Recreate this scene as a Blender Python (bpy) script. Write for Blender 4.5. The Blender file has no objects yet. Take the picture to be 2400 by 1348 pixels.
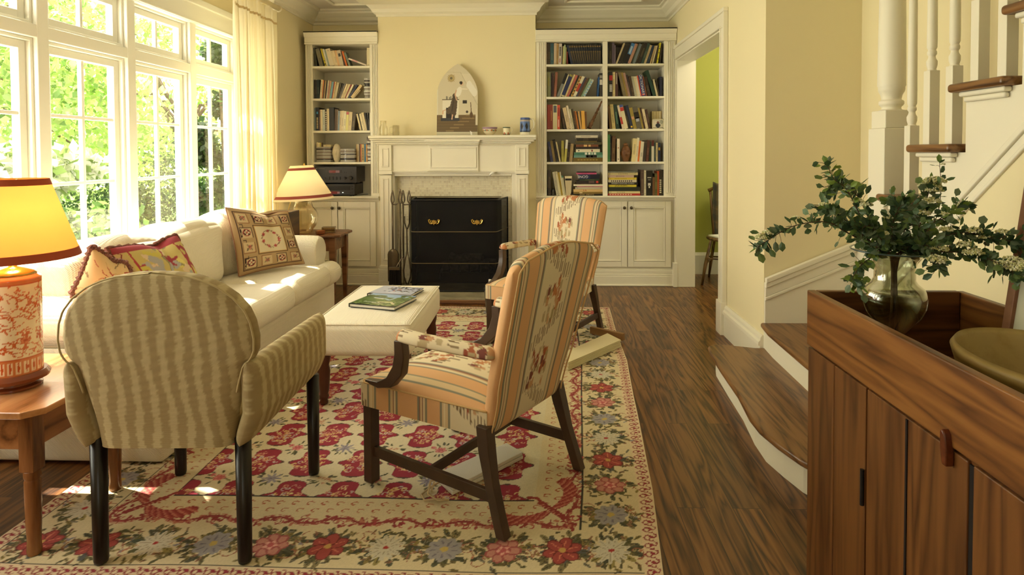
import bpy, bmesh, math, random
import numpy as np
from mathutils import Vector, Matrix
random.seed(4); NR = np.random.RandomState(7)
PI = math.pi
C = bpy.context.scene.collection
# ---------------------------------------------------------------- camera
FOC = 1420.0; VPX = 1265.0; HZ = 358.0; CAMH = 1.30
PITCH = math.radians(1.55); YAW = math.radians(1.94); ROLL = .004
PX = VPX - FOC*math.tan(YAW); PY = HZ + FOC*math.tan(PITCH)
cy_, sy_ = math.cos(YAW), math.sin(YAW); cp_, sp_ = math.cos(PITCH), math.sin(PITCH)
FW = Vector((-sy_*cp_, cy_*cp_, -sp_)); R0 = Vector((cy_, sy_, 0)); U0 = Vector((-sy_*sp_, cy_*sp_, cp_))
RT = R0*math.cos(ROLL) - U0*math.sin(ROLL); UP = U0*math.cos(ROLL) + R0*math.sin(ROLL)
cam = bpy.data.cameras.new('camera'); cam.sensor_width = 36; cam.sensor_fit = 'HORIZONTAL'
cam.lens = FOC/2400*36; cam.clip_start = .02; cam.clip_end = 200
cam.shift_x = (1200-PX)/2400; cam.shift_y = -(674-PY)/2400
co = bpy.data.objects.new('camera', cam); C.objects.link(co)
M = Matrix((RT, UP, -FW)).transposed().to_4x4(); M.translation = (0, 0, CAMH); co.matrix_world = M
bpy.context.scene.camera = co
def U(px, py, x=None, y=None, z=None):
    "point of the place seen at that spot of the photograph, on a wall, shelf or floor plane"
    r = FW + RT*((px-PX)/FOC) + UP*((PY-py)/FOC)
    k = x/r.x if x is not None else y/r.y if y is not None else (z-CAMH)/r.z
    return Vector((k*r.x, k*r.y, CAMH+k*r.z))
# ---------------------------------------------------------------- light and exposure
sc = bpy.context.scene
sc.view_settings.view_transform = 'Standard'; sc.view_settings.look = 'None'
sc.view_settings.gamma = 1; sc.view_settings.use_curve_mapping = False
sc.view_settings.exposure = 1.2
w = bpy.data.worlds.new('sky'); sc.world = w; w.use_nodes = True
nt = w.node_tree; bg = nt.nodes['Background']
bg.inputs[0].default_value = (1.0, .955, .85, 1); bg.inputs[1].default_value = 1.5
def lamp(name, kind, loc, energy, color=(1,1,1), size=None, sizey=None, rot=None, rad=None):
    l = bpy.data.lights.new(name, kind); l.energy = energy; l.color = color
    if kind == 'AREA': l.shape = 'RECTANGLE'; l.size = size; l.size_y = sizey
    if kind == 'SUN': l.angle = rad
    if kind == 'POINT': l.shadow_soft_size = rad
    o = bpy.data.objects.new(name, l); o.location = loc
    if rot: o.rotation_euler = rot
    C.objects.link(o); return o
SUND = Vector((.52, -.20, -.80))
so = lamp('sun', 'SUN', (-6, 4, 6), 8.5, (1, .91, .74), rad=.012)
so.rotation_euler = SUND.to_track_quat('-Z', 'Y').to_euler()
# area lamp added outside the window wall to stand in for daylight
lamp('window_daylight_standin', 'AREA', (-2.98, 3.0, 1.55), 120, (1, .955, .86), 1.9, 4.4, (0, -PI/2, 0))
# ---------------------------------------------------------------- materials
MATS = {}
def L(c):  # sRGB 0-255 -> linear
    return tuple(((v/255)/12.92 if v/255 <= .04045 else ((v/255+.055)/1.055)**2.4) for v in c)
def mat(name, rgb=None, rough=.6, metal=0, bump=0, bscale=200, var=0, vscale=8, attr=False, alpha=1, trans=0, ior=1.45, sheen=0, emit=None, estr=0, coat=0, spec=.5, sub=0):
    if name in MATS: return MATS[name]
    m = bpy.data.materials.new(name); m.use_nodes = True; n = m.node_tree.nodes; k = m.node_tree.links
    b = n['Principled BSDF']; MATS[name] = m
    if rgb: b.inputs['Base Color'].default_value = (*L(rgb), 1)
    b.inputs['Roughness'].default_value = rough; b.inputs['Metallic'].default_value = metal
    b.inputs['Transmission Weight'].default_value = trans; b.inputs['IOR'].default_value = ior
    b.inputs['Alpha'].default_value = alpha; b.inputs['Sheen Weight'].default_value = sheen
    b.inputs['Coat Weight'].default_value = coat; b.inputs['Specular IOR Level'].default_value = spec
    if emit: b.inputs['Emission Color'].default_value = (*L(emit), 1); b.inputs['Emission Strength'].default_value = estr
    if attr:
        a = n.new('ShaderNodeAttribute'); a.attribute_name = 'Col'; k.new(a.outputs['Color'], b.inputs['Base Color'])
    if var and rgb:
        tc = n.new('ShaderNodeTexCoord'); nz = n.new('ShaderNodeTexNoise'); nz.inputs['Scale'].default_value = vscale; nz.inputs['Detail'].default_value = 5
        k.new(tc.outputs['Object'], nz.inputs['Vector'])
        cr = n.new('ShaderNodeValToRGB'); c = L(rgb)
        cr.color_ramp.elements[0].color = (*[v*(1-var) for v in c], 1); cr.color_ramp.elements[1].color = (*[min(1, v*(1+var)) for v in c], 1)
        cr.color_ramp.elements[0].position = .35; cr.color_ramp.elements[1].position = .65
        k.new(nz.outputs['Fac'], cr.inputs['Fac']); k.new(cr.outputs['Color'], b.inputs['Base Color'])
    if bump:
        tc = n.new('ShaderNodeTexCoord'); nz = n.new('ShaderNodeTexNoise'); nz.inputs['Scale'].default_value = bscale
        k.new(tc.outputs['Object'], nz.inputs['Vector']); bp = n.new('ShaderNodeBump'); bp.inputs['Strength'].default_value = bump; bp.inputs['Distance'].default_value = .002
        k.new(nz.outputs['Fac'], bp.inputs['Height']); k.new(bp.outputs['Normal'], b.inputs['Normal'])
    return m
def wood(name, dark, mid, light, rough=.35, axis='Y', ring=5.0, stretch=.06, planks=None, bump=.15, coat=0):
    if name in MATS: return MATS[name]
    m = bpy.data.materials.new(name); m.use_nodes = True; n = m.node_tree.nodes; k = m.node_tree.links
    b = n['Principled BSDF']; MATS[name] = m; b.inputs['Roughness'].default_value = rough; b.inputs['Coat Weight'].default_value = coat
    tc = n.new('ShaderNodeTexCoord'); mp = n.new('ShaderNodeMapping')
    sx = {'X': (stretch, 1, 1), 'Y': (1, stretch, 1), 'Z': (1, 1, stretch)}[axis]
    mp.inputs['Scale'].default_value = sx; src = tc.outputs['Object']; brick = None
    if planks:
        sp = n.new('ShaderNodeSeparateXYZ'); cb = n.new('ShaderNodeCombineXYZ')
        k.new(src, sp.inputs[0]); k.new(sp.outputs['Y'], cb.inputs['X']); k.new(sp.outputs['X'], cb.inputs['Y'])
        brick = n.new('ShaderNodeTexBrick'); brick.inputs['Scale'].default_value = 1; brick.inputs['Brick Width'].default_value = 1.1; brick.inputs['Row Height'].default_value = planks
        brick.inputs['Mortar Size'].default_value = .0012; brick.inputs['Color1'].default_value = (0, 0, 0, 1); brick.inputs['Color2'].default_value = (1, 1, 1, 1); brick.offset = .37; brick.inputs['Bias'].default_value = 0
        brick.inputs['Mortar'].default_value = (.5, .5, .5, 1)
        k.new(cb.outputs[0], brick.inputs['Vector'])
        vm = n.new('ShaderNodeVectorMath'); vm.operation = 'SCALE'; vm.inputs['Scale'].default_value = 13.7; k.new(brick.outputs['Color'], vm.inputs[0])
        va = n.new('ShaderNodeVectorMath'); va.operation = 'ADD'; k.new(src, va.inputs[0]); k.new(vm.outputs[0], va.inputs[1]); src = va.outputs[0]
    k.new(src, mp.inputs['Vector'])
    nz = n.new('ShaderNodeTexNoise'); nz.inputs['Scale'].default_value = ring; nz.inputs['Detail'].default_value = 3; nz.inputs['Distortion'].default_value = .25
    k.new(mp.outputs[0], nz.inputs['Vector'])
    mu = n.new('ShaderNodeMath'); mu.operation = 'MULTIPLY'; mu.inputs[1].default_value = 9 if planks else 7; k.new(nz.outputs['Fac'], mu.inputs[0])
    fr = n.new('ShaderNodeMath'); fr.operation = 'PINGPONG'; fr.inputs[1].default_value = .5; k.new(mu.outputs[0], fr.inputs[0])
    fine = n.new('ShaderNodeTexNoise'); fine.inputs['Scale'].default_value = 90; fine.inputs['Detail'].default_value = 4; k.new(mp.outputs[0], fine.inputs['Vector'])
    ad = n.new('ShaderNodeMath'); ad.operation = 'MULTIPLY_ADD'; ad.inputs[1].default_value = 1.3; k.new(fr.outputs[0], ad.inputs[0])
    f2 = n.new('ShaderNodeMath'); f2.operation = 'MULTIPLY'; f2.inputs[1].default_value = .55; k.new(fine.outputs['Fac'], f2.inputs[0]); k.new(f2.outputs[0], ad.inputs[2])
    cr = n.new('ShaderNodeValToRGB'); e = cr.color_ramp.elements; e[0].color = (*L(dark), 1); e[1].color = (*L(light), 1); e[0].position = .22; e[1].position = .85
    mm = cr.color_ramp.elements.new(.48); mm.color = (*L(mid), 1); k.new(ad.outputs[0], cr.inputs['Fac'])
    out = cr.outputs['Color']
    if planks:
        mx = n.new('ShaderNodeMix'); mx.data_type = 'RGBA'; mx.blend_type = 'MULTIPLY'; mx.inputs['Factor'].default_value = 1
        r2 = n.new('ShaderNodeValToRGB'); r2.color_ramp.elements[0].color = (.62, .6, .55, 1); r2.color_ramp.elements[1].color = (1.15, 1.12, 1.05, 1); k.new(brick.outputs['Color'], r2.inputs['Fac'])
        k.new(out, mx.inputs['A']); k.new(r2.outputs['Color'], mx.inputs['B'])
        m3 = n.new('ShaderNodeMix'); m3.data_type = 'RGBA'; m3.inputs['B'].default_value = (.02, .01, .005, 1); k.new(brick.outputs['Fac'], m3.inputs['Factor']); k.new(mx.outputs['Result'], m3.inputs['A']); out = m3.outputs['Result']
    k.new(out, b.inputs['Base Color'])
    bp = n.new('ShaderNodeBump'); bp.inputs['Strength'].default_value = bump; bp.inputs['Distance'].default_value = .001; k.new(ad.outputs[0], bp.inputs['Height']); k.new(bp.outputs['Normal'], b.inputs['Normal'])
    return m
WALL = mat('wall_paint', (240, 227, 184), .75, bump=.05, bscale=300)
TRIM = mat('trim_paint', (240, 233, 210), .45)
WWHITE = mat('window_paint', (238, 236, 222), .45)
CEIL = mat('ceiling_paint', (226, 218, 200), .8)
GREEN = mat('green_paint', (182, 184, 92), .8)
FLOORW = wood('oak_floor', (50, 29, 13), (104, 66, 33), (134, 92, 50), .33, 'Y', 11, .065, .10, .12)
TREADW = wood('oak_tread', (74, 46, 22), (118, 80, 42), (138, 98, 56), .3, 'Y', 11, .07)
DKPINE = wood('stained_pine', (74, 42, 18), (96, 58, 27), (114, 72, 35), .36, 'Z', 9, .07)
DKPINEY = wood('stained_pine_rail', (84, 48, 20), (114, 70, 30), (138, 90, 42), .36, 'Y', 9, .09)
TABLEW = wood('honey_pine', (112, 68, 34), (160, 108, 66), (186, 134, 88), .22, 'Y', 3, .12, coat=.3)
TABLED = wood('walnut_table', (70, 40, 20), (112, 70, 40), (140, 92, 56), .35, 'X', 4, .1)
MAHOG = mat('dark_mahogany', (72, 54, 40), .38, var=.15, vscale=14)
BLACKL = mat('ebony_leg', (22, 15, 12), .3)
BRASS = mat('brass', (214, 180, 98), .25, 1)
IRON = mat('wrought_iron', (112, 100, 82), .35, .8)
BLACK = mat('black_metal', (14, 13, 12), .45)
SILVER = mat('silver', (225, 220, 205), .12, 1)
VC = mat('woven_colour', None, .85, attr=True, bump=.25, bscale=600)
VCS = mat('printed_colour', None, .4, attr=True)
# ---------------------------------------------------------------- mesh builder
def tag(o, label=None, cat=None, group=None, kind=None):
    if label: o['label'] = label
    if cat: o['category'] = cat
    if group: o['group'] = group
    if kind: o['kind'] = kind
    return o
def thing(name, label, cat, loc=(0, 0, 0), rz=0, group=None):
    o = bpy.data.objects.new(name, None); C.objects.link(o); o.empty_display_size = .1
    o.location = loc; o.rotation_euler = (0, 0, rz); return tag(o, label, cat, group)
def inv(t): return (Matrix.Translation(t.location) @ Matrix.Rotation(t.rotation_euler.z, 4, 'Z')).inverted()
class MB:
    def __init__(s): s.v = []; s.f = []; s.c = []; s.mi = []; s.m = 0
    def add(s, vs, fs, cols=None):
        b = len(s.v); s.v += [tuple(p) for p in vs]; s.f += [tuple(i+b for i in f) for f in fs]; s.mi += [s.m]*len(fs)
        if cols is not None: s.c += [tuple(x) for x in cols]
        return s
    def box(s, x0, x1, y0, y1, z0, z1, mtx=None):
        vs = [Vector((x, y, z)) for z in (z0, z1) for y in (y0, y1) for x in (x0, x1)]
        if mtx is not None: vs = [mtx @ p for p in vs]
        return s.add(vs, [(0, 2, 3, 1), (4, 5, 7, 6), (0, 1, 5, 4), (2, 6, 7, 3), (0, 4, 6, 2), (1, 3, 7, 5)])
    def prism(s, pts, a, b, axis='z'):
        "polygon pts (2D, ccw) extruded from a to b; axis x: pts are (y,z); y: (x,z); z: (x,y)"
        f = {'x': lambda p, t: (t, p[0], p[1]), 'y': lambda p, t: (p[0], t, p[1]), 'z': lambda p, t: (p[0], p[1], t)}[axis]
        n = len(pts); vs = [f(p, a) for p in pts]+[f(p, b) for p in pts]
        return s.add(vs, [tuple(range(n))[::-1], tuple(range(n, 2*n))]+[(i, (i+1) % n, n+(i+1) % n, n+i) for i in range(n)])
    def lathe(s, prof, seg=24, c=(0, 0, 0), cap=True, sx=1, sy=1, mtx=None):
        vs = []; fs = []; n = len(prof)
        for r, z in prof:
            for j in range(seg):
                a = 2*PI*j/seg; p = Vector((c[0]+r*sx*math.cos(a), c[1]+r*sy*math.sin(a), c[2]+z)); vs.append(mtx @ p if mtx is not None else p)
        for i in range(n-1):
            for j in range(seg): fs.append((i*seg+j, i*seg+(j+1) % seg, (i+1)*seg+(j+1) % seg, (i+1)*seg+j))
        if cap: fs.append(tuple(range(seg))[::-1]); fs.append(tuple(range((n-1)*seg, n*seg)))
        return s.add(vs, fs)
    def tube(s, pts, r, seg=8, cap=True, flat=1):
        pts = [Vector(p) for p in pts]; n = len(pts); rs = r if isinstance(r, (list, tuple)) else [r]*n; vs = []; fs = []
        t = (pts[1]-pts[0]).normalized(); ref = Vector((0, 0, 1)) if abs(t.z) < .9 else Vector((1, 0, 0)); nrm = t.cross(ref).normalized()
        for i in range(n):
            t = (pts[min(i+1, n-1)]-pts[max(i-1, 0)]).normalized(); nrm = (nrm-t*nrm.dot(t)).normalized(); bn = t.cross(nrm)
            for j in range(seg):
                a = 2*PI*j/seg; vs.append(pts[i]+nrm*(rs[i]*math.cos(a))+bn*(rs[i]*flat*math.sin(a)))
        for i in range(n-1):
            for j in range(seg): fs.append((i*seg+j, i*seg+(j+1) % seg, (i+1)*seg+(j+1) % seg, (i+1)*seg+j))
        if cap: fs.append(tuple(range(seg))[::-1]); fs.append(tuple(range((n-1)*seg, n*seg)))
        return s.add(vs, fs)
    def sweep(s, prof, path, side=1):
        "profile (out, up) swept along a horizontal or sloping polyline; out = to the left of the path when side=1"
        path = [Vector(p) for p in path]; n = len(path); k = len(prof); vs = []; fs = []
        for i in range(n):
            d0 = (path[i]-path[i-1]) if i else (path[1]-path[0]); d1 = (path[i+1]-path[i]) if i < n-1 else d0
            d0 = Vector((d0.x, d0.y, 0)).normalized(); d1 = Vector((d1.x, d1.y, 0)).normalized()
            n0 = Vector((-d0.y, d0.x, 0))*side; n1 = Vector((-d1.y, d1.x, 0))*side; b = (n0+n1)
            if b.length < 1e-6: b = n0
            b.normalize(); q = 1/max(.3, b.dot(n0))
            for o, h in prof: vs.append(path[i]+b*(o*q)+Vector((0, 0, h)))
        for i in range(n-1):
            for j in range(k): fs.append((i*k+j, i*k+(j+1) % k, (i+1)*k+(j+1) % k, (i+1)*k+j))
        fs.append(tuple(range(k))[::-1]); fs.append(tuple(range((n-1)*k, n*k)))
        return s.add(vs, fs)
    def grid(s, P, nu, nv, col=None, wrapu=False):
        vs = []; cs = []
        for j in range(nv+1):
            for i in range(nu if wrapu else nu+1):
                p = P(i/nu, j/nv); vs.append(p)
                if col: cs.append(col(i/nu, j/nv, p))
        w_ = nu if wrapu else nu+1
        fs = [(j*w_+i, j*w_+(i+1) % w_, (j+1)*w_+(i+1) % w_, (j+1)*w_+i) for j in range(nv) for i in range(nu)]
        return s.add(vs, fs, cs if col else None)
    def build(s, name, m, parent=None, local=False, smooth=False, bevel=0, sub=0, seg=2, wn=True, label=None):
        me = bpy.data.meshes.new(name)
        vs = s.v
        if parent is not None and not local:
            I = inv(parent); vs = [tuple(I @ Vector(p)) for p in vs]
        me.from_pydata(vs, [], s.f); ms = m if isinstance(m, (list, tuple)) else [m]
        for x in ms: me.materials.append(x)
        if len(ms) > 1: me.polygons.foreach_set('material_index', s.mi)
        if s.c:
            ca = me.color_attributes.new('Col', 'FLOAT_COLOR', 'POINT'); ar = np.ones((len(s.v), 4), np.float32); cc = np.array(s.c, np.float32); ar[:len(cc), :3] = cc[:, :3]
            ca.data.foreach_set('color', ar.ravel())
        if smooth or bevel: me.polygons.foreach_set('use_smooth', [True]*len(me.polygons))
        bm = bmesh.new(); bm.from_mesh(me); bmesh.ops.recalc_face_normals(bm, faces=bm.faces); bm.to_mesh(me); bm.free()
        o = bpy.data.objects.new(name, me); C.objects.link(o)
        if parent is not None: o.parent = parent
        if bevel:
            bv = o.modifiers.new('b', 'BEVEL'); bv.width = bevel; bv.segments = seg; bv.limit_method = 'ANGLE'; bv.angle_limit = .6
            if wn: wnm = o.modifiers.new('w', 'WEIGHTED_NORMAL'); wnm.keep_sharp = True
        if sub: sm = o.modifiers.new('s', 'SUBSURF'); sm.levels = sub; sm.render_levels = sub
        if label: o['label'] = label
        return o
def struct(o, label=None): o['kind'] = 'structure'; return o
def sgn(x): return -1 if x < 0 else 1
def em(t): return math.sin((t-.5)*PI)      # denser towards the edges
def pad(mb, pos, nu, nv, col=None):
    "closed cushion: pos(u,v,side) with u,v in -1..1; both sides meet at the rim"
    for sd in (1, -1):
        mb.grid(lambda a, b: pos(em(a), em(b), sd), nu, nv, (lambda a, b, p: col(em(a), em(b), sd, p)) if col else None)
    return mb
def rim(u, v, p=8): return math.sqrt(max(0, (1-abs(u)**p)*(1-abs(v)**p)))
def copy_tree(o, parent=None):
    c = o.copy(); C.objects.link(c); c.parent = parent
    for ch in list(o.children): copy_tree(ch, c)
    return c
# ---------------------------------------------------------------- small paint canvas for woven and printed patterns
class Canvas:
    def __init__(s, w, h, res, bg):
        s.W = int(w/res); s.H = int(h/res); s.r = res; s.a = np.ones((s.H, s.W, 3), np.float32)*np.array(L(bg), np.float32)
    def box_(s, x0, x1, y0, y1):
        return max(0, int(x0/s.r)), min(s.W, int(x1/s.r)+1), max(0, int(y0/s.r)), min(s.H, int(y1/s.r)+1)
    def ell(s, x, y, rx, ry, ang, col, al=1):
        R = max(rx, ry); i0, i1, j0, j1 = s.box_(x-R, x+R, y-R, y+R)
        if i0 >= i1 or j0 >= j1: return
        X, Y = np.meshgrid((np.arange(i0, i1)+.5)*s.r-x, (np.arange(j0, j1)+.5)*s.r-y); c, q = math.cos(ang), math.sin(ang)
        m = ((X*c+Y*q)/rx)**2+((-X*q+Y*c)/ry)**2 < 1; t = s.a[j0:j1, i0:i1]; t[m] = t[m]*(1-al)+np.array(L(col))*al
    def rect(s, x0, x1, y0, y1, col, al=1):
        i0, i1, j0, j1 = s.box_(x0, x1-s.r, y0, y1-s.r); t = s.a[j0:j1, i0:i1]; t[:] = t*(1-al)+np.array(L(col))*al
    def line(s, pts, wd, col, al=1):
        for (xa, ya), (xb, yb) in zip(pts, pts[1:]):
            n = max(1, int(math.hypot(xb-xa, yb-ya)/(wd*.5)))
            for k in range(n+1): s.ell(xa+(xb-xa)*k/n, ya+(yb-ya)*k/n, wd/2, wd/2, 0, col, al)
    def leaf(s, x, y, ln, wd, a, col, vein=None):
        s.ell(x+math.cos(a)*ln/2, y+math.sin(a)*ln/2, ln/2, wd/2, a, col)
        if vein: s.line([(x, y), (x+math.cos(a)*ln*.9, y+math.sin(a)*ln*.9)], max(s.r, wd*.12), vein)
    def at(s, x, y):
        i = min(s.W-1, max(0, int(x/s.r))); j = min(s.H-1, max(0, int(y/s.r))); return s.a[j, i]
    def rose(s, x, y, R, cols, n=7, a0=0):
        for k in range(n):
            a = a0+2*PI*k/n; s.ell(x+math.cos(a)*R*.55, y+math.sin(a)*R*.55, R*.45, R*.36, a, cols[0]); s.ell(x+math.cos(a)*R*.58, y+math.sin(a)*R*.58, R*.33, R*.25, a, cols[1])
        s.ell(x, y, R*.42, R*.42, 0, cols[0]); s.ell(x, y, R*.3, R*.3, 0, cols[2 % len(cols)]); s.ell(x, y, R*.12, R*.12, 0, cols[-1])
# ---------------------------------------------------------------- room shell
YF, YB, XL, XR, ZC = 5.90, 6.25, -2.35, 1.32, 2.77
XW = -2.60; WY0, WY1 = .42, 5.32; BL, BR = -1.575, -.037
struct(MB().box(-2.9, 3.2, -1.2, 7.2, -.06, 0).build('floor', FLOORW))
struct(MB().box(-2.9, 3.2, -1.2, 7.2, ZC, ZC+.06).build('ceiling', CEIL))
b = MB(); b.box(XL-.02, BL, YB, YB+.1, 0, ZC); b.box(BR, XR+.16, YB, YB+.1, 0, ZC); struct(b.build('wall_back', WALL)); b = MB(); b.box(BL, BR, YF, YB+.1, 1.45, ZC)
b.box(BL, -1.33, YF, YB+.1, 0, 1.45); b.box(-.31, BR, YF, YB+.1, 0, 1.45); b.box(-1.33, -.31, YF, YB+.1, .86, 1.45)
struct(b.build('wall_chimney', WALL))
b = MB(); b.box(XL-.12, XL, WY1, YB+.1, 0, ZC); b.box(XW-.14, XL-.12, WY1, WY1+.12, 0, ZC); struct(b.build('wall_left', WALL))
b = MB(); b.box(XW-.12, XW, -1.2, WY1, 0, .62); b.box(XW-.12, XW, -1.2, WY1, 2.46, ZC); b.box(XW-.12, XW, -1.2, WY0-.04, .62, 2.46); struct(b.build('wall_window', WALL))
DY0, DY1, DZ = 4.42, 5.86, 2.185
b = MB(); b.box(XR, XR+.16, DY1, YB+.1, 0, ZC); b.box(XR, XR+.16, 3.60, DY0, 0, ZC); b.box(XR, XR+.16, DY0, DY1, DZ, ZC)
struct(b.build('wall_right', WALL))
b = MB(); b.box(XR+.16, 1.87, 3.60, 3.70, 0, ZC); struct(b.build('wall_stair', WALL))
b = MB(); b.box(1.87, 1.97, -1.2, 3.70, 0, ZC); struct(b.build('wall_stair_side', WALL))
b = MB(); b.box(-2.9, 1.97, -1.2, -1.1, 0, .8); b.box(-2.9, 1.97, -1.2, -1.1, 2.4, ZC); b.box(-2.9, -.75, -1.2, -1.1, .8, 2.4); b.box(-.3, 1.97, -1.2, -1.1, .8, 2.4); struct(b.build('wall_rear', WALL))
# the green room beyond the doorway
b = MB(); b.box(XR+.16, 3.2, 6.5, 6.6, 0, ZC); b.box(3.1, 3.2, 3.7, 5.0, 0, ZC); b.box(3.1, 3.2, 5.9, 6.6, 0, ZC); b.box(3.1, 3.2, 5, 5.9, 2.1, ZC); b.box(3.1, 3.2, 5, 5.9, 0, .8); b.box(XR+.161, XR+.163, DY1, 6.5, 0, ZC)
b.box(XR+.161, 3.1, 3.701, 3.703, 0, ZC); struct(b.build('wall_green_room', GREEN))
b = MB(); b.prism([(6.5, 0), (6.475, 0), (6.475, .2), (6.485, .22), (6.5, .23)], XR+.165, 3.1, 'x'); struct(b.build('baseboard_green_room', TRIM))
CR = [(0, 0), (.012, 0), (.014, .02), (.04, .035), (.055, .065), (.095, .10), (.10, .118), (.125, .122), (.125, .14), (0, .14)]
path = [(XL-.13, WY1, 2.63), (XL, WY1, 2.63), (XL, YB, 2.63), (BL, YB, 2.63), (BL, YF, 2.63), (BR, YF, 2.63), (BR, YB, 2.63), (XR, YB, 2.63), (XR, 3.55, 2.63)]
struct(MB().sweep(CR, path, -1).build('trim_1', TRIM))
# flat moulded panels on the ceiling
def cpanel(x0, x1, y0, y1):
    b = MB(); w_ = .025
    for r in ((x0, x1, y0, y0+w_), (x0, x1, y1-w_, y1), (x0, x0+w_, y0, y1), (x1-w_, x1, y0, y1)): b.box(*r, ZC-.022, ZC+.001)
    return b
b = MB()
for r in ((XL+.32, BL-.1, 3.9, YB-.32), (BR+.28, XR-.32, 3.9, YB-.32)): q = cpanel(*r); b.add(q.v, q.f)
struct(b.build('trim_2', TRIM, bevel=.006))
struct(MB().box(BL-.13, BR+.13, YF-1.0, YF-.12, ZC-.05, ZC+.001).build('trim_3', TRIM, bevel=.01))
# doorway casing on the right wall, jamb and plinths
b = MB()
def casing(b, y0, y1, z0, z1):
    b.box(XR-.022, XR, y0, y1, z0, z1)
b.box(XR-.022, XR, DY1, DY1+.03, 0, DZ-.0008); b.box(XR-.022, XR, DY0-.115, DY0, 0, DZ-.0008); b.box(XR-.0225, XR-.0007, DY0-.116, DY1+.029, DZ, DZ+.12)
b.box(XR-.036, XR-.001, DY0-.118, DY0-.09, 0, DZ+.099); b.box(XR-.0365, XR-.0015, DY0-.119, DY1+.03, DZ+.10, DZ+.128); b.box(XR-.03, XR-.001, DY0-.014, DY0+.0006, 0, DZ-.001); b.box(XR-.0305, XR-.0015, DY0-.014, DY1, DZ-.0006, DZ+.014)
b.box(XR-.01, XR+.17, DY1-.012, DY1+.001, 0, DZ); b.box(XR-.01, XR+.17, DY0, DY0+.012, 0, DZ); b.box(XR-.01, XR+.17, DY0, DY1, DZ-.012, DZ+.001)
b.box(XR-.045, XR, DY0-.12, DY0-.0, 0, .235); b.box(XR-.04, XR, DY1-.02, DY1+.03, 0, .235)
struct(b.build('trim_4', TRIM, bevel=.004))
BP = [(0, 0), (.022, 0), (.022, .15), (.032, .155), (.03, .175), (.02, .185), (.018, .20), (.008, .215), (0, .215)]
struct(MB().sweep(BP, [(XR, DY0-.12, .0), (XR, 3.60, .0)], -1).build('baseboard_right', TRIM))
# ---------------------------------------------------------------- windows
def glassmat():
    m = bpy.data.materials.new('window_glass'); m.use_nodes = True; n = m.node_tree.nodes; k = m.node_tree.links; n.clear()
    o = n.new('ShaderNodeOutputMaterial'); t = n.new('ShaderNodeBsdfTransparent'); g = n.new('ShaderNodeBsdfGlossy'); g.inputs['Roughness'].default_value = .02
    x = n.new('ShaderNodeMixShader'); x.inputs[0].default_value = .05; k.new(t.outputs[0], x.inputs[1]); k.new(g.outputs[0], x.inputs[2]); k.new(x.outputs[0], o.inputs[0]); return m
PANE = glassmat()
p = U(105, 300, x=XW).y; PIT = .69
MUL = [p-4*PIT, p-3*PIT, p-2*PIT, p-PIT, p, p+PIT, p+2*PIT, p+3*PIT]
MUL[-1] = min(MUL[-1], WY1-.03)
b = MB()
for y in MUL: b.box(XW-.10, XW+.005, y-.038, y+.038, .62, 2.30)
b.box(XW-.096, XW+.001, MUL[0], WY1, 1.905, 1.975); b.box(XW-.12, XW+.02, MUL[0]-.05, WY1, 2.28, 2.46); b.box(XW-.12, XW+.04, MUL[0]-.05, WY1, 2.42, 2.47); b.box(XW-.12, XW+.03, MUL[0]-.05, WY1, 2.285, 2.30)
b.box(XW-.12, XW+.06, MUL[0]-.05, WY1, .60, .64); b.box(XW-.1, XW, WY1-.05, WY1, .62, 2.3)
struct(b.build('trim_5', WWHITE, bevel=.006))
for k in range(len(MUL)-1):
    y0, y1 = MUL[k]+.038, MUL[k+1]-.038
    root = bpy.data.objects.new('window_%d' % (k+1), None); C.objects.link(root); root.location = (XW, (y0+y1)/2, .64); root['kind'] = 'structure'
    for (z0, z1, rows, nm) in ((.64, 1.905, 3, 'casement_sash'), (1.975, 2.285, 1, 'transom_sash')):
        b = MB(); o = .018
        b.box(XW-.10, XW-.02, y0, y0+o, z0, z1); b.box(XW-.10, XW-.02, y1-o, y1, z0, z1); b.box(XW-.0995, XW-.0205, y0+.0004, y1-.0004, z0+.0004, z0+o); b.box(XW-.0995, XW-.0205, y0+.0004, y1-.0004, z1-o, z1-.0004)
        a = o+.044; zb = z0+(.075 if rows == 3 else a)
        b.box(XW-.09, XW-.045, y0+o, y0+a, z0+o, z1-o); b.box(XW-.09, XW-.045, y1-a, y1-o, z0+o, z1-o); b.box(XW-.0893, XW-.0457, y0+o, y1-o, z0+o+.0005, zb); b.box(XW-.0893, XW-.0457, y0+o, y1-o, z1-a, z1-o-.0005)
        b.build(nm, WWHITE, root, bevel=.004)
        b = MB(); ym = (y0+y1)/2; b.box(XW-.08, XW-.055, ym-.011, ym+.011, zb, z1-a)
        for r in range(1, rows):
            zz = {1: 1.135, 2: 1.513}[r]; b.box(XW-.0795, XW-.0545, y0+a, y1-a, zz-.010, zz+.010)
        b.build('muntins', WWHITE, root, bevel=.003)
        b = MB(); b.box(XW-.070, XW-.067, y0+a, y1-a, zb, z1-a); b.build('pane', PANE, root)
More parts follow.
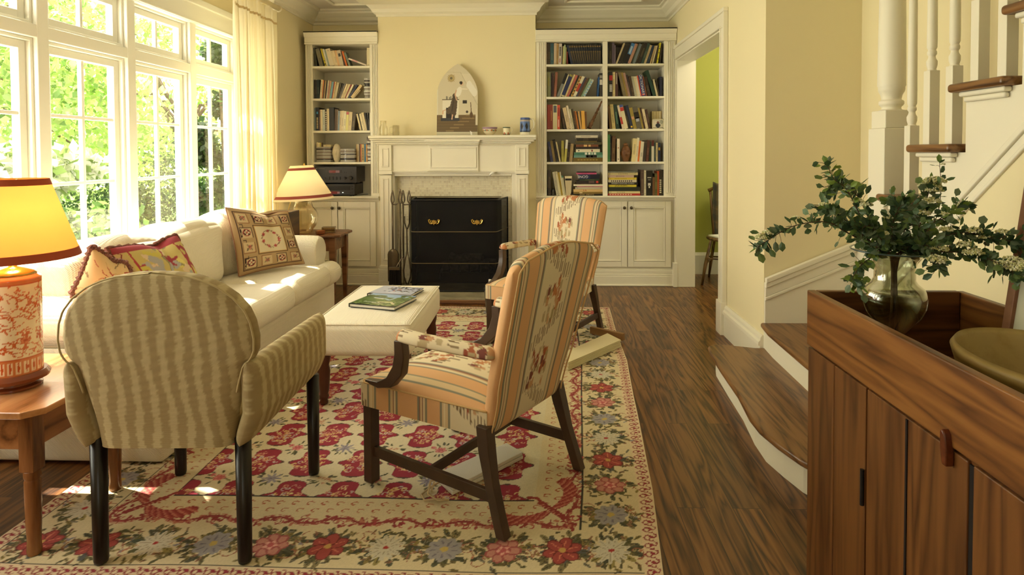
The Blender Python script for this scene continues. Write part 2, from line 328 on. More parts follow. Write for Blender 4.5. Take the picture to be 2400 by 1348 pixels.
# curtain and rod
cr_ = thing('curtain', 'floor length pleated cream curtain at the end of the window wall', 'curtain', (-2.28, 4.85, 0))
def curt(a, v):
    z = .03+2.51*v; ps = 17; k = a*ps*2*PI
    amp = .026*(1-.45*v); y = 4.47+.74*a+.015*math.sin(3*a*PI)*(1-v)+.006*math.sin(k*.5+v*4)
    if v > .93: amp *= .8
    x = -2.285+amp*math.sin(k+.8*math.sin(a*9)+.7*math.sin(v*3+a*5))+.012*math.sin(a*23+v*2)
    return Vector((x, y+.012*math.cos(k)*(1-v*.5), z))
def curtmat():
    m = bpy.data.materials.new('curtain_cotton'); m.use_nodes = True; n = m.node_tree.nodes; k = m.node_tree.links; n.clear(); o = n.new('ShaderNodeOutputMaterial'); d = n.new('ShaderNodeBsdfDiffuse'); t = n.new('ShaderNodeBsdfTranslucent'); x = n.new('ShaderNodeMixShader'); x.inputs[0].default_value = .4
    d.inputs[0].default_value = t.inputs[0].default_value = (*L((244, 234, 202)), 1); k.new(d.outputs[0], x.inputs[1]); k.new(t.outputs[0], x.inputs[2]); k.new(x.outputs[0], o.inputs[0]); return m
CURT = curtmat()
o = MB().grid(curt, 300, 40).build('drape', CURT, cr_, smooth=True); b = MB(); b.grid(lambda a, v: curt(a, .955+.001*v)+Vector((.004, 0, -.008+.016*v)), 300, 1); o = b.build('heading_tape', mat('tape', (214, 190, 140), .8), cr_, smooth=True)
r_ = thing('curtain_rod', 'cream painted curtain rod end above the curtain', 'curtain rod', (-2.28, 4.9, 2.56))
b = MB(); b.tube([(-2.28, 4.2, 2.568), (-2.28, 5.26, 2.568)], .022, 16); b.build('pole', CURT, r_, smooth=True)
b = MB(); b.lathe([(.001, 0), (.03, .004), (.03, .02), (.024, .03)], 20, (0, 0, 0)); b.v = [(-2.28+q[0], 5.255+q[2]*.8, 2.568+q[1]) for q in b.v]; b.build('end_cap', CURT, r_, smooth=True)
b = MB(); b.box(-2.36, -2.28, 5.22, 5.235, 2.55, 2.585); b.build('bracket', TRIM, r_)
# ---------------------------------------------------------------- staircase on the right
st = thing('staircase', 'winding staircase with oak treads, white risers and turned white balusters', 'staircase', (1.45, 3.0, 0))
t1 = [(1.27, 3.60), (1.10, 3.66), (1.035, 3.655), (1.0, 3.62), (.983, 3.53), (.962, 3.237), (.945, 2.906), (.915, 2.66), (.915, 2.54), (.94, 2.41), (.975, 2.29), (1.03, 2.18), (1.12, 2.10), (1.27, 2.06), (1.5, 2.06), (1.5, 3.6)]
t1 = t1[::-1]
b = MB(); b.prism(t1, .112, .142); b.build('tread', TREADW, st, bevel=.012, seg=3)
r1 = [(1.3, 3.6), (1.10, 3.62), (1.04, 3.60), (1.02, 3.52), (.998, 3.225), (.98, 2.93), (.95, 2.69), (.945, 2.54), (.97, 2.42), (1.0, 2.31), (1.06, 2.21), (1.14, 2.14), (1.3, 2.1), (1.5, 2.1), (1.5, 3.6)][::-1]
b = MB(); b.prism(r1, 0, .113); b.build('riser', TRIM, st)
t2 = [(1.30, 3.60), (1.275, 3.42), (1.262, 2.95), (1.26, 2.3), (1.5, 2.3), (1.87, 2.8), (1.87, 3.6)][::-1]
b = MB(); b.prism(t2, .262, .292); b.build('tread', TREADW, st, bevel=.012, seg=3)
b = MB(); b.prism([(1.32, 3.6), (1.305, 3.42), (1.292, 2.95), (1.29, 2.3), (1.5, 2.3), (1.87, 2.8), (1.87, 3.6)][::-1], .14, .263); b.build('riser', TRIM, st)
# raking skirting on the back wall of the stair
z0, z1 = .56, .79
sk = [(XR, .142), (1.87, .142), (1.87, z1-.03), (XR, z0-.03)]
b = MB(); b.prism([(x, z) for x, z in sk], 3.585, 3.60, 'y'); sl = (z1-z0)/(1.87-XR)
for (d0, d1, y) in ((-.135, -.115, 3.575), (-.115, -.06, 3.578), (-.06, -.03, 3.568), (-.03, 0, 3.56)):
    b.prism([(XR-.0, z0+d0), (1.87, z1+d0), (1.87, z1+d1), (XR-.0, z0+d1)], y, 3.59, 'y')
b.build('skirting', TRIM, st, bevel=.004)
b = MB(); b.box(1.845, 1.87, 1.0, 3.585, .1, z1); b.build('skirting', TRIM, st, bevel=.004)
# upper flight running towards the viewer
XB = 1.46
tips = [(2.606, 1.122), (2.40, 1.325), (2.165, 1.531), (1.925, 1.745), (1.68, 1.955), (1.44, 2.165)]
for i, (y, z) in enumerate(tips):
    y1 = tips[i+1][0] if i+1 < len(tips) else y-.24
    b = MB(); b.box(XB-.045, 1.86, y1-.015, y, z-.03, z); b.build('tread', TREADW, st, bevel=.011, seg=3)
    b = MB(); b.box(XB-.028, XB-.001, y1+.0, y-.035, z-.047, z-.03); b.box(XB-.018, XB-.001, y1+.01, y-.045, z-.065, z-.047); b.build('nosing_moulding', TRIM, st, bevel=.006)
    b = MB(); b.box(XB+.031, 1.86, y-.052, y-.037, z-.235, z-.031); b.build('riser', TRIM, st)
pf = [(2.72, 0)]
for i, (y, z) in enumerate(tips): pf += [(y-.035 if i else 2.72, z-.03), ((tips[i+1][0] if i+1 < len(tips) else y-.24)-.035, z-.03)]
pf += [(pf[-1][0], 0)]
b = MB(); b.prism(pf, XB, XB+.03, 'x'); b.build('stringer', TRIM, st)
# raking moulding below the treads
A = U(2362, 340, x=XB); B = U(2229, 487, x=XB); sl = (A.z-B.z)/(A.y-B.y)
b = MB()
for (d, h, o) in ((0, .028, .018), (-.028, .045, .010), (-.062, .018, .014)):
    z_ = lambda y: B.z+(y-B.y)*sl+d
    b.prism([(2.55, z_(2.55)), (1.2, z_(1.2)), (1.2, z_(1.2)-h), (2.55, z_(2.55)-h)], XB-o, XB, 'x')
b.build('raking_moulding', TRIM, st, bevel=.004)
z_ = lambda y: B.z+(y-B.y)*sl-.07
b = MB(); b.prism([(2.5, z_(2.5)), (.3, z_(.3)), (.3, .0), (2.5, 0)], XB-.004, XB, 'x'); b.build('wall_below', WALL, st)
def baluster(y, zb, s=.038, top=None, newel=False):
    b = MB(); top = top or zb+.95
    if newel:
        b.box(-.062, .062, -.062, .062, zb-.75, zb+.31); b.box(-.054, .054, -.054, .054, zb+.31, zb+.385)
        b.lathe([(.05, .385), (.036, .39), (.036, .40), (.047, .41), (.047, .425), (.036, .43), (.04, .45), (.048, .465), (.05, .475), (.05, .485), (.053, .49), (.052, .6), (.049, .85), (.046, 1.3)], 28, (0, 0, zb))
    else:
        h = s/2; b.box(-h, h, -h, h, zb-.001, zb+.28)
        b.lathe([(h*.95, .28), (h*.72, .284), (h*.95, .30), (h*.98, .315), (h*.7, .325), (h*.6, .335), (h*.85, .342), (h*.85, .352), (h*.65, .357), (h*.9, .368), (h*.92, .40), (h*.8, .75), (h*.62, 1.1)], 16, (0, 0, zb))
    b.v = [(q[0]+XB+.03, q[1]+y, q[2]) for q in b.v]
    return b
YN = U(2088, 330, x=XB+.03).y
baluster(YN, tips[0][1]-.035, newel=True).build('newel_post', TRIM, st, smooth=False, bevel=.004)
ys = [U(px, 300, x=XB+.03).y for px in (2137, 2182, 2235, 2294, 2359)]
zs = [tips[0][1], tips[1][1], tips[1][1], tips[2][1], tips[2][1]]
for k in range(2): ys.append(ys[-1]-.12); zs.append(tips[3][1])
for y, z in zip(ys, zs): baluster(y, z).build('baluster', TRIM, st, bevel=.002)
lamp('green_room_added_fill', 'POINT', (2.2, 5.2, 2.5), 13, (1, .9, .72), rad=.12)  # added point lamp to brighten the green room; no fixture hangs here
# ---------------------------------------------------------------- fireplace
YM = 5.70
mt = thing('fireplace_mantel', 'cream painted fireplace mantel with panelled frieze and pilasters', 'mantelpiece', (-.82, 5.8, 0))
def zz(py, y=YM): return U(1060, py, y=y).z
def xx(px, y=YM): return U(px, 358, y=y).x
zt = U(1060, 317, y=5.62).z
ML, MR = xx(889), xx(1238)
b = MB(); b.box(xx(862, 5.6), xx(1257, 5.6), 5.60, 5.90, zt-.028, zt); b.build('mantel_shelf', TRIM, mt, bevel=.008, seg=3)
b = MB()
for o, z1, z0 in ((.075, .028, .045), (.055, .045, .062), (.03, .062, .08), (.015, .08, .092)): b.box(ML-o, MR+o, YM-o, 5.9, zt-z0, zt-z1)
CX0, CX1 = xx(1003), xx(1121)
for o, z1, z0 in ((.06, .045, .062), (.036, .062, .08), (.02, .08, .092)): b.box(CX0-o*.4, CX1+o*.4, YM-.02-o, 5.8, zt-z0, zt-z1+.001)
b.build('bed_moulding', TRIM, mt, bevel=.006)
zf0 = zz(400); PW = xx(918)-ML
b = MB(); b.box(ML+.01, MR-.01, YM+.015, 5.9, zf0-.03, zt-.08); b.box(CX0, CX1, YM-.005, YM+.02, zf0, zt-.09); b.build('frieze', TRIM, mt, bevel=.004)
def frame_(b, x0, x1, z0, z1, y, w_=.012, d=.008):
    b.box(x0, x1, y-d, y+.004, z1-w_, z1); b.box(x0, x1, y-d, y+.004, z0, z0+w_); b.box(x0, x0+w_, y-d, y+.004, z0+w_, z1-w_); b.box(x1-w_, x1, y-d, y+.004, z0+w_, z1-w_)
b = MB(); frame_(b, CX0+.018, CX1-.018, zf0+.025, zt-.11, YM-.005); frame_(b, CX0-.004, CX1+.004, zf0-.012, zf0+.002, YM-.012, .005)
b.box(ML+PW, MR-PW, YM-.002, YM+.03, zf0-.014, zf0+.0); b.build('frieze_panel', TRIM, mt, bevel=.003)
for x0, x1 in ((ML, ML+PW), (MR-PW, MR)):
    b = MB(); b.box(x0, x1, YM-.012, 5.9, zf0-.0, zt-.085); b.box(x0-.006, x1+.006, YM-.02, 5.9, zf0-.035, zf0-.0); b.box(x0+.004, x1-.004, YM-.006, 5.9, .22, zf0-.04)
    b.box(x0-.012, x1+.012, YM-.03, 5.9, 0, .2); b.box(x0-.006, x1+.006, YM-.022, 5.9, .2, .23); b.box(x0-.014, x1+.014, YM-.034, 5.9, .0, .09)
    b.build('pilaster', TRIM, mt, bevel=.004)
    b = MB(); frame_(b, x0+.025, x1-.025, zf0+.035, zt-.115, YM-.012); frame_(b, x0+.03, x1-.03, .28, zf0-.07, YM-.006); b.build('pilaster_panel', TRIM, mt, bevel=.003)
# inner slips and mosaic
TX0, TX1 = xx(928, 5.80), xx(1200, 5.80); TZ = zz(412, 5.8)
b = MB(); b.box(ML+PW-.01, TX0, YM+.03, 5.88, 0, zf0-.02); b.box(TX1, MR-PW+.01, YM+.03, 5.88, 0, zf0-.02); b.box(TX0, TX1, YM+.03, 5.88, TZ, zf0-.01); b.build('inner_slip', TRIM, mt, bevel=.004)
OX0, OX1, OZ = xx(958, 5.82), xx(1175, 5.82), zz(460, 5.82)
def mosaic():
    m = bpy.data.materials.new('mosaic_tile'); m.use_nodes = True; n = m.node_tree.nodes; k = m.node_tree.links; b = n['Principled BSDF']; b.inputs['Roughness'].default_value = .35
    tc = n.new('ShaderNodeTexCoord'); sp = n.new('ShaderNodeSeparateXYZ'); cb = n.new('ShaderNodeCombineXYZ'); k.new(tc.outputs['Object'], sp.inputs[0]); k.new(sp.outputs['X'], cb.inputs['X']); k.new(sp.outputs['Z'], cb.inputs['Y'])
    br = n.new('ShaderNodeTexBrick'); br.offset = 0; br.inputs['Scale'].default_value = 1; br.inputs['Brick Width'].default_value = .0215; br.inputs['Row Height'].default_value = .0215; br.inputs['Mortar Size'].default_value = .0016
    br.inputs['Color1'].default_value = (*L((200, 180, 140)), 1); br.inputs['Color2'].default_value = (*L((240, 230, 196)), 1); br.inputs['Mortar'].default_value = (*L((240, 232, 205)), 1); br.inputs['Bias'].default_value = .45
    k.new(cb.outputs[0], br.inputs['Vector']); k.new(br.outputs['Color'], b.inputs['Base Color']); bp = n.new('ShaderNodeBump'); bp.invert = True; bp.inputs['Distance'].default_value = .002; k.new(br.outputs['Fac'], bp.inputs['Height']); k.new(bp.outputs['Normal'], b.inputs['Normal']); return m
b = MB(); b.box(TX0, OX0, 5.82, 5.9, 0.04, TZ); b.box(OX1, TX1, 5.82, 5.9, 0.04, TZ); b.box(OX0, OX1, 5.82, 5.9, OZ, TZ); b.build('mosaic_surround', mosaic(), mt)
SOOT = mat('sooty_brick', (34, 30, 26), .9, var=.5, vscale=12)
fb = thing('firebox', 'sooty black firebox behind the fire screen', 'fireplace', (-.82, 6.0, 0))
b = MB(); b.box(OX0, OX1, 6.3, 6.34, .04, OZ); b.box(OX0-.04, OX0, 5.9, 6.34, .04, OZ+.04); b.box(OX1, OX1+.04, 5.9, 6.34, .04, OZ+.04); b.box(OX0, OX1, 5.9, 6.34, OZ, OZ+.04); b.build('brick_lining', SOOT, fb)
b = MB(); b.box(OX0, OX1, 5.83, 6.34, .0, .045); b.build('fire_floor', SOOT, fb)
hs = MB(); hs.box(-1.50, -.16, 5.22, 5.83, 0.0, .035); hs = hs.build('hearth_slab', mat('hearth_stone', (150, 140, 112), .6, var=.2, vscale=9), bevel=.004); struct(hs)
struct(MB().box(-1.56, -.10, 5.14, 5.22, 0, .02).build('trim_6', TABLED, bevel=.004))
# logs on a grate
ASH = mat('charred_log', (92, 86, 78), .95, var=.4, vscale=30, bump=.6, bscale=60)
gt = thing('fire_grate', 'black iron log grate inside the fireplace', 'fire grate', (-.75, 6.02, .045))
b = MB()
for k in range(6): x = -1.0+k*.1; b.tube([(x, 5.93, .2), (x, 5.94, .12), (x, 6.18, .12)], .007, 6)
for q in (5.98, 6.15): b.tube([(-1.03, q, .112), (-.47, q, .112)], .007, 6)
for q in (-1.0, -.5):
    for y in (5.98, 6.15): b.tube([(q, y, .112), (q, y, .046)], .007, 6)
b.build('bars', BLACK, gt, smooth=True)
for i, (x0, x1, y, z, r) in enumerate(((-.98, -.52, 6.02, .168, .045), (-.93, -.45, 6.13, .17, .05), (-.90, -.58, 6.07, .25, .04))):
    b = MB(); n = 7; pts = [(x0+(x1-x0)*k/n, y+.01*math.sin(k*2.1+i), z+.008*math.sin(k*1.3+i)) for k in range(n+1)]; b.tube(pts, [r*(1+.12*math.sin(k*1.9+i)) for k in range(n+1)], 10)
    tag(b.build('log', ASH), ('charred grey log lying at the front of the fireplace grate', 'charred grey log lying at the back of the fireplace grate', 'charred log lying across on top of the other two logs')[i], 'log', 'logs in the fireplace')
# fire screen
fs = thing('fire_screen', 'black mesh fire screen with brass handles and rounded returns', 'fire screen', (-.82, 5.5, .035))
def meshmat():
    m = bpy.data.materials.new('fine_black_mesh'); m.use_nodes = True; n = m.node_tree.nodes; k = m.node_tree.links; b = n['Principled BSDF']; b.inputs['Base Color'].default_value = (.010, .009, .008, 1); b.inputs['Roughness'].default_value = .7; b.inputs['Specular IOR Level'].default_value = .2; b.inputs['Alpha'].default_value = .8; return m
SM = meshmat(); SY = 5.46; sx0, sx1 = xx(960, SY), xx(1166, SY); sz1 = U(1060, 469, y=SY).z
pl = []
def arc(cx, cy, r, a0, a1, n): return [(cx+r*math.cos(a0+(a1-a0)*k/n), cy+r*math.sin(a0+(a1-a0)*k/n)) for k in range(n+1)]
R_ = .045
pl = [(sx0-.015, 5.80)]+arc(sx0+R_, SY+R_, R_, PI, 1.5*PI, 6)+arc(sx1-R_, SY+R_, R_, 1.5*PI, 2*PI, 6)+[(xx(1189, 5.80), 5.80)]
b = MB(); n = len(pl)
b.add([(x, y, .04) for x, y in pl]+[(x, y, sz1) for x, y in pl], [(i, i+1, n+i+1, n+i) for i in range(n-1)]); b.build('mesh', SM, fs)
b = MB(); b.tube([(x, y, sz1) for x, y in pl], .008, 8); b.tube([(x, y, .044) for x, y in pl], .008, 8)
for q in (pl[0], pl[-1]): b.tube([(q[0], q[1], .044), (q[0], q[1], sz1)], .007, 8)
b.build('frame', BLACK, fs, smooth=True)
for py, r in ((543.5, .004), (617.5, .003)):
    z = U(1060, py, y=SY).z; b = MB(); b.tube([(x, y-.003 if y < SY+.02 else y, z) for x, y in pl], r, 8); b.build('rail', mat('aged_brass', (128, 112, 78), .35, .7), fs, smooth=True)
for px in (1017, 1118):
    P_ = U(px, 519, y=SY-.01); b = MB()
    for s in (-1, 1):
        b.tube([(P_.x+s*.008, P_.y, P_.z-.008), (P_.x+s*.02, P_.y, P_.z-.022), (P_.x+s*.036, P_.y, P_.z-.02), (P_.x+s*.046, P_.y, P_.z-.004), (P_.x+s*.05, P_.y, P_.z+.012), (P_.x+s*.04, P_.y, P_.z+.018), (P_.x+s*.034, P_.y, P_.z+.004)], [.004, .006, .006, .007, .006, .005, .003], 8)
        b.tube([(P_.x+s*.03, P_.y-.004, P_.z+.008), (P_.x+s*.028, P_.y-.012, P_.z-.006), (P_.x+s*.012, P_.y-.016, P_.z-.018), (P_.x, P_.y-.016, P_.z-.022)], .003, 8)
    pts = [(-.02, .012), (-.01, .006), (0, .016), (.01, .006), (.02, .012), (.018, -.01), (.008, -.02), (0, -.034), (-.008, -.02), (-.018, -.01)][::-1]
    b.prism([(P_.x+a, P_.z+c) for a, c in pts], P_.y-.006, P_.y+.004, 'y'); b.build('handle', BRASS, fs, smooth=False, label='brass bail handle')
# white bird hook under the frieze
P_ = U(1152, 407, y=YM-.01); b = MB(); b.tube([(P_.x-.02, YM-.005, P_.z-.02), (P_.x-.008, YM-.02, P_.z-.004), (P_.x+.008, YM-.024, P_.z+.006), (P_.x+.018, YM-.018, P_.z+.008), (P_.x+.022, YM+.0, P_.z+.006)], [.004, .009, .012, .010, .006], 10)
tag(b.build('coat_hook', mat('white_china', (244, 240, 228), .2), smooth=True), 'small white china hook under the mantel frieze', 'hook')
# fire tools
ft = thing('fire_tool_stand', 'wrought iron companion stand left of the fire screen', 'fire tool stand', U(942, 672, y=5.52).xy.to_3d()+Vector((0, 0, .035)))
tx, ty = ft.location.x, ft.location.y
def loop(b, x, y, z, h, w_, r=.006): b.tube([(x+w_*math.sin(t*2*PI/16)*(.6+.4*math.cos(t*2*PI/16)), y, z+h/2-h/2*math.cos(t*2*PI/16)) for t in range(17)], r, 8)
z1 = .84
b = MB(); b.tube([(tx-.01, ty, .05), (tx-.01, ty, z1)], .007, 8); loop(b, tx-.01, ty, z1-.0, .13, .02); b.build('pole', IRON, ft, smooth=True)
b = MB(); b.tube([(tx-.085, ty-.012, z1+.01), (tx-.085, ty, z1-.01), (tx-.05, ty, z1-.012), (tx-.01, ty, z1+.012), (tx+.03, ty, z1-.014), (tx+.085, ty, z1-.01), (tx+.09, ty-.012, z1+.004)], .006, 8); b.build('hook_bar', IRON, ft, smooth=True)
b = MB(); b.lathe([(.09, 0), (.09, .008), (.02, .016), (.012, .03)], 20, (tx-.01, ty, .035)); b.build('base', IRON, ft, smooth=True)
def tool(name, label, x, y):
    t = thing(name, label, 'fire tool', (x, y, .05), 0, 'fire tools on the stand'); b = MB(); loop(b, x, y, z1+.005, .11, .02, .006); b.tube([(x, y, z1+.01), (x, y, .34 if name != 'fire_tongs' else .66)], .006, 8); b.build('handle', IRON, t, smooth=True); return t
t = tool('ash_shovel', 'iron ash shovel with a rounded blade, hanging left on the stand', tx-.075, ty-.02)
x, y = tx-.075, ty-.03; b = MB(); b.grid(lambda a, v: Vector((x+(a-.5)*.105*(math.sin(min(1, v*5+.22)*PI/2)), y+.02-.02*math.cos((a-.5)*PI), .42-.30*v)), 10, 12); o = b.build('blade', IRON, t, smooth=True); o.modifiers.new('t', 'SOLIDIFY').thickness = .002
t = tool('hearth_brush', 'iron handled hearth brush with black bristles hanging on the stand', tx+.022, ty-.03)
x, y = tx-.045, ty-.06; b = MB(); b.box(x-.06, x+.045, y-.012, y+.012, .235, .262); b.tube([(tx+.022, ty-.03, .36), (x+.01, y, .262)], .006, 8); b.build('brush_head', IRON, t, bevel=.004)
b = MB()
for k in range(60): q = x-.055+.095*random.random(); v = y-.01+.02*random.random(); b.tube([(q, v, .236), (q+.01*(random.random()-.5), v, .10)], .0035, 4)
b.build('bristles', mat('black_bristle', (26, 20, 16), .9), t)
t = tool('fire_tongs', 'iron fire tongs with curved jaws hanging on the stand', tx+.075, ty-.005)
x, y = tx+.05, ty; b = MB()
b.tube([(tx+.075, y, .70), (tx+.075, y, .66), (x+.005, y, .60)], .006, 8); b.tube([(tx+.03, y, .72), (tx+.03, y, .66), (x, y, .60), (x+.002, y, .38)], .006, 8)
for s in (-1, 1): b.tube([(x, y, .40), (x+s*.02, y, .31), (x+s*.034, y, .22), (x+s*.03, y, .16), (x+s*.006, y, .09)], [.006, .007, .008, .007, .006], 8)
b.build('jaws', IRON, t, smooth=True)
t = tool('fire_poker', 'slender iron fire poker hanging behind the brush', tx+.012, ty+.03)
b = MB(); b.tube([(tx+.012, ty+.03, .36), (tx+.012, ty+.03, .12), (tx+.012, ty+.03, .08)], [.006, .005, .002], 8); b.build('point', IRON, t, smooth=True)
# basket with paper beside the hearth
P_ = U(1172, 742, z=0); gl = mat('smoky_wire', (92, 84, 70), .5, .5)
t = thing('log_bucket', 'round grey metal bucket on the rug edge before the hearth', 'bucket', (P_.x, P_.y+.1, 0))
b = MB(); b.lathe([(.11, .002), (.12, .01), (.135, .19), (.14, .2), (.132, .2), (.115, .012)], 32, (P_.x, P_.y+.1, 0)); b.build('body', gl, t, smooth=True)
b = MB(); b.tube([(P_.x+.137*math.cos(a*PI/16), P_.y+.1+.137*math.sin(a*PI/16), .2) for a in range(33)], .005, 6); b.build('rim', BLACK, t, smooth=True)
pb = MB(); pb.prism([(-.10, .015), (.08, .015), (.08, .265), (.03, .27), (-.02, .262), (-.10, .272)], -.012, .012, 'y'); pb.v = [(q[0]+P_.x-.0, q[1]+P_.y+.12, q[2]) for q in pb.v]
tag(pb.build('paper_bag', mat('white_paper', (244, 240, 226), .8), bevel=.004), 'white folded paper bag standing in the metal bucket', 'paper bag')
# ---------------------------------------------------------------- bookcases
def bookcase(label, x0, x1, ix, shelves_px, ztop, zc, pl_w, divs=()):
    t = thing('bookcase', label, 'bookcase', ((x0+x1)/2, 6.07, 0))
    zo = ix[2]
    b = MB(); b.box(x0, x1, YB-.012, YB, zc+.001, ztop-.02); b.build('back_panel', TRIM, t)
    b = MB(); b.box(x0, ix[0], YF+.02, YB-.012, zc, ztop-.02); b.build('side_panel', TRIM, t)
    b = MB(); b.box(ix[1], x1, YF+.02, YB-.012, zc, ztop-.02); b.build('side_panel', TRIM, t)
    b = MB(); b.box(x0, x1, YF+.005, YB-.012, zo, ztop-.02); b.box(x0, x1, YF-.01, YF+.03, zo+.005, ztop-.05); b.build('top_rail', TRIM, t)
    b = MB(); o = [(.0, .0), (.012, 0), (.018, .012), (.018, .05), (.03, .055), (.045, .085), (.05, .09), (.05, .105), (0, .105)]
    b.sweep([(a, c) for a, c in o], [(x0-.0, YF-.0, ztop-.105), (x1+.0, YF-.0, ztop-.105)], -1); b.box(x0, x1, YF-.05, YB-.013, ztop-.015, ztop); b.build('cornice', TRIM, t, bevel=.003)
    b = MB(); b.box(x0, x1, YF-.022, YF, zo+.0, zo+.018); b.build('frieze_bead', TRIM, t, bevel=.004)
    for a, c in ((x0, ix[0]), (ix[1], x1)):
        b = MB(); b.box(a, c, YF+.006, YF+.022, zc, zo)
        n = 4; q0, q1 = a+(c-a)*.2, c-(c-a)*.12; p = (q1-q0)/n
        for k in range(n): b.box(q0+p*k+.0025, q0+p*(k+1)-.0025, YF-.004, YF+.007, zc+.03, zo-.01)
        b.build('fluted_pilaster', TRIM, t, bevel=.002)
    bounds = [ix[0]]+[v for d in divs for v in d]+[ix[1]]
    for d in divs: MB().box(d[0], d[1], YF-.0, YB-.012, zc, zo).build('divider', TRIM, t, bevel=.002)
    for q in range(0, len(bounds), 2):
        for z in shelves_px: MB().box(bounds[q], bounds[q+1], YF+.004, YB-.012, z-.021, z).build('shelf', TRIM, t, bevel=.002)
    return t
def base_cab(label, x0, x1, zc, doors, z0=.14, knobs=()):
    t = thing('base_cabinet', label, 'cabinet', ((x0+x1)/2, 6.07, 0))
    MB().box(x0, x1, YF+.01, YB-.013, 0, zc-.03).build('body', TRIM, t)
    b = MB(); b.box(x0, x1, YF-.02, YF+.012, 0, .10); b.box(x0, x1, YF-.014, YF+.012, .10, .12); b.box(x0, x1, YF-.008, YF+.012, .12, z0+.02); b.box(x0, x1, YF-.03, YF+.01, 0, .018); b.build('plinth', TRIM, t, bevel=.005)
    b = MB(); b.box(x0, x1, YF-.045, YB-.013, zc-.016, zc); b.box(x0, x1, YF-.028, YF+.02, zc-.03, zc-.016); b.box(x0, x1, YF-.012, YF+.02, zc-.045, zc-.03); b.build('countertop', TRIM, t, bevel=.005, seg=3)
    for (a, c), kx in zip(doors, knobs):
        d = MB(); ya = YF-.012; z1 = zc-.055; zb = z0+.045; s = .055
        d.box(a, c, ya+.012, ya+.02, zb, z1); d.box(a, a+s, ya, ya+.013, zb, z1); d.box(c-s, c, ya, ya+.013, zb, z1); d.box(a+s, c-s, ya, ya+.013, z1-s, z1); d.box(a+s, c-s, ya, ya+.013, zb, zb+s)
        frame_(d, a+s+.002, c-s-.002, zb+s+.002, z1-s-.002, ya+.008, .01, .010); do = d.build('door', TRIM, t, bevel=.003)
        if kx is not None:
            k = MB(); k.lathe([(.006, 0), (.006, .012), (.014, .016), (.016, .022), (.012, .03), (.001, .033)], 16, (0, 0, 0)); k.v = [(kx+q[0], ya-q[2], U(1060, 487, y=YF).z+q[1]) for q in k.v]
            ko = k.build('knob', mat('bronze_knob', (92, 80, 58), .35, .6), smooth=True); ko.data.transform(inv(t)); ko.parent = do; ko['label'] = 'dark bronze knob'
    return t
ZCN = .878
LZ = [U(800, p, y=YF).z for p in (154.5, 230.5, 306, 380)]; RZ = [U(1420, p, y=YF).z for p in (149.5, 226, 302.5, 379.5)]
LX = (U(733, 250, y=YF).x, U(867, 250, y=YF).x, U(800, 104, y=YF).z); RX = (U(1281, 250, y=YF).x, U(1557, 250, y=YF).x, U(1420, 97, y=YF).z)
XC = U(705, 76, y=YF-.05).x+.02
bookcase('narrow white built-in bookcase left of the chimney breast', XC, BL, LX, LZ, 2.49, ZCN, .1)
dv = (U(1413, 250, y=YF).x, U(1424, 250, y=YF).x)
bookcase('wide white built-in bookcase right of the chimney breast', BR, XR-.005, RX, RZ, 2.49, ZCN, .1, [dv])
f = lambda px: U(px, 560, y=YF-.012).x
base_cab('white panelled base cabinet below the left bookcase', XC, BL, ZCN, [(f(707), f(791)), (f(793), f(881))], knobs=(f(781), f(797)))
base_cab('white panelled base cabinet below the right bookcase', BR, XR-.005, ZCN, [(f(1262), f(1366)), (f(1368), f(1470)), (f(1472), f(1573))], knobs=(None, f(1463), f(1479)))
# ---------------------------------------------------------------- books
PXM = 1/240.7*1.004; YS = YF+.028
COLN = [('black', (32, 29, 27)), ('charcoal', (62, 58, 54)), ('dark brown', (72, 52, 38)), ('brown', (112, 76, 48)), ('maroon', (92, 46, 42)), ('navy', (42, 48, 82)), ('blue', (66, 116, 165)), ('teal', (58, 88, 92)), ('pale blue', (150, 168, 176)), ('dark green', (40, 60, 48)), ('green', (70, 130, 82)), ('mint', (150, 180, 150)), ('olive', (122, 112, 66)), ('ochre', (168, 140, 60)), ('yellow', (210, 188, 50)), ('golden', (220, 165, 78)), ('orange', (214, 116, 48)), ('red', (170, 58, 48)), ('scarlet', (206, 84, 58)), ('pink', (190, 118, 112)), ('rose', (196, 110, 130)), ('lilac', (96, 84, 96)), ('tan', (188, 150, 98)), ('cream', (218, 200, 156)), ('white', (220, 212, 190)), ('grey', (128, 124, 112)), ('pale grey', (180, 174, 152)), ('terracotta', (140, 66, 50))]
def cname(c): return min(COLN, key=lambda q: sum((a-b)**2 for a, b in zip(q[1], c)))[0]
PAGE = (222, 208, 172)
def bookmesh(t, h, d, col, marks=(), paper=False):
    b = MB(); lc = L(col); pc = L(PAGE)
    def bx(x0, x1, y0, y1, z0, z1, c): b.box(x0, x1, y0, y1, z0, z1); b.c += [c]*8
    e = 0 if paper else .003; k = min(.0018, t*.18)
    bx(0, t, 0, min(.004, t*.3), 0, h, lc); bx(0, k, .003, d, 0, h, lc); bx(t-k, t, .003, d, 0, h, lc); bx(k*.9, t-k*.9, .0035, d-e, e, h-e, pc)
    for z0, z1, c, ins in marks:
        q = L(c); y = -.0005; b.add([(t*ins, y, z0*h), (t*(1-ins), y, z0*h), (t*(1-ins), y, z1*h), (t*ins, y, z1*h)], [(0, 1, 2, 3)], [q]*4)
    return b
def contrast(c): return (212, 190, 130) if sum(c) < 330 else (60, 50, 44)
def rmarks(c, rnd):
    k = contrast(c); m = []; r = rnd.random()
    c2 = tuple(min(255, int(v*.7+k[i]*.3)) for i, v in enumerate(c)); z = .2+.15*rnd.random(); n = rnd.randint(4, 8)
    if r < .75:
        for i in range(n): z0 = z+i*.055; m.append((z0, z0+.03+.012*rnd.random(), c2, .3))
    if r > .3: m += [(.06, .085, c2, .32)]
    if r > .55: m += [(.9, .915, c2, .1)]
    return m
USED = {}
def uniq(l):
    if l in USED: return None
    USED[l] = 1; return l
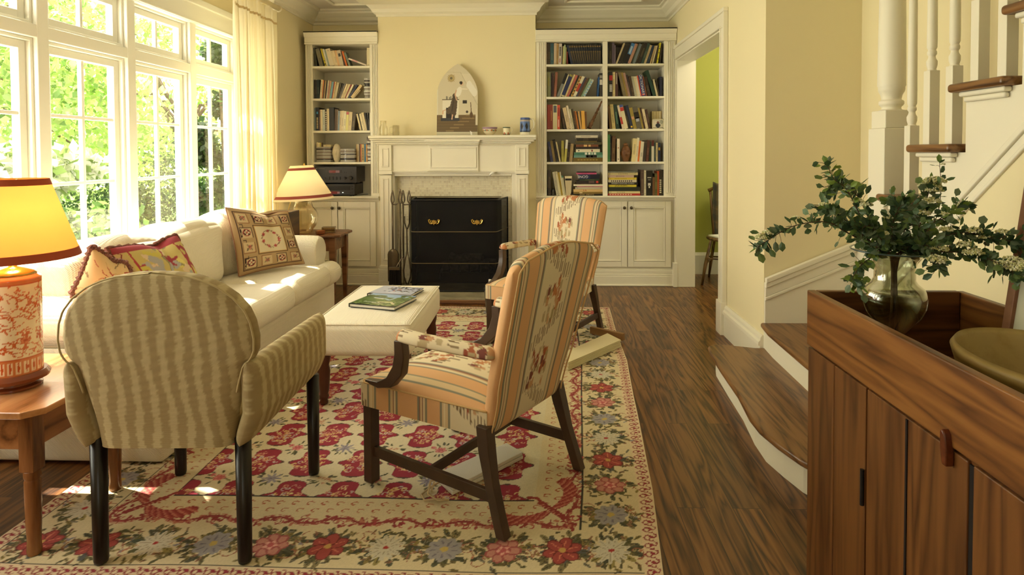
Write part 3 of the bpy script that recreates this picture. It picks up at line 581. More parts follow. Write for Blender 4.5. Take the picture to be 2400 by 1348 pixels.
def rect2(x, z, t, h, th):
    s, c = math.sin(th), math.cos(th); z += max(0, t*s) ; 
    if s < 0: z += 0
    return [(x+a*c+bb*s, z-a*s+bb*c) for a, bb in ((0, 0), (t, 0), (t, h), (0, h))]
def sat(A, B):
    for P in (A, B):
        for i in range(4):
            ex, ez = P[(i+1) % 4][0]-P[i][0], P[(i+1) % 4][1]-P[i][1]; n = (-ez, ex)
            a = [p[0]*n[0]+p[1]*n[1] for p in A]; b = [p[0]*n[0]+p[1]*n[1] for p in B]
            if max(a) < min(b)+1e-5 or max(b) < min(a)+1e-5: return False
    return True
def title(o, s, t, h, col, size, z=.5, along=True, flip=False, font=None):
    "real lettering on a spine; along=True reads down the spine of an upright book"
    cu = bpy.data.curves.new('title_lettering', 'FONT'); cu.body = s; cu.size = size; cu.align_x = 'CENTER'; cu.align_y = 'CENTER'; cu.extrude = .0002
    tmp = bpy.data.objects.new('title_lettering', cu); C.objects.link(tmp); bpy.context.view_layer.update()
    me = bpy.data.meshes.new_from_object(tmp.evaluated_get(bpy.context.evaluated_depsgraph_get())); bpy.data.objects.remove(tmp); bpy.data.curves.remove(cu); me.name = 'title_lettering'
    me.materials.clear(); me.materials.append(mat('lettering_%d_%d_%d' % col, col, .5)); x = bpy.data.objects.new('title_lettering', me); C.objects.link(x); x.parent = o
    # local: spine faces -y, book height along z
    Rm = Matrix(((1, 0, 0), (0, 0, -1), (0, 1, 0))).to_4x4()   # text plane -> x,z
    q = Matrix.Rotation(-PI/2 if not flip else PI/2, 4, 'Z') if along else Matrix.Identity(4)
    x.matrix_local = Matrix.Translation((t/2, -.0009, h*z)) @ Rm @ q
    return x
def pack(x0px, ypx, items, shelf, group, x1px=None, yb=0, d=.15, count0=0):
    "items: (t, h, angle, colour[, opts]); numbers in photo pixels of the bookcase plane"
    z = U(x0px, ypx, y=YF).z if False else ypx
    rnd = random.Random(int(x0px*7)+len(items)); xs = U(x0px, 250, y=YF).x; xe = U(x1px, 250, y=YF).x if x1px else None
    for attempt in range(14):
        k = 1-.03*attempt; prev = []; x = xs; pos = []
        for it in items:
            t, h, a = it[0]*PXM*k, it[1]*PXM, math.radians(it[2]); op = it[4] if len(it) > 4 else {}
            if 'x' in op: x = max(x, U(op['x'], 250, y=YF).x)
            off = max(0, -0)  # leftmost extent
            r = rect2(0, z, t, h, a); mn = min(p[0] for p in r)
            x_ = x if a >= 0 else max(x, xs-mn if not prev else x)
            r = rect2(x_, z, t, h, a)
            # slide left books in from the left until they touch the previous ones
            if prev and 'x' not in op:
                x_ = prev[-1][1]
                r = rect2(x_, z, t, h, a)
            g = 0
            while any(sat(r, q[0]) for q in prev[-3:]) and g < 400: x_ += .0008; r = rect2(x_, z, t, h, a); g += 1
            prev.append((r, x_+max(0, .4*t))); pos.append((x_, t, h, a)); x = x_+t*math.cos(a)
        right = max(p[0] for r, _ in prev for p in r)
        if xe is None or right <= xe+.001: break
    n = len(items); obs = []
    for i, (it, (x_, t, h, a)) in enumerate(zip(items, pos)):
        col = it[3]; op = it[4] if len(it) > 4 else {}
        mk = op.get('m', rmarks(col, rnd)); dd = min(.2, h*.7)*(.92+.1*rnd.random())
        o = bookmesh(t, h, dd, col, mk, rnd.random() < .5).build('book', VCS)
        o.location = (x_, YS+yb+.006*rnd.random(), z+max(0, t*math.sin(a))); o.rotation_euler = (0, a, 0)
        if 'title' in op: title(o, t=t, h=h, **op['title'])
        nm = op.get('name') or cname(col); w_ = 'thick ' if it[0] >= 9 else 'slim ' if it[0] <= 3.5 else ''
        size = 'tall ' if it[1] >= 56 else 'short ' if it[1] < 42 else ''
        lean = ' leaning left' if it[2] < -5 else ' leaning right' if it[2] > 5 else ''
        pn = cname(items[i-1][3]) if i else None; nn = cname(items[i+1][3]) if i+1 < n else None
        base = '%s%s%s book%s' % (w_, size, nm, lean)
        cands = []
        if i == 0: cands.append('%s at the left end, %s' % (base, shelf))
        if i == n-1: cands.append('%s at the right end, %s' % (base, shelf))
        if pn: cands.append('%s right of the %s one, %s' % (base, pn, shelf))
        if pn and nn: cands.append('%s%s book between %s and %s ones, %s' % (w_, nm, pn, nn, shelf))
        ordn = ['first', 'second', 'third', 'fourth', 'fifth', 'sixth', 'seventh', 'eighth', 'ninth', 'tenth', 'eleventh', 'twelfth', 'thirteenth', 'fourteenth', 'fifteenth', 'sixteenth', 'seventeenth', 'eighteenth', 'nineteenth', 'twentieth']
        if i+count0 < 20: cands.append('%s%s book, %s from the left, %s' % (w_, nm, ordn[i+count0], shelf))
        j = n-1-i
        if j < 20: cands.append('%s%s book, %s from the right, %s' % (w_, nm, ordn[j], shelf))
        l = next((q for q in cands if len(q.split()) <= 16 and uniq(q)), cands[-1]); tag(o, l, 'book', group); obs.append(o)
    return obs
def stack(z, items, where, group, scale=1):
    "lying books, bottom first: (x0px, width, thickness, colour[, opts])"
    rnd = random.Random(len(items)); n = len(items)
    for i, it in enumerate(items):
        x0, W_, t, col = it[:4]; op = it[4] if len(it) > 4 else {}; t = t*PXM*scale; h = W_*PXM
        o = bookmesh(t, h, .16, col, op.get('m', rmarks(col, rnd)), rnd.random() < .5).build('book', VCS)
        o.rotation_euler = (0, PI/2, 0); o.location = (U(x0, 250, y=YF).x, YS-.012+.01*rnd.random(), z+t); z += t
        if 'title' in op:
            q = dict(op['title']); fl = q.pop('up', True); x = title(o, t=t, h=h, flip=fl, **q)
        nm = op.get('name') or cname(col); w_ = 'thick ' if it[2] >= 7 else 'slim ' if it[2] <= 3.5 else ''
        bel = cname(items[i-1][3]) if i else None; ab = cname(items[i+1][3]) if i+1 < n else None
        c = []
        if i == 0: c.append('%s%s book lying at the bottom of %s' % (w_, nm, where))
        if i == n-1: c.append('%s%s book lying on top of %s' % (w_, nm, where))
        if bel: c.append('%s%s book lying upon the %s one in %s' % (w_, nm, bel, where))
        if bel and ab: c.append('%s%s book lying between %s and %s ones in %s' % (w_, nm, bel, ab, where))
        c.append('%s book, number %d from the bottom in %s' % (nm, i+1, where))
        l = next((q for q in c if len(q.split()) <= 16 and uniq(q)), c[-1]); tag(o, l, 'book', group)
    return z
K = (30, 28, 26); CRM = (222, 205, 164)
pack(733, LZ[0], [(5, 44, -6, (60, 62, 52)), (10, 42, -13, (125, 120, 95)), (3, 43, -15, K), (4, 43, -15, (205, 186, 44), {'m': [(.1, .16, K, .1), (.3, .33, K, .1)]}), (4, 42, -14, (225, 220, 200)), (4, 41, -14, (150, 165, 160)), (11, 42, -14, (228, 215, 185), {'m': [(.86, .93, K, .45)]}), (5, 37, -14, CRM), (5, 38, -14, (232, 212, 170)), (5, 38, -13, (226, 182, 132)), (10, 38, -13, (205, 190, 160), {'m': [(.6, .8, (70, 60, 55), .2)]}), (3, 37, -15, (80, 50, 35)), (4, 36, -16, (216, 112, 40)), (5, 34, -20, (122, 130, 112)), (4, 46, -69, (226, 210, 190), {'m': [(.5, .8, (214, 150, 150), .1)]}), (8, 43, 0, (226, 212, 170), {'x': 858.5})], 'top shelf of the left bookcase', 'books on the top shelf of the left bookcase', 867)
pack(733.5, LZ[1], [(5, 45, 0, K), (4, 43, 0, (48, 42, 40)), (8, 45, 0, (26, 40, 44)), (6, 45, 5, (226, 206, 166)), (3, 44, 5, (216, 128, 62)), (3, 44, 6, (52, 44, 38)), (3, 43, 6, (192, 160, 110)), (4, 44, 7, (62, 56, 50)), (3, 44, 7, (226, 214, 180)), (4, 42, 8, (190, 130, 116)), (3, 42, 8, (196, 168, 120)), (6, 40, 9, (122, 166, 178), {'name': 'pale blue'}), (2.5, 40, 9, (156, 52, 42)), (4, 40, 10, (222, 190, 132)), (7, 38, 12, (204, 188, 152)), (5, 38, 15, (82, 72, 46)), (4, 37, 18, (62, 56, 50)), (4, 37, 20, (128, 120, 110)), (5, 36, 22, (226, 206, 162)), (6, 36, 24, (218, 196, 148)), (2.5, 36, 25, (150, 52, 44)), (5, 36, 27, (230, 214, 176)), (6, 37, 33, (46, 52, 80)), (8, 38, 38, (222, 196, 142)), (3, 25, 40, (192, 172, 132))], 'second shelf, left bookcase', 'books on the second shelf of the left bookcase', 851)
pack(734, LZ[2], [(3, 54, 0, (120, 140, 140)), (11, 55, 0, (32, 30, 34), {'m': [(.72, .82, (70, 140, 190), .3)]+[(.1+.07*i, .145+.07*i, (200, 180, 130), .3) for i in range(7)]}), (4, 50, 0, (112, 76, 60)), (6, 50, 0, (226, 210, 170)), (7, 50, 0, (202, 206, 190)), (6, 50, 0, (42, 40, 36), {'m': [(.05+.1*i, .1+.1*i, (220, 210, 180), .25) for i in range(9)]}), (4, 52, 0, (216, 200, 160)), (3, 52, 0, (230, 216, 180)), (15, 55, 0, (46, 45, 48), {'m': []}), (6, 51, 2, (92, 72, 52)), (4, 50, 2, (120, 96, 70)), (5, 47, 2, (142, 160, 172)), (5, 47, 3, (214, 196, 156)), (6, 47, 3, (226, 210, 172)), (7, 46, 3, (232, 224, 192)), (7, 45, 4, (226, 216, 142), {'m': [(.84, .98, (190, 90, 100), .02)]}), (10, 44, 5, (216, 196, 152)), (9, 42, 7, (86, 76, 60)), (5, 40, -13, (222, 204, 160), {'x': 841}), (2.5, 40, -13, K), (6, 40, -12, (228, 212, 172)), (7, 43, -11, (220, 200, 156)), (4, 42, -8, (36, 34, 32)), (4, 42, -5, (56, 52, 50)), (3, 42, 0, (234, 226, 208))], 'third shelf of the left bookcase', 'books on the third shelf of the left bookcase', 867)
z = LZ[3]
pack(829, z, [(3, 42, 0, (196, 160, 100)), (5, 42, 0, (222, 204, 166)), (4, 43, 0, (92, 70, 56)), (4, 43, 0, (176, 96, 54)), (8, 42, 0, (206, 174, 112), {'m': [(.1+.09*i, .16+.09*i, (60, 46, 30), .25) for i in range(8)]}), (6, 43, 0, (60, 112, 144)), (4, 42, 0, (214, 152, 66))], 'fourth shelf of the left bookcase', 'books on the fourth shelf of the left bookcase', 855.5, yb=.04)
# compact disc cases
CDM = [mat('clear_case', (176, 172, 162), .12, spec=.8), mat('dark_case', (70, 66, 64), .15, spec=.8), mat('white_case', (228, 224, 212), .2), mat('tinted_case', (134, 120, 110), .15)]
cdp = []
for i, m in enumerate(CDM):
    b = MB(); b.box(0, .142, 0, .125, 0, .0098); me = b.build('compact_disc_case', m, bevel=.0008, seg=1, wn=False); cdp.append(me)
cdused = [0]*4
def cds(n, px, z, lab, grp, end=False, y=YS, jit=.006):
    for i in range(n):
        k = random.choice([0, 0, 0, 0, 1, 1, 3] if not end else [2, 2, 0, 1, 3]); o = cdp[k] if not cdused[k] else cdp[k].copy()
        if cdused[k]: C.objects.link(o)
        cdused[k] = 1; x = U(px, 250, y=YF).x+(random.random()-.5)*jit; o.location = (x, y+random.random()*.008, z+i*.0101); o.rotation_euler = (0, 0, (random.random()-.5)*.04)
        if end: o.location.x = x; 
        tag(o, lab, 'compact disc case', grp)
    return z+n*.0101
zt1 = cds(15, 737, z, 'flat compact disc case in the left stack beside the plaster face', 'disc cases in the stack left of the plaster face')
cds(13, 795, z, 'flat compact disc case in the stack right of the plaster face', 'disc cases in the stack right of the plaster face', y=YS-.012)
def cdend(n, px, z, lab, grp, lim):
    for i in range(n):
        k = random.choice([2, 2, 0, 1, 3]); b = MB(); wd = U(lim, 250, y=YF).x-U(px, 250, y=YF).x-random.random()*.012
        o = cdp[k].copy(); C.objects.link(o); o.scale = (wd/.142, 1.0, 1); o.location = (U(lim, 250, y=YF).x-wd, YS+random.random()*.01, z+i*.0101); tag(o, lab, 'compact disc case', grp)
cdend(20, 850, LZ[1], 'disc case in the stack at the right end of the second left shelf', 'disc cases at the right end of the second shelf', 866)
cdend(25, 856, LZ[3], 'disc case in the tall stack at the right of the fourth left shelf', 'disc cases at the right end of the fourth shelf', 867)
pack(738, zt1, [(4, 11, 0, (206, 188, 140)), (3, 10, 0, (226, 214, 176)), (3, 10, 0, (206, 196, 96)), (3, 10, 0, (110, 84, 52))], 'standing upon the left disc stack', 'small books on the disc cases', 775)
stack(zt1, [(755, 18, 5, (200, 184, 140))], 'the left disc stack', 'small books on the disc cases')
for k in range(4):
    if not cdused[k]: bpy.data.objects.remove(cdp[k])
# plaster face
PL = mat('plaster', (226, 214, 184), .7, bump=.2, bscale=120)
def head(name, label, px0, px1, py0, z, m, cat, snub=0, knob=False, yoff=.05):
    x0, x1 = U(px0, 250, y=YF+.05).x, U(px1, 250, y=YF+.05).x; zt_ = U(px0, py0, y=YF+.05).z; cx = (x0+x1)/2; w_ = (x1-x0)/2; h = zt_-z
    t = thing(name, label, cat, (cx, YS+yoff, z)); b = MB()
    def P(a, v):
        th = -PI+2*PI*a; zz_ = v; s = math.sin(PI*min(1, max(0, .04+.96*zz_)))**.42 if zz_ > .5 else (.62+.38*math.sin(PI*zz_))
        s *= (1-.25*(1-zz_)**2); r = w_*s; front = max(0, math.cos(th)) ; off = 0
        if front > 0:
            nx = math.exp(-(th/.22)**2); off += nx*(.28*math.exp(-((zz_-.46)/.10)**2)+.12*math.exp(-((zz_-.57)/.1)**2)); off += .10*math.exp(-(th/.45)**2)*math.exp(-((zz_-.27)/.035)**2)+.10*math.exp(-(th/.5)**2)*math.exp(-((zz_-.12)/.06)**2)
            off -= .14*(math.exp(-((th-.5)/.24)**2)+math.exp(-((th+.5)/.24)**2))*math.exp(-((zz_-.58)/.06)**2); off += .08*math.exp(-(th/.9)**2)*math.exp(-((zz_-.70)/.05)**2)
        if zz_ > .74: off += .06*math.sin(th*9+zz_*30)
        if v >= .999: r = .0001
        return Vector((math.sin(th)*r*1.0, -math.cos(th)*r*.95*(1+off), zz_*h))
    b.grid(P, 48, 44, wrapu=True); b.v = [(q[0]+cx, q[1]+YS+yoff, q[2]+z) for q in b.v]; b.build('face', m, t, smooth=True)
    b = MB()
    for s in (-1, 1): b.lathe([(.004, -.02), (.009, -.01), (.011, .005), (.008, .018), (.002, .024)], 10, (cx+s*w_*.98, YS+yoff, z+h*.5), sx=.5)
    b.build('ears', m, t, smooth=True)
    if knob:
        b = MB(); b.lathe([(.022, 0), (.025, .01), (.02, .022), (.006, .03)], 16, (cx, YS+yoff, zt_-.004)); b.build('topknot', m, t, smooth=True)
head('plaster_face', 'cream plaster classical face mask between two stacks of disc cases', 775, 797, 337, LZ[3], PL, 'sculpture')
# hi-fi
HF = mat('hifi_black', (48, 48, 50), .35); HD = mat('hifi_dark', (18, 18, 19), .3); HR = mat('display_red', (74, 24, 22), .2, emit=(120, 30, 28), estr=.25); HP = mat('display_pale', (150, 110, 120), .3)
def hifi(name, label, px0, px1, z0, z1, amp):
    Yf = YF+.02; x0, x1 = U(px0, 420, y=Yf).x, U(px1, 420, y=Yf).x; t = thing(name, label, 'hi-fi', ((x0+x1)/2, Yf+.12, z0)); w_ = x1-x0; h = z1-z0
    b = MB(); b.box(x0+.004, x1-.004, Yf+.012, YB-.03, z0+.012, z1-.002); b.build('case', HD, t, bevel=.003)
    b = MB(); b.box(x0, x1, Yf, Yf+.014, z0+.01, z1); b.build('front_panel', HF, t, bevel=.003)
    for k in (.08, .92):
        for y in (Yf+.03, YB-.06): b = MB(); b.lathe([(.014, 0), (.016, .012)], 12, (x0+w_*k, y, z0)); b.build('foot', HD, t)
    def slab(nm, a0, a1, c0, c1, m, d=.002, bev=0): b = MB(); b.box(x0+w_*a0, x0+w_*a1, Yf-d, Yf+.001, z0+h*c0, z0+h*c1); return b.build(nm, m, t, bevel=bev)
    def kn(a, c, r, d=.018): b = MB(); b.lathe([(r, 0), (r, d*.8), (r*.85, d)], 20, (0, 0, 0)); b.v = [(x0+w_*a+q[0], Yf-q[2], z0+h*c+q[1]) for q in b.v]; b.build('knob', HD, t, smooth=False, bevel=.001)
    if amp:
        slab('display', .33, .66, .62, .80, HD); slab('display_glow', .37, .52, .64, .78, HR, .003); slab('display_glow', .52, .61, .64, .78, HP, .003)
        kn(.74, .33, .012); kn(.87, .34, .020, .025); kn(.27, .32, .010, .008)
        for a in (.375, .455, .54, .62): slab('switch', a-.011, a+.011, .24, .42, HD, .008, .001)
        for k in range(7): slab('button', .37+.042*k, .38+.042*k, .54, .57, HD, .004)
        for a in (.71, .75, .87): slab('button', a, a+.014, .64, .69, HD, .004)
        slab('maker_lettering', .04, .10, .87, .90, mat('silk_print', (150, 146, 136), .5)); slab('maker_lettering', .12, .27, .875, .887, MATS['silk_print'])
    else:
        slab('disc_tray', .36, .89, .5, .82, HD, .003, .001); slab('display', .36, .62, .18, .38, HR, .003); slab('display_glow', .58, .64, .2, .36, HP, .004)
        slab('standby_light', .70, .73, .26, .32, mat('white_led', (230, 240, 235), .3, emit=(220, 235, 230), estr=.6), .004)
        for k in range(5): slab('button', .76+.045*k, .775+.045*k, .2, .3, HD, .004)
        for c in (.55, .75): slab('button', .92, .95, c, c+.08, HD, .004)
q = lambda py: U(800, py, y=YF+.02).z
hifi('stereo_receiver', 'black stereo receiver with round dials, upper hi-fi unit in the left bookcase', 734, 836, q(431), q(390.5), True)
hifi('disc_player', 'black disc player under the receiver in the left bookcase', 734, 831, ZCN+.0005, q(431)-.001, False)
P_ = U(850, 456.5, z=ZCN); b = MB(); b.box(-.055, .055, -.022, .022, .0, .012, Matrix.Translation((P_.x, P_.y-.005, ZCN+.0005)) @ Matrix.Rotation(.25, 4, 'Z'))
t = thing('cordless_phone', 'small silver and black handset lying beside the disc player', 'phone', (P_.x, P_.y, ZCN)); b.build('body', mat('grey_plastic', (130, 128, 122), .3), t, bevel=.005, seg=3)
b = MB(); b.box(-.02, .03, -.014, .014, .0121, .0135, Matrix.Translation((P_.x, P_.y-.005, ZCN)) @ Matrix.Rotation(.25, 4, 'Z')); b.build('keypad', SILVER, t)
P_ = U(882.5, 458, z=ZCN); t = thing('candlestick', 'tall turned silver candlestick beside the mantel on the left cabinet', 'candlestick', (P_.x, P_.y, ZCN)); b = MB()
pr = [(.018, 0), (.018, .008), (.009, .02), (.007, .05)]
for k in range(5): z0 = .05+k*.042; pr += [(.006, z0), (.013, z0+.012), (.015, z0+.02), (.010, z0+.032), (.006, z0+.04)]
pr += [(.008, .265), (.013, .28), (.010, .285), (.012, .30)]
b.lathe([(r*.85, q_) for r, q_ in pr], 20, (P_.x, P_.y, ZCN)); b.build('stem', SILVER, t, smooth=True)
# right bookcase
TX = dict
ency = [(5.1, 46, -13+i*.95, (54, 51, 48), {'m': [(.0, .06, (36, 40, 52), .02), (.62, .66, (140, 112, 60), .1), (.88, .93, (150, 118, 60), .1), (.7, .86, (34, 40, 54), .03), (.2, .6, (110, 90, 56), .38)]}) for i in range(14)]
R = lambda k: RZ[k]
pack(1281, R(0), [(4.5, 50, 0, (96, 80, 60)), (6, 50, 0, (62, 52, 38)), (8.5, 50, 0, (56, 86, 92)), (7, 50, 1, (192, 172, 142)), (5, 49, 1, (172, 136, 80)), (8, 49, 2, (206, 196, 180), {'m': [(.42+.055*i, .46+.055*i, (34, 30, 30), .2) for i in range(8)]+[(.1, .3, (176, 90, 80), .35)]}), (3, 43, 2, (58, 50, 44)), (2.5, 43, 2, (200, 190, 120)), (4, 46, 2, (168, 180, 140)), (3, 40, 2, (128, 124, 72)), (3.5, 30, 0, (112, 42, 32)), (5.5, 46, -13, (36, 46, 68))]+ency, 'top left shelf, right bookcase', 'books on the upper left shelf of the right bookcase', 1412.5)
pack(1425, R(0), [(3, 50, 0, (36, 42, 58)), (8, 50, 0, (46, 38, 28)), (6, 50, 0, (90, 78, 90)), (3, 44, 0, (112, 96, 108)), (4, 51, 21, (192, 172, 132)), (8, 51, 21, (36, 31, 26)), (6.5, 51, 21, (29, 27, 25)), (9.5, 50, 21, (70, 122, 172), {'m': [(0, .45, (26, 26, 32), .01)]+[(.5+.06*i, .54+.06*i, (200, 214, 220), .25) for i in range(6)]}), (7, 49, 21, (178, 132, 108)), (3, 48, 20, (52, 62, 52)), (6.5, 48, 20, (116, 126, 128)), (3.5, 49, 20, (60, 50, 36)), (9, 50, 19.5, (44, 36, 30)), (7, 49, 19, (52, 72, 64)), (5.5, 45, 19, (192, 168, 122)), (6, 44, 18, (32, 50, 74)), (4, 43, 16, (176, 150, 106)), (3, 43, 14, (212, 196, 156)), (4, 43, 12, (64, 54, 42)), (4, 49, 9, (206, 192, 44), {'m': [(.2, .24, K, .2), (.5, .54, K, .2), (.7, .74, K, .2)]}), (3.5, 46, 6, (52, 42, 32))], 'top right shelf, right bookcase', 'books on the upper right shelf of the right bookcase', 1557)
pack(1281.5, R(1), [(10, 58, 0, (126, 126, 86), {'m': [(.45, .8, (150, 140, 50), .42)]}), (2.5, 56, 0, (34, 30, 30)), (5, 56, 1, (64, 42, 42)), (6.5, 58, 4, (142, 88, 68)), (7.5, 57, 21, (122, 122, 118), {'m': [(.55, 1, (32, 30, 28), .02)], 'x': 1305}), (2.5, 56, 21, (224, 212, 170)), (9, 55, 22, (42, 50, 88), {'m': [(.9, .99, (150, 140, 70), .05), (.0, .06, (200, 190, 150), .05)]}), (4, 56, 23, (216, 192, 134)), (6, 54, 24, (182, 102, 86)), (4, 54, 24, (34, 28, 24)), (5.5, 51, 25, (192, 152, 82), {'m': [(.1+.16*i, .16+.16*i, (70, 44, 24), .2) for i in range(6)]}), (6.5, 51, 25, (222, 212, 182), {'m': [(.25, .65, (176, 60, 44), .02)]}), (4.5, 49, 26, (66, 66, 84)), (3.5, 47, 26, (96, 62, 42)), (3.5, 48, 26, (84, 76, 50)), (4.5, 46, 27, (152, 182, 152)), (5.5, 44, 28, (194, 202, 190), {'m': [(.05+.15*i, .13+.15*i, (120, 164, 190), .15) for i in range(6)]}), (2.5, 46, 3, (42, 92, 152), {'x': 1401}), (7.5, 55, 0, (62, 58, 52), {'m': [(.5, .72, (200, 196, 184), .05), (.78, .9, (150, 146, 136), .05)]})], 'second left shelf, right bookcase', 'books on the second left shelf of the right bookcase', 1412.5)
pack(1424.8, R(1), [(4, 55, 0, (42, 62, 52)), (9, 58, 0, (46, 42, 44), {'m': [(.65, .85, (176, 40, 44), .02)]+[(.2+.06*i, .24+.06*i, (220, 216, 206), .12) for i in range(5)]}), (7, 57, 0, (208, 188, 134)), (7, 58, 0, (82, 52, 48), {'m': [(.5, .95, (170, 160, 140), .3)]}), (7.5, 57, -13, (122, 108, 78)), (5, 57, -13, (142, 118, 58)), (5.5, 56, -13, (168, 132, 118)), (4, 51, -12, (62, 52, 52)), (6.5, 48, -11, (72, 54, 40)), (6.5, 47, -11, (172, 166, 142)), (3, 47, -11, (214, 200, 156)), (6, 47, -11, (216, 206, 182)), (2.5, 49, -10.5, (222, 84, 54)), (10, 50, -10, (46, 56, 112), {'m': [(.04, .12, (214, 90, 60), .2)], 'title': dict(s='DICTIONARY', col=(226, 222, 206), size=.033, z=.53), 'name': 'navy dictionary'}), (4, 47, -10, (112, 62, 38)), (8, 46, -12, (52, 42, 34)), (8.5, 62, -17, (38, 64, 50), {'m': []}), (5, 40, -13, (196, 182, 142)), (3, 38, -10, (44, 36, 30)), (7, 45, 0, (36, 40, 62))], 'second right shelf, right bookcase', 'books on the second right shelf of the right bookcase', 1557)
pack(1282.5, R(2), [(6, 58, 0, (152, 62, 52)), (7.5, 58, 0, (136, 64, 48), {'m': [(.35, .75, (200, 150, 80), .42)]}), (10.5, 58, 0, (206, 196, 152), {'m': [(.68, .96, (90, 92, 96), .15)]}), (6.5, 57, 0, (208, 88, 64), {'m': [(.55+.05*i, .58+.05*i, (90, 30, 30), .25) for i in range(7)]+[(.1, .4, (230, 200, 180), .35)]}), (6, 49, -10, (56, 44, 32)), (8.5, 51, -12, (208, 184, 142)), (5, 56, -11, (216, 200, 170)), (4, 48, -10.5, (200, 190, 150)), (5, 48, -10, (62, 52, 36)), (3, 43, -10, (112, 74, 44)), (3, 43, -9.5, (202, 122, 52)), (2.5, 42, -9, (40, 36, 36)), (4, 42, -9, (206, 162, 98)), (8, 43, -3, (222, 168, 76), {'x': 1364, 'm': []}), (4, 41, -2, (104, 72, 46))], 'third left shelf, right bookcase', 'books on the third left shelf of the right bookcase', 1377)
# carved driftwood figure leaning in the corner
A_, B_ = U(1381, 299, y=YF+.06), U(1411, 236, y=YF+.06); b = MB(); n = 22
pts = [(A_.x+(B_.x-A_.x)*k/n, A_.y+.004*math.sin(k), R(2)+.012+(B_.z-.012-R(2))*k/n) for k in range(n+1)]
b.tube(pts, [(.021-.014*k/n)*(1+.28*((k % 3) == 0)-.1*((k % 4) == 1)) for k in range(n+1)], 9, flat=.8)
tag(b.build('wood_carving', mat('weathered_carving', (104, 72, 42), .8, var=.45, vscale=60, bump=.8, bscale=90)), 'notched weathered wood carving leaning right beside the golden book', 'carving')
pack(1425, R(2), [(5, 55, -5, (102, 76, 42)), (8, 58, -6, (188, 168, 108)), (8, 57, -7, (38, 56, 46), {'m': [(.2, .7, (110, 150, 120), .4)]}), (5, 56, -13, (212, 192, 162), {'m': [(.2, .5, (180, 60, 50), .02)]}), (8.5, 57, -13, (218, 204, 162), {'m': [(.9, 1, (80, 90, 140), .02), (.74, .89, (190, 60, 50), .02)]}), (5, 55, -13, (40, 34, 30)), (6.5, 56, -13, (40, 46, 68), {'m': [(.05, .12, (222, 180, 60), .2)]}), (7.5, 50, -12.5, (152, 132, 62), {'m': [(.45, .58, (206, 150, 110), .1)]}), (12, 52, -12.5, (96, 90, 76), {'m': [(.45, .75, (36, 32, 28), .02), (.32, .5, (170, 172, 176), .2)]}), (4, 50, -12.5, (150, 128, 58)), (4, 50, -12, (62, 42, 38)), (6, 47, -12, (212, 192, 152)), (5.5, 46, -11, (72, 50, 46))], 'third right shelf, right bookcase', 'books on the third right shelf of the right bookcase', 1531)
pack(1532, R(2), [(2.8, 42, 0, ((218, 200, 150), (206, 186, 134), (226, 210, 168), (196, 172, 118))[k % 4]) for k in range(8)], 'in the cream row behind the photo frame', 'small cream books behind the photo frame', 1557, yb=.06)
x0, x1 = U(1529, 280, y=YF+.02).x, U(1556, 280, y=YF+.02).x; zf = U(1540, 279, y=YF+.02).z
t = thing('photo_frame', 'small cream photo frame standing before the cream books', 'photo frame', ((x0+x1)/2, YS, R(2))); b = MB(); w_ = .006
for r in ((x0, x1, R(2), R(2)+w_), (x0, x1, zf-w_, zf), (x0, x0+w_, R(2), zf), (x1-w_, x1, R(2), zf)): b.box(r[0], r[1], YF+.02, YF+.032, r[2], r[3])
b.build('frame', mat('cream_frame', (226, 216, 176), .4), t)
cv = Canvas(.12, .1, .002, (214, 206, 184)); cv.ell(.06, .06, .014, .018, 0, (120, 80, 66)); cv.ell(.06, .035, .026, .022, 0, (46, 52, 60)); cv.rect(0, .12, 0, .012, (110, 106, 92)); cv.ell(.095, .07, .02, .02, 0, (170, 168, 150))
b = MB(); b.grid(lambda a, v: Vector((x0+(x1-x0)*a, YF+.026, R(2)+(zf-R(2))*v)), 40, 34, lambda a, v, p: cv.at(a*.12, v*.1)); b.build('photograph', VCS, t)
pack(1283, R(3), [(6, 48, -9, (52, 54, 88)), (6, 50, -9, (132, 112, 62)), (6, 53, -9, (38, 32, 28)), (3.5, 48, -11, (206, 188, 142)), (5.5, 50, 0, (172, 162, 72), {'x': 1316}), (5.5, 52, 5, (190, 180, 90), {'m': [(.6, 1, (226, 222, 204), .02)]}), (6.5, 45, 5, (50, 40, 32)), (3.5, 43, 5, (168, 142, 96)), (3.5, 43, 5, (176, 150, 104))], 'fourth left shelf, right bookcase', 'books on the fourth left shelf of the right bookcase', 1345)
stack(R(3), [(1343, 70, 9.5, (112, 90, 42), {'m': [(.15+.1*i, .22+.1*i, (166, 140, 70), .38) for i in range(7)]}), (1345, 67, 6, (112, 152, 138), {'m': [(.42, .8, (40, 34, 32), .05), (.45, .5, (220, 216, 200), .1), (.6, .66, (220, 216, 200), .1)]}), (1346, 65, 6, (72, 122, 98), {'m': [(.38, .46, (226, 222, 206), .1), (.5, .58, (226, 222, 206), .1), (.62, .66, (226, 222, 206), .1), (.7, .78, (226, 222, 206), .1)]}), (1350, 56, 7, (228, 218, 186), {'m': [(.1, .14, K, .3), (.64, .7, (130, 60, 60), .2)]}), (1350, 55, 5, (46, 38, 34)), (1350, 52, 5, (122, 72, 46), {'m': [(.35, .5, (212, 170, 110), .05), (.56, .66, (212, 170, 110), .05)]}), (1348, 62, 5, (76, 72, 52)), (1349, 50, 3, (96, 80, 40)), (1352, 48, 4, (40, 34, 30)), (1351, 49, 3, (54, 46, 40)), (1350, 51, 5.5, (208, 198, 174))], 'the fourth shelf stack', 'lying books on the fourth shelf of the right bookcase', 1.05)
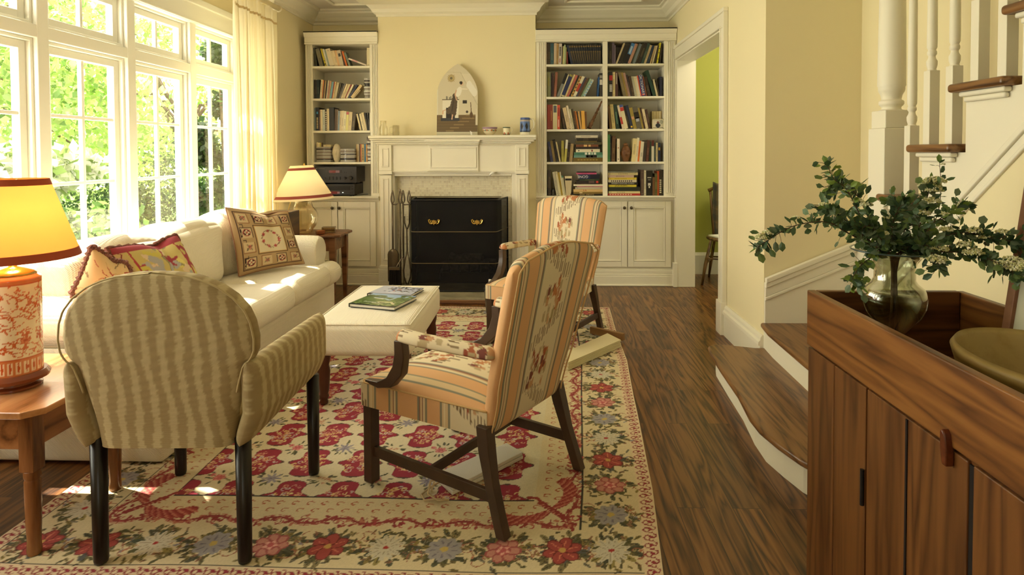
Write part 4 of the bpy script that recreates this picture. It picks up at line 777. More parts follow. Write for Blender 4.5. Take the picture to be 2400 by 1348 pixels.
pack(1425, R(3), [(5.5, 64, 0, (72, 132, 82)), (3, 64, 0, (34, 34, 38)), (8, 60, 2, (96, 68, 42)), (6.5, 54, 0, (222, 206, 178), {'x': 1447, 'm': [(.58, .62, (160, 80, 40), .3), (.1, .13, K, .3)]}), (9, 54, 5, (222, 204, 146), {'x': 1481}), (5, 56, 5, (228, 216, 180)), (4, 49, 5, (212, 112, 50)), (7.5, 47, 5, (216, 206, 178)), (6.5, 49, 5, (62, 52, 46)), (6.5, 50, 4, (88, 52, 42)), (3.5, 46, 2, (46, 56, 42)), (6, 50, 0, (206, 198, 174), {'m': [(.72, 1, (90, 40, 36), .02)]}), (4, 44, 0, (46, 62, 64)), (4.5, 44, 0, (196, 178, 132)), (6, 44, 0, (40, 46, 66), {'m': [(.6, .75, (190, 150, 60), .2)]})], 'fourth right shelf, right bookcase', 'books on the fourth right shelf of the right bookcase', 1557)
head('buddha_head', 'small brown wooden buddha head on the fourth right shelf', 1455, 1479, 341, R(3), mat('brown_carving', (112, 72, 34), .6, var=.2, vscale=40), 'sculpture', knob=True, yoff=.035)
ZC0 = ZCN+.0005
pack(1283.5, ZC0, [(7.5, 60, 0, (62, 52, 42)), (6, 56, -10, (198, 192, 164), {'x': 1304}), (5, 57, -9.5, (216, 206, 162)), (4, 55, -9, (172, 146, 52)), (2.5, 56, -8.5, (226, 216, 180)), (4, 47, -8, (196, 190, 156), {'m': [(.9, 1, (60, 110, 90), .02)]})], 'cabinet top, right bookcase', 'upright books on the right cabinet top', 1327)
# fanned open book
A_, B_ = U(1327, 450, y=YF).x, U(1341, 450, y=YF).x; b = MB(); b.prism([(A_, 0), (B_-.012, 0), (B_, .19), (A_-.012+.0, .19)], 0, .13, 'y'); b.v = [(q[0], q[1]+YS, q[2]+ZC0) for q in b.v]
t = thing('book', 'fat splayed cream book with a black band, left of the lying stack', 'book', ((A_+B_)/2, YS, ZC0)); b.build('pages', mat('old_pages', (224, 208, 168), .8), t)
b = MB(); b.box(A_-.008, B_-.004, YS-.001, YS+.001, ZC0+.148, ZC0+.168); b.build('band', mat('ink', (36, 32, 30), .7), t)
for k in range(5): b = MB(); x = A_+.004+k*.009; b.tube([(x, YS-.001, ZC0+.005), (x+(k-2)*.003, YS-.001, ZC0+.146)], .0008, 4); b.build('page_crease', mat('crease', (160, 140, 104), .8), t)
stack(ZC0, [(1337, 76, 4.5, (42, 36, 26), {'m': [], 'title': dict(s='ANNIE  LEIBOVITZ', col=(206, 176, 110), size=.017)}), (1344, 70, 4.5, (136, 112, 56), {'m': [(.2, .3, (220, 200, 150), .2)]}), (1344, 71, 6, (218, 184, 124), {'m': [], 'title': dict(s='L.A.   ', col=(176, 60, 48), size=.024, z=.42)}), (1348, 66, 5, (192, 182, 152)), (1352, 62, 2.5, (204, 136, 146)), (1344, 70, 4, (228, 218, 190), {'m': []}), (1350, 55, 2.5, (60, 46, 38)), (1351, 52, 6, (48, 40, 38), {'m': [(.55, .8, (96, 76, 70), .05), (.88, .98, (206, 70, 50), .1)]}), (1358, 47, 4, (62, 74, 50)), (1355, 51, 11, (38, 50, 84), {'m': [(.55, 1, (30, 32, 48), .01)], 'title': dict(s='GONE', col=(232, 230, 224), size=.036, z=.22, up=False)}), (1351, 47, 3.5, (196, 84, 124)), (1353, 45, 2, (40, 32, 34))], 'the left stack on the right cabinet', 'lying books, left stack on the right cabinet', 1.0)
stack(ZC0, [(1425.5, 75, 5, (174, 52, 46), {'m': [(.05+.08*i, .1+.08*i, (226, 200, 170), .3) for i in range(9)]}), (1427, 73, 5.5, (212, 198, 144)), (1427, 73, 9.5, (46, 49, 39), {'m': []}), (1427, 65, 5.5, (212, 194, 62), {'m': [], 'title': dict(s='JACK DOWN', col=(40, 34, 30), size=.02, z=.45)}), (1428, 67, 5.5, (36, 33, 33), {'m': [], 'title': dict(s='MODERN FURNITURE CLASSICS', col=(220, 214, 200), size=.0155, z=.48)}), (1426, 66, 6, (204, 194, 164), {'m': [(.1+.07*i, .14+.07*i, (80, 66, 60), .2) for i in range(11)]}), (1427, 65, 5, (212, 186, 62)), (1426, 60, 6, (194, 164, 144)), (1425, 70, 5.5, (204, 188, 134)), (1425.5, 63, 3, (122, 122, 108))], 'the right stack on the right cabinet', 'lying books, right stack on the right cabinet', 1.0)
pack(1503, ZC0, [(7.5, 60, 0, (88, 70, 62)), (5, 59, 0, (202, 192, 162)), (15, 58, 0, (36, 32, 28), {'m': [(.38, .5, (212, 206, 190), .3), (.3, .42, (212, 206, 190), .4), (.7, .74, (180, 174, 160), .2), (.62, .64, (180, 174, 160), .3)]}), (5, 43, 0, (112, 78, 48)), (6, 51, 0, (96, 92, 52)), (4, 57, 0, (176, 74, 38)), (6, 59, 0, (58, 46, 38), {'m': [(.1+.08*i, .15+.08*i, (214, 204, 176), .15) for i in range(7)]}), (4, 60, 0, (46, 43, 32))], 'beside the right stack on the right cabinet', 'upright books at the right end of the cabinet top', 1557)
# little figurines on the cabinet top
DF = mat('dark_stone', (58, 62, 54), .5, var=.3, vscale=60)
P_ = U(1279.5, 458, z=ZCN); b = MB(); b.lathe([(.02, 0), (.024, .008), (.018, .02), (.022, .03), (.02, .045), (.012, .055), (.014, .066), (.004, .078)], 12, (P_.x, P_.y, ZC0)); b.tube([(P_.x-.01, P_.y, ZC0+.04), (P_.x-.026, P_.y-.004, ZC0+.055), (P_.x-.03, P_.y, ZC0+.07)], [.009, .007, .004], 8)
tag(b.build('figurine', DF, smooth=True), 'little dark green stone figurine at the left end of the right cabinet', 'figurine')
P_ = U(1296, 458, z=ZCN); b = MB(); b.lathe([(.016, 0), (.02, .01), (.014, .022), (.02, .034), (.021, .045), (.014, .06), (.002, .067)], 12, (P_.x, P_.y-.01, ZC0))
tag(b.build('figurine', mat('grey_pewter', (96, 94, 88), .35, .5), smooth=True), 'little grey pewter figurine between dark book and cream books', 'figurine')
# ---------------------------------------------------------------- things on the mantel shelf
ZM = U(1060, 317, y=5.62).z+.0005; YMI = 5.74
def glass(name, tint=(1, 1, 1), fac=.25, rough=.02):
    if name in MATS: return MATS[name]
    m = bpy.data.materials.new(name); m.use_nodes = True; n = m.node_tree.nodes; k = m.node_tree.links; n.clear(); MATS[name] = m
    o = n.new('ShaderNodeOutputMaterial'); t = n.new('ShaderNodeBsdfTransparent'); t.inputs[0].default_value = (*tint, 1); g = n.new('ShaderNodeBsdfGlossy'); g.inputs['Roughness'].default_value = rough; g.inputs[0].default_value = (1, .98, .93, 1)
    lw = n.new('ShaderNodeLayerWeight'); lw.inputs[0].default_value = fac; x = n.new('ShaderNodeMixShader'); k.new(lw.outputs['Facing'], x.inputs[0]); k.new(t.outputs[0], x.inputs[1]); k.new(g.outputs[0], x.inputs[2]); k.new(x.outputs[0], o.inputs[0]); return m
CG = glass('clear_glass', (.96, .955, .92), .25)
def mx(px): return U(px, 300, y=YMI).x
t = thing('glass_bottle', 'clear engraved glass bottle at the left end of the mantel', 'bottle', (mx(899), YMI, ZM)); b = MB()
b.lathe([(.001, .003), (.036, .001), (.040, .01), (.041, .075), (.034, .095), (.028, .10), (.028, .135), (.034, .14), (.034, .143), (.026, .139), (.024, .10), (.036, .075), (.035, .008)], 28, (mx(899), YMI, ZM), cap=False); b.build('body', CG, t, smooth=True)
t = thing('glass_mug', 'plain clear glass mug beside the glass bottle', 'mug', (mx(928), YMI, ZM)); b = MB()
b.lathe([(.001, .004), (.033, .001), (.034, .1), (.031, .1), (.030, .006), (.001, .006)], 28, (mx(928), YMI, ZM), cap=False); b.build('body', CG, t, smooth=True)
b = MB(); b.tube([(mx(928)-.032, YMI, ZM+.085), (mx(928)-.06, YMI, ZM+.08), (mx(928)-.065, YMI, ZM+.05), (mx(928)-.055, YMI, ZM+.025), (mx(928)-.033, YMI, ZM+.02)], .004, 8); b.build('handle', CG, t, smooth=True)
# bowl with painted flowers
cv = Canvas(1, 1, .006, (226, 212, 176)); cv.rect(0, 1, .72, 1, (150, 116, 140))
for k in range(9):
    x = (k+.5)/9; cv.ell(x, .58, .022, .10, 0, (178, 60, 50)); cv.ell(x, .58, .01, .04, 0, (226, 190, 90)); cv.ell(x+.05, .56, .03, .05, .6, (60, 110, 70)); cv.ell(x+.075, .62, .02, .05, -.6, (54, 66, 120))
b = MB(); X0 = mx(1148); pr = [(.024, 0), (.03, .004), (.05, .02), (.066, .045), (.073, .078), (.069, .078), (.06, .045), (.001, .012)]
def lat(px, pr, cfn, name, label, cat, seg=72, m=VCS):
    X_ = mx(px); vs = []; b = MB(); n = len(pr)
    def P(a, v):
        f = v*(n-1); i = min(n-2, int(f)); q = f-i; r = pr[i][0]+(pr[i+1][0]-pr[i][0])*q; z_ = pr[i][1]+(pr[i+1][1]-pr[i][1])*q; th = a*2*PI-PI/2; return Vector((X_+r*math.cos(th), YMI+r*math.sin(th), ZM+z_))
    b.grid(P, seg, (n-1)*6, cfn, wrapu=True); t = thing(name, label, cat, (X_, YMI, ZM)); b.build('body', m, t, smooth=True); return t, X_
zmax = .078
lat(1148, pr, lambda a, v, p: cv.at((a*1) % 1, min(.99, (p.z-ZM)/zmax)) if v < .57 else L((214, 196, 160)), 'bowl', 'lilac rimmed bowl with painted flowers on the mantel', 'bowl')
cv2 = Canvas(1, 1, .01, (236, 226, 188)); cv2.rect(0, 1, .88, .97, (70, 90, 66)); cv2.rect(0, 1, .0, .08, (60, 70, 50))
for k in range(5): cv2.ell(.1+k*.2, .22, .05, .12, 0, (186, 96, 50)); cv2.ell(.2+k*.2, .18, .05, .09, 0, (96, 80, 50))
t, X_ = lat(1187, [(.03, 0), (.033, .003), (.033, .06), (.036, .078), (.033, .078), (.030, .06), (.001, .008)], lambda a, v, p: cv2.at(a % 1, min(.99, (p.z-ZM)/.078)) if v < .5 else L((230, 218, 180)), 'cup', 'small cream cup with painted fruit beside the flowered bowl', 'cup', 48)
b = MB(); b.tube([(X_+.033, YMI, ZM+.07), (X_+.055, YMI, ZM+.066), (X_+.058, YMI, ZM+.045), (X_+.048, YMI, ZM+.025), (X_+.031, YMI, ZM+.018)], .004, 8); b.build('handle', mat('cream_glaze', (236, 226, 192), .2), t, smooth=True)
cv3 = Canvas(1, 1, .006, (92, 120, 176)); cv3.rect(0, 1, 0, .17, (236, 228, 198)); cv3.rect(0, 1, .17, .22, (30, 30, 32)); cv3.rect(0, 1, .80, .85, (200, 180, 150)); cv3.rect(0, 1, .9, 1, (70, 92, 150)); cv3.rect(0, 1, .2, .28, (70, 56, 40)); cv3.rect(0, 1, .86, .875, (60, 60, 60))
for k in range(6):
    x = .06+k/6; cv3.ell(x, .5, .055, .14, 0, (40, 34, 28)); cv3.rect(x-.008, x+.008, .2, .45, (34, 28, 22))
t, X_ = lat(1230.5, [(.048, 0), (.048, .03), (.046, .14), (.044, .165), (.041, .165), (.043, .13), (.001, .01)], lambda a, v, p: cv3.at(a % 1, min(.99, (p.z-ZM)/.166)) if v < .55 else L((220, 214, 190)), 'mug', 'tall blue banded mug with dark trees and white handle', 'mug', 96)
b = MB(); b.tube([(X_+.043, YMI, ZM+.155), (X_+.075, YMI, ZM+.15), (X_+.088, YMI, ZM+.115), (X_+.08, YMI, ZM+.07), (X_+.047, YMI, ZM+.04)], [.006, .006, .006, .005, .006], 8, flat=1.5); b.build('handle', MATS['cream_glaze'], t, smooth=True)
# arched picture leaning on the chimney breast (generic interior with a walking figure)
W_, H_ = .405, .70; cv = Canvas(W_, H_, .0025, (214, 204, 176))
cv.rect(0, W_, 0, .20, (112, 92, 62)); 
for k in range(7): cv.rect(0, W_, .03*k, .03*k+.004, (84, 68, 46)); cv.rect(.05+.04*k, .12+.05*k, .03*k+.01, .03*k+.024, (140, 118, 80))
cv.rect(0, W_, 0, .035, (206, 200, 172)); cv.rect(0, W_, .035, .042, (70, 58, 44))
for k in range(60): cv.line([(.24+k*.0028, .6-k*.0046), (W_, .6-k*.0046)], .006, (222, 212, 186))
cv.line([(.235, .61), (.40, .30)], .004, (180, 168, 136)); cv.line([(.09, .62), (.235, .615)], .003, (190, 178, 146))
for k in range(12): cv.ell(.315+k*.0055, .50-k*.008, .022, .035, -.3, (236, 230, 214))
cv.ell(.14, .56, .034, .034, 0, (190, 170, 120)); 
for k in range(16): a = k*PI/8; cv.line([(.14+.024*math.cos(a), .56+.024*math.sin(a)), (.14+.042*math.cos(a), .56+.042*math.sin(a))], .004, (160, 138, 90))
cv.ell(.14, .56, .014, .014, 0, (120, 110, 84))
cv.rect(.05, .22, .345, .355, (96, 82, 62)); cv.rect(.055, .215, .17, .345, (232, 226, 206)); cv.rect(.09, .18, .17, .27, (44, 40, 36)); cv.rect(.04, .225, .145, .17, (60, 60, 64))
for x, h in ((.09, .03), (.10, .025), (.12, .022), (.135, .03)): cv.rect(x, x+.008, .355, .355+h, (92, 88, 78))
cv.rect(.255, .30, .31, .345, (60, 54, 46)); cv.ell(.30, .23, .012, .012, 0, (70, 60, 50)); cv.line([(.335, .32), (.345, .19)], .01, (104, 82, 56)); cv.ell(.342, .20, .016, .03, 0, (96, 72, 48)); cv.rect(0, .012, .2, .45, (226, 220, 198)); cv.rect(.385, W_, .1, .26, (216, 206, 180))
# figure: hair, blouse, skirt
cv.line([(.18, .385), (.155, .29), (.115, .235)], .05, (94, 80, 62)); cv.line([(.18, .385), (.175, .3), (.165, .215)], .055, (88, 74, 58)); cv.line([(.17, .38), (.15, .24)], .012, (70, 58, 46))
cv.ell(.215, .425, .028, .052, -.35, (236, 230, 214)); cv.line([(.19, .44), (.18, .40), (.195, .345)], .012, (214, 172, 140)); cv.line([(.235, .455), (.30, .452)], .012, (236, 226, 206)); cv.ell(.245, .505, .018, .02, 0, (222, 186, 154)); cv.ell(.238, .514, .015, .017, .3, (58, 46, 38))
cv.line([(.155, .20), (.15, .16)], .012, (214, 172, 140)); cv.line([(.085, .25), (.06, .24), (.058, .21)], .012, (214, 172, 140))
X0 = mx(1070.5); WW = mx(1118)-mx(1022)
def halfw(v): return .5*float(np.interp(v, [0, .62, .68, .74, .79, .84, .88, .914, .95, .975, 1], [1, 1, .95, .87, .775, .665, .55, .44, .28, .16, 0]))
b = MB(); tl = .06
zt_ = U(1075, 149, y=YMI+.07).z-ZM
b.grid(lambda a, v: Vector((X0+(a-.5)*2*halfw(v)*WW, YMI+.02+tl*v*1.2, ZM+v*zt_)), 150, 260, lambda a, v, p: cv.at(((a-.5)*2*halfw(v)+.5)*W_, v*H_))
t = thing('arched_picture', 'pointed arch picture of a walking woman, leaning on the chimney breast', 'picture', (X0, YMI+.03, ZM)); o = b.build('print', VCS, t)
b = MB(); ol = [(X0+s*halfw(v)*WW, ZM+v*zt_) for s, vs in ((1, [k/30 for k in range(31)]), (-1, [1-k/30 for k in range(1, 31)])) for v in vs]; b.prism(ol, 0, .012, 'y'); b.v = [(q[0], q[1]+YMI+.0205+tl*1.2*(q[2]-ZM)/zt_, q[2]) for q in b.v]; b.build('backing_board', mat('pale_board', (226, 214, 178), .6), t)
P_ = (mx(1104), YMI-.03, ZM); b = MB(); b.prism([(0, 0), (.014, .0), (.012, .03), (-.008, .045)], 0, .004, 'y'); b.v = [(q[0]+P_[0], q[1]+P_[1], q[2]+P_[2]) for q in b.v]; tag(b.build('card', mat('white_card', (244, 240, 228), .6)), 'tiny white folded card propped before the arched picture', 'card')
# ---------------------------------------------------------------- rug
rr = random.Random(11)
RW, RL = 2.25, 3.27; cv = Canvas(RW, RL, .0025, (216, 200, 160))
RED, DRED, BLK, PINK, BLU, LF, LF2 = (156, 50, 66), (146, 58, 62), (58, 54, 50), (206, 122, 116), (140, 134, 140), (96, 94, 62), (140, 124, 72)
def scroll(x, y, s, col, a0=0, w_=.004, turn=1):
    pts = []
    for k in range(13):
        t = k/12; a = a0+turn*t*4.4; r = s*(1-.62*t); pts.append((x+r*math.cos(a), y+r*math.sin(a)))
    cv.line(pts, w_, col)
# guard border
def along(off, w_, step, fn):
    n = int(RL/step)
    for k in range(n):
        y = (k+.5)*RL/n; fn(off+w_/2, y, 1); fn(RW-off-w_/2, y, 1)
    n = int(RW/step)
    for k in range(n):
        x = (k+.5)*RW/n; fn(x, off+w_/2, 0); fn(x, RL-off-w_/2, 0)
cv.rect(0, RW, 0, .055, (222, 200, 164)); cv.rect(0, RW, RL-.055, RL, (222, 200, 164)); cv.rect(0, .055, 0, RL, (222, 200, 164)); cv.rect(RW-.055, RW, 0, RL, (222, 200, 164))
def g1(x, y, v):
    scroll(x-.008, y-.008, .019, DRED, .4, .0055); scroll(x+.01, y+.01, .017, DRED, 3.4, .005); scroll(x+.004, y-.016, .010, DRED, 2, .0045); cv.ell(x+.002, y+.0, .004, .004, 0, RED)
along(.004, .05, .042, g1)
# flower border
def leafs(x, y, R, n, cols, l=.045, a0=0):
    for k in range(n): a = a0+2*PI*k/n+rr.uniform(-.25, .25); cv.leaf(x+math.cos(a)*R, y+math.sin(a)*R, l*rr.uniform(.7, 1.2), l*.42, a, rr.choice(cols), (70, 66, 44))
def flower(x, y, kind):
    a0 = rr.uniform(0, 6)
    for s in (-1, 1):
        p = [(x+s*(.04+.016*k), y+.03*math.sin(k*1.1)*s) for k in range(5)]; cv.line(p, .004, (150, 96, 72))
        for q in p[1:]: cv.leaf(q[0], q[1], .022, .009, rr.uniform(0, 6), rr.choice([LF2, BLU, (180, 120, 90)]))
    for q in range(16): a = rr.uniform(0, 6.28); r = rr.uniform(.035, .07); cv.leaf(x+math.cos(a)*r, y+math.sin(a)*r, rr.uniform(.034, .05), rr.uniform(.016, .022), a+rr.uniform(-.5, .5), rr.choice([(78, 78, 58), (92, 92, 72), (112, 104, 70), (132, 120, 84)]), (60, 58, 46))
    for q in range(40):
        a = rr.uniform(0, 6.28); r = rr.uniform(.05, .104); cv.leaf(x+math.cos(a)*r, y+math.sin(a)*r, rr.uniform(.018, .034), rr.uniform(.008, .013), rr.uniform(0, 6.28), rr.choice([LF, LF2, (116, 104, 66), (158, 140, 96), (150, 110, 84), (128, 122, 104), (96, 90, 66)]), (84, 74, 50))
    for s in (-1, 1):
        a = rr.uniform(0, 6); scroll(x+s*.08, y+rr.uniform(-.06, .06), .035, (156, 96, 76), a, .0035, s)
    if kind == 0:
        leafs(x, y, .03, 7, [LF, LF2, (88, 84, 66)], .05, a0); cv.rose(x, y, .062, [(164, 88, 84), (196, 136, 120), (208, 160, 138), (180, 112, 102)], 7, a0); cv.rose(x, y, .026, [(190, 96, 96), (224, 168, 152), (190, 96, 96)], 5, a0)
    elif kind == 1:
        leafs(x, y, .03, 5, [LF, (90, 92, 88)], .05, a0)
        for k in range(6): a = a0+k*PI/3; cv.ell(x+math.cos(a)*.034, y+math.sin(a)*.034, .034, .025, a, (112, 46, 44)); cv.ell(x+math.cos(a)*.034, y+math.sin(a)*.034, .030, .021, a, (164, 74, 68)); cv.line([(x, y), (x+math.cos(a)*.052, y+math.sin(a)*.052)], .0035, (214, 128, 100))
        cv.ell(x, y, .012, .012, 0, (200, 160, 90))
    elif kind == 2:
        leafs(x, y, .035, 6, [LF, (74, 84, 66), (150, 136, 80)], .052, a0)
        for k in range(13): a = a0+k*2*PI/13; cv.leaf(x, y, .066, .020, a, (204, 196, 172), (160, 148, 124))
        cv.ell(x, y, .009, .009, 0, (170, 60, 56))
    else:
        leafs(x, y, .03, 6, [LF2, LF, (150, 130, 90)], .045, a0)
        for k in range(9): a = a0+k*2*PI/9; cv.ell(x+math.cos(a)*.032, y+math.sin(a)*.032, .030, .019, a, (158, 152, 150)); cv.leaf(x+math.cos(a)*.01, y+math.sin(a)*.01, .04, .007, a, (122, 116, 124))
        cv.ell(x, y, .013, .013, 0, (196, 170, 96))
BW = .205; o = .055+BW/2+.004; st_ = .196
n = int((RL-.1)/st_)
for k in range(n): y = .16+k*st_; flower(RW-o, y, (k*1+2) % 4); flower(o, y, (k+1) % 4)
n = int((RW-.42)/st_)
for k in range(n): x = .36+k*st_; flower(x, o, (k*1+1) % 4); flower(x, RL-o, (k+2) % 4)
def rline(d, w_, col):
    cv.rect(d, RW-d, d, d+w_, col); cv.rect(d, RW-d, RL-d-w_, RL-d, col); cv.rect(d, d+w_, d, RL-d, col); cv.rect(RW-d-w_, RW-d, d, RL-d, col)
rline(.055, .003, BLK); D1 = .265; rline(D1, .004, BLK)
# running vine
def vine(a, b, horiz, pos):
    L_ = b-a; n = int(L_/.105)
    for k in range(n):
        t0 = a+k*L_/n; s = 1 if k % 2 else -1
        pts = [(t0+L_/n*q/8, pos+s*.016*math.sin(PI*q/8)) for q in range(9)]
        f = (lambda p: p) if horiz else (lambda p: (p[1], p[0]))
        cv.line([f(p) for p in pts], .014, (150, 66, 64)); cv.line([f((p[0], p[1]+s*.012)) for p in pts], .005, (178, 96, 84)); c = f((t0+L_/n*.5, pos-s*.004)); scroll(c[0], c[1], .024, DRED, k, .0055, s); scroll(c[0]+.012, c[1]-.01, .018, (176, 66, 74), k+2, .005, -s); scroll(c[0]-.02, c[1]+.012, .014, DRED, k+1, .0045, -s)
        for q in range(9): e = f((t0+L_/n*(.05+.11*q), pos+rr.uniform(-.022, .022))); cv.leaf(e[0], e[1], .022, .012, rr.uniform(0, 6), rr.choice([(160, 76, 70), (146, 60, 60), (186, 120, 96)]))
e = D1+.034
vine(D1+.02, RW-D1-.02, True, e); vine(D1+.02, RW-D1-.02, True, RL-e); vine(D1+.02, RL-D1-.02, False, e); vine(D1+.02, RL-D1-.02, False, RW-e)
# rows of small hooks
D2 = D1+.072; D3 = D2+.105
for r in range(2):
    d = D2+.02+r*.044
    for k in range(int((RW-2*D2-.1)/.056)): x = D2+.06+k*.056+.02*r; scroll(x, d, .015, (176, 94, 70), .6, .005); scroll(x, RL-d, .015, (176, 94, 70), .6, .005)
    for k in range(int((RL-2*D2-.1)/.056)): y = D2+.06+k*.056+.02*r; scroll(d, y, .015, (176, 94, 70), .6, .005); scroll(RW-d, y, .015, (176, 94, 70), .6, .005)
# field of ogee medallions
jx0, jx1, jy0, jy1 = int(D3/cv.r), int((RW-D3)/cv.r), int(D3/cv.r), int((RL-D3)/cv.r)
X_, Y_ = np.meshgrid(np.arange(jx0, jx1)*cv.r-D3, np.arange(jy0, jy1)*cv.r-D3); ax, ay = 2*PI*X_/.208, 2*PI*Y_/.252
F_ = np.cos(ax)+np.cos(ay)+1.5*(np.cos(ax)-np.cos(ay))*np.sin(ax)**2*np.sin(ay)**2
t_ = cv.a[jy0:jy1, jx0:jx1]; t_[:] = np.array(L((218, 206, 172)), np.float32); m = F_ > .09; t_[m] = np.array(L(RED), np.float32); m2 = np.abs(F_-.085) < .05; t_[m2] = np.array(L((92, 70, 60)), np.float32)
nx, ny = int((RW-2*D3)/.208)+2, int((RL-2*D3)/.252)+2
for i in range(nx):
    for j in range(ny):
        x, y = D3+i*.208, D3+j*.252
        for k in range(46):
            a = rr.uniform(0, 6.28); r = .074*rr.random()**.6; qx, qy = x+math.cos(a)*r*.85, y+math.sin(a)*r*1.1
            if D3 < qx < RW-D3 and D3 < qy < RL-D3: scroll(qx, qy, rr.uniform(.008, .014), rr.choice([(206, 150, 130), (224, 190, 124), (216, 160, 130), (206, 196, 190), (226, 206, 150)]), rr.uniform(0, 6), .0045, rr.choice([-1, 1]))
        x += .104; y += .126
        if D3+.03 < x < RW-D3-.03 and D3+.03 < y < RL-D3-.03:
            kind = (i+2*j) % 3
            for k in range(16): a = rr.uniform(0, 6.28); r = rr.uniform(.02, .06); cv.leaf(x+math.cos(a)*r*.8, y+math.sin(a)*r*.8, .024, .009, a, rr.choice([(84, 84, 58), (112, 108, 72), (100, 96, 86)]))
            if kind == 0: cv.rose(x, y, .026, [(186, 84, 92), (214, 140, 132), (200, 110, 112)], 6, i); cv.rose(x-.035, y+.02, .014, [(186, 84, 92), (214, 140, 132), (200, 110, 112)], 5, j)
            elif kind == 1:
                for k in range(8): a = k*PI/4; cv.leaf(x, y, .04, .012, a, (158, 150, 156), (120, 112, 124))
            else:
                for k in range(7): a = rr.uniform(0, 6.28); r = rr.uniform(0, .03); cv.rose(x+math.cos(a)*r, y+math.sin(a)*r, .009, [(190, 130, 110), (220, 190, 160), (190, 150, 90)], 4, k)
rline(D3, .003, BLK)
# red winged birds in the corners
for sx, cx in ((1, D2-.03), (-1, RW-D2+.03)):
    for sy, cyy in ((1, D2-.02), (-1, RL-D2+.02)):
        f = lambda a, b_: (cx+sx*a, cyy+sy*b_)
        for q_ in range(3):
            for k in range(20):
                t = k/19; r1 = .018+.012*q_; ln = .065-.012*q_
                for (wx, wy, ang) in ((.07+.16*t, .055-.035*math.sin(PI*t*.9), -.9+.5*t), (.055-.035*math.sin(PI*t*.9), .07+.16*t, PI/2+.9-.5*t)):
                    x, y = f(wx+(q_*.006), wy+(q_*.006)); aa = math.atan2(sy*math.sin(ang), sx*math.cos(ang)); cv.leaf(x, y, ln, .011, aa, ((150, 58, 58), (196, 120, 100), (168, 76, 70))[(k+q_) % 3])
        cv.line([f(.02, .02), f(.05, .05), f(.085, .085), (f(.11, .11))], .026, (150, 60, 60)); cv.line([f(.10, .10), f(.125, .14), f(.15, .145)], .014, (156, 66, 62)); cv.ell(*f(.155, .145), .014, .010, 0, (150, 62, 60))
        for k in range(7): cv.line([f(.04+.01*k, .04+.01*k), f(.05+.01*k, .035+.01*k)], .004, (210, 150, 120))
XR_ = ([1.72, 1.842, 2.31, 2.855, 3.207, 3.732, 4.46, 5.037, 5.1], [.365, .376, .43, .471, .495, .537, .552, .576, .58])
RY0, RY1 = 1.775, 5.04
def rugp(a, v):
    Y = RY0+(RY1-RY0)*v; xr = float(np.interp(Y, *XR_)); x0 = -1.83+.004*math.sin(Y*4); X = x0+(xr-x0)*a
    return Vector((X, Y+.004*math.sin(X*5), .0075+.0015*math.sin(X*9+Y*3)+.002*math.sin(Y*7)*(a > .93)))
nu, nv = 560, 816
vs = np.array([rugp(i/nu, j/nv) for j in range(nv+1) for i in range(nu+1)], np.float32)
ii, jj = np.meshgrid(np.arange(nu+1)/nu*RW, np.arange(nv+1)/nv*RL); px_ = np.minimum(cv.W-1, (ii/cv.r).astype(int)); py_ = np.minimum(cv.H-1, (jj/cv.r).astype(int))
cc = cv.a[py_, px_].reshape(-1, 3); wv = NR.uniform(.93, 1.05, (len(cc), 1)).astype(np.float32); cc = cc*wv
rug = MB(); rug.v = [tuple(v) for v in vs]; rug.f = [(j*(nu+1)+i, j*(nu+1)+i+1, (j+1)*(nu+1)+i+1, (j+1)*(nu+1)+i) for j in range(nv) for i in range(nu)]; rug.mi = []; rug.c = cc.tolist()
ro = rug.build('rug', mat('needlepoint', None, .95, attr=True, bump=.4, bscale=420), smooth=False); sm = ro.modifiers.new('t', 'SOLIDIFY'); sm.thickness = .006; sm.offset = -1
tag(ro, 'large floral needlepoint rug in cream, rose and red on the oak floor', 'rug')
# ---------------------------------------------------------------- upholstery helpers
def matelasse():
    m = bpy.data.materials.new('cream_matelasse'); m.use_nodes = True; n = m.node_tree.nodes; k = m.node_tree.links; b = n['Principled BSDF']; b.inputs['Base Color'].default_value = (*L((240, 230, 204)), 1); b.inputs['Roughness'].default_value = .85; b.inputs['Sheen Weight'].default_value = .15
    tc = n.new('ShaderNodeTexCoord'); sp = n.new('ShaderNodeSeparateXYZ'); k.new(tc.outputs['Object'], sp.inputs[0]); outs = []
    def M_(op, a, bb=None):
        q = n.new('ShaderNodeMath'); q.operation = op
        if isinstance(a, (int, float)): q.inputs[0].default_value = a
        else: k.new(a, q.inputs[0])
        if bb is not None:
            if isinstance(bb, (int, float)): q.inputs[1].default_value = bb
            else: k.new(bb, q.inputs[1])
        return q.outputs[0]
    s = M_('ADD', M_('ADD', sp.outputs['X'], sp.outputs['Y']), sp.outputs['Z']); d = M_('ADD', M_('SUBTRACT', sp.outputs['X'], sp.outputs['Y']), sp.outputs['Z'])
    h = M_('MULTIPLY', M_('SINE', M_('MULTIPLY', s, 420)), M_('SINE', M_('MULTIPLY', d, 420)))
    bp = n.new('ShaderNodeBump'); bp.inputs['Strength'].default_value = .55; bp.inputs['Distance'].default_value = .0022; k.new(h, bp.inputs['Height']); k.new(bp.outputs['Normal'], b.inputs['Normal']); return m
CREAM = matelasse()
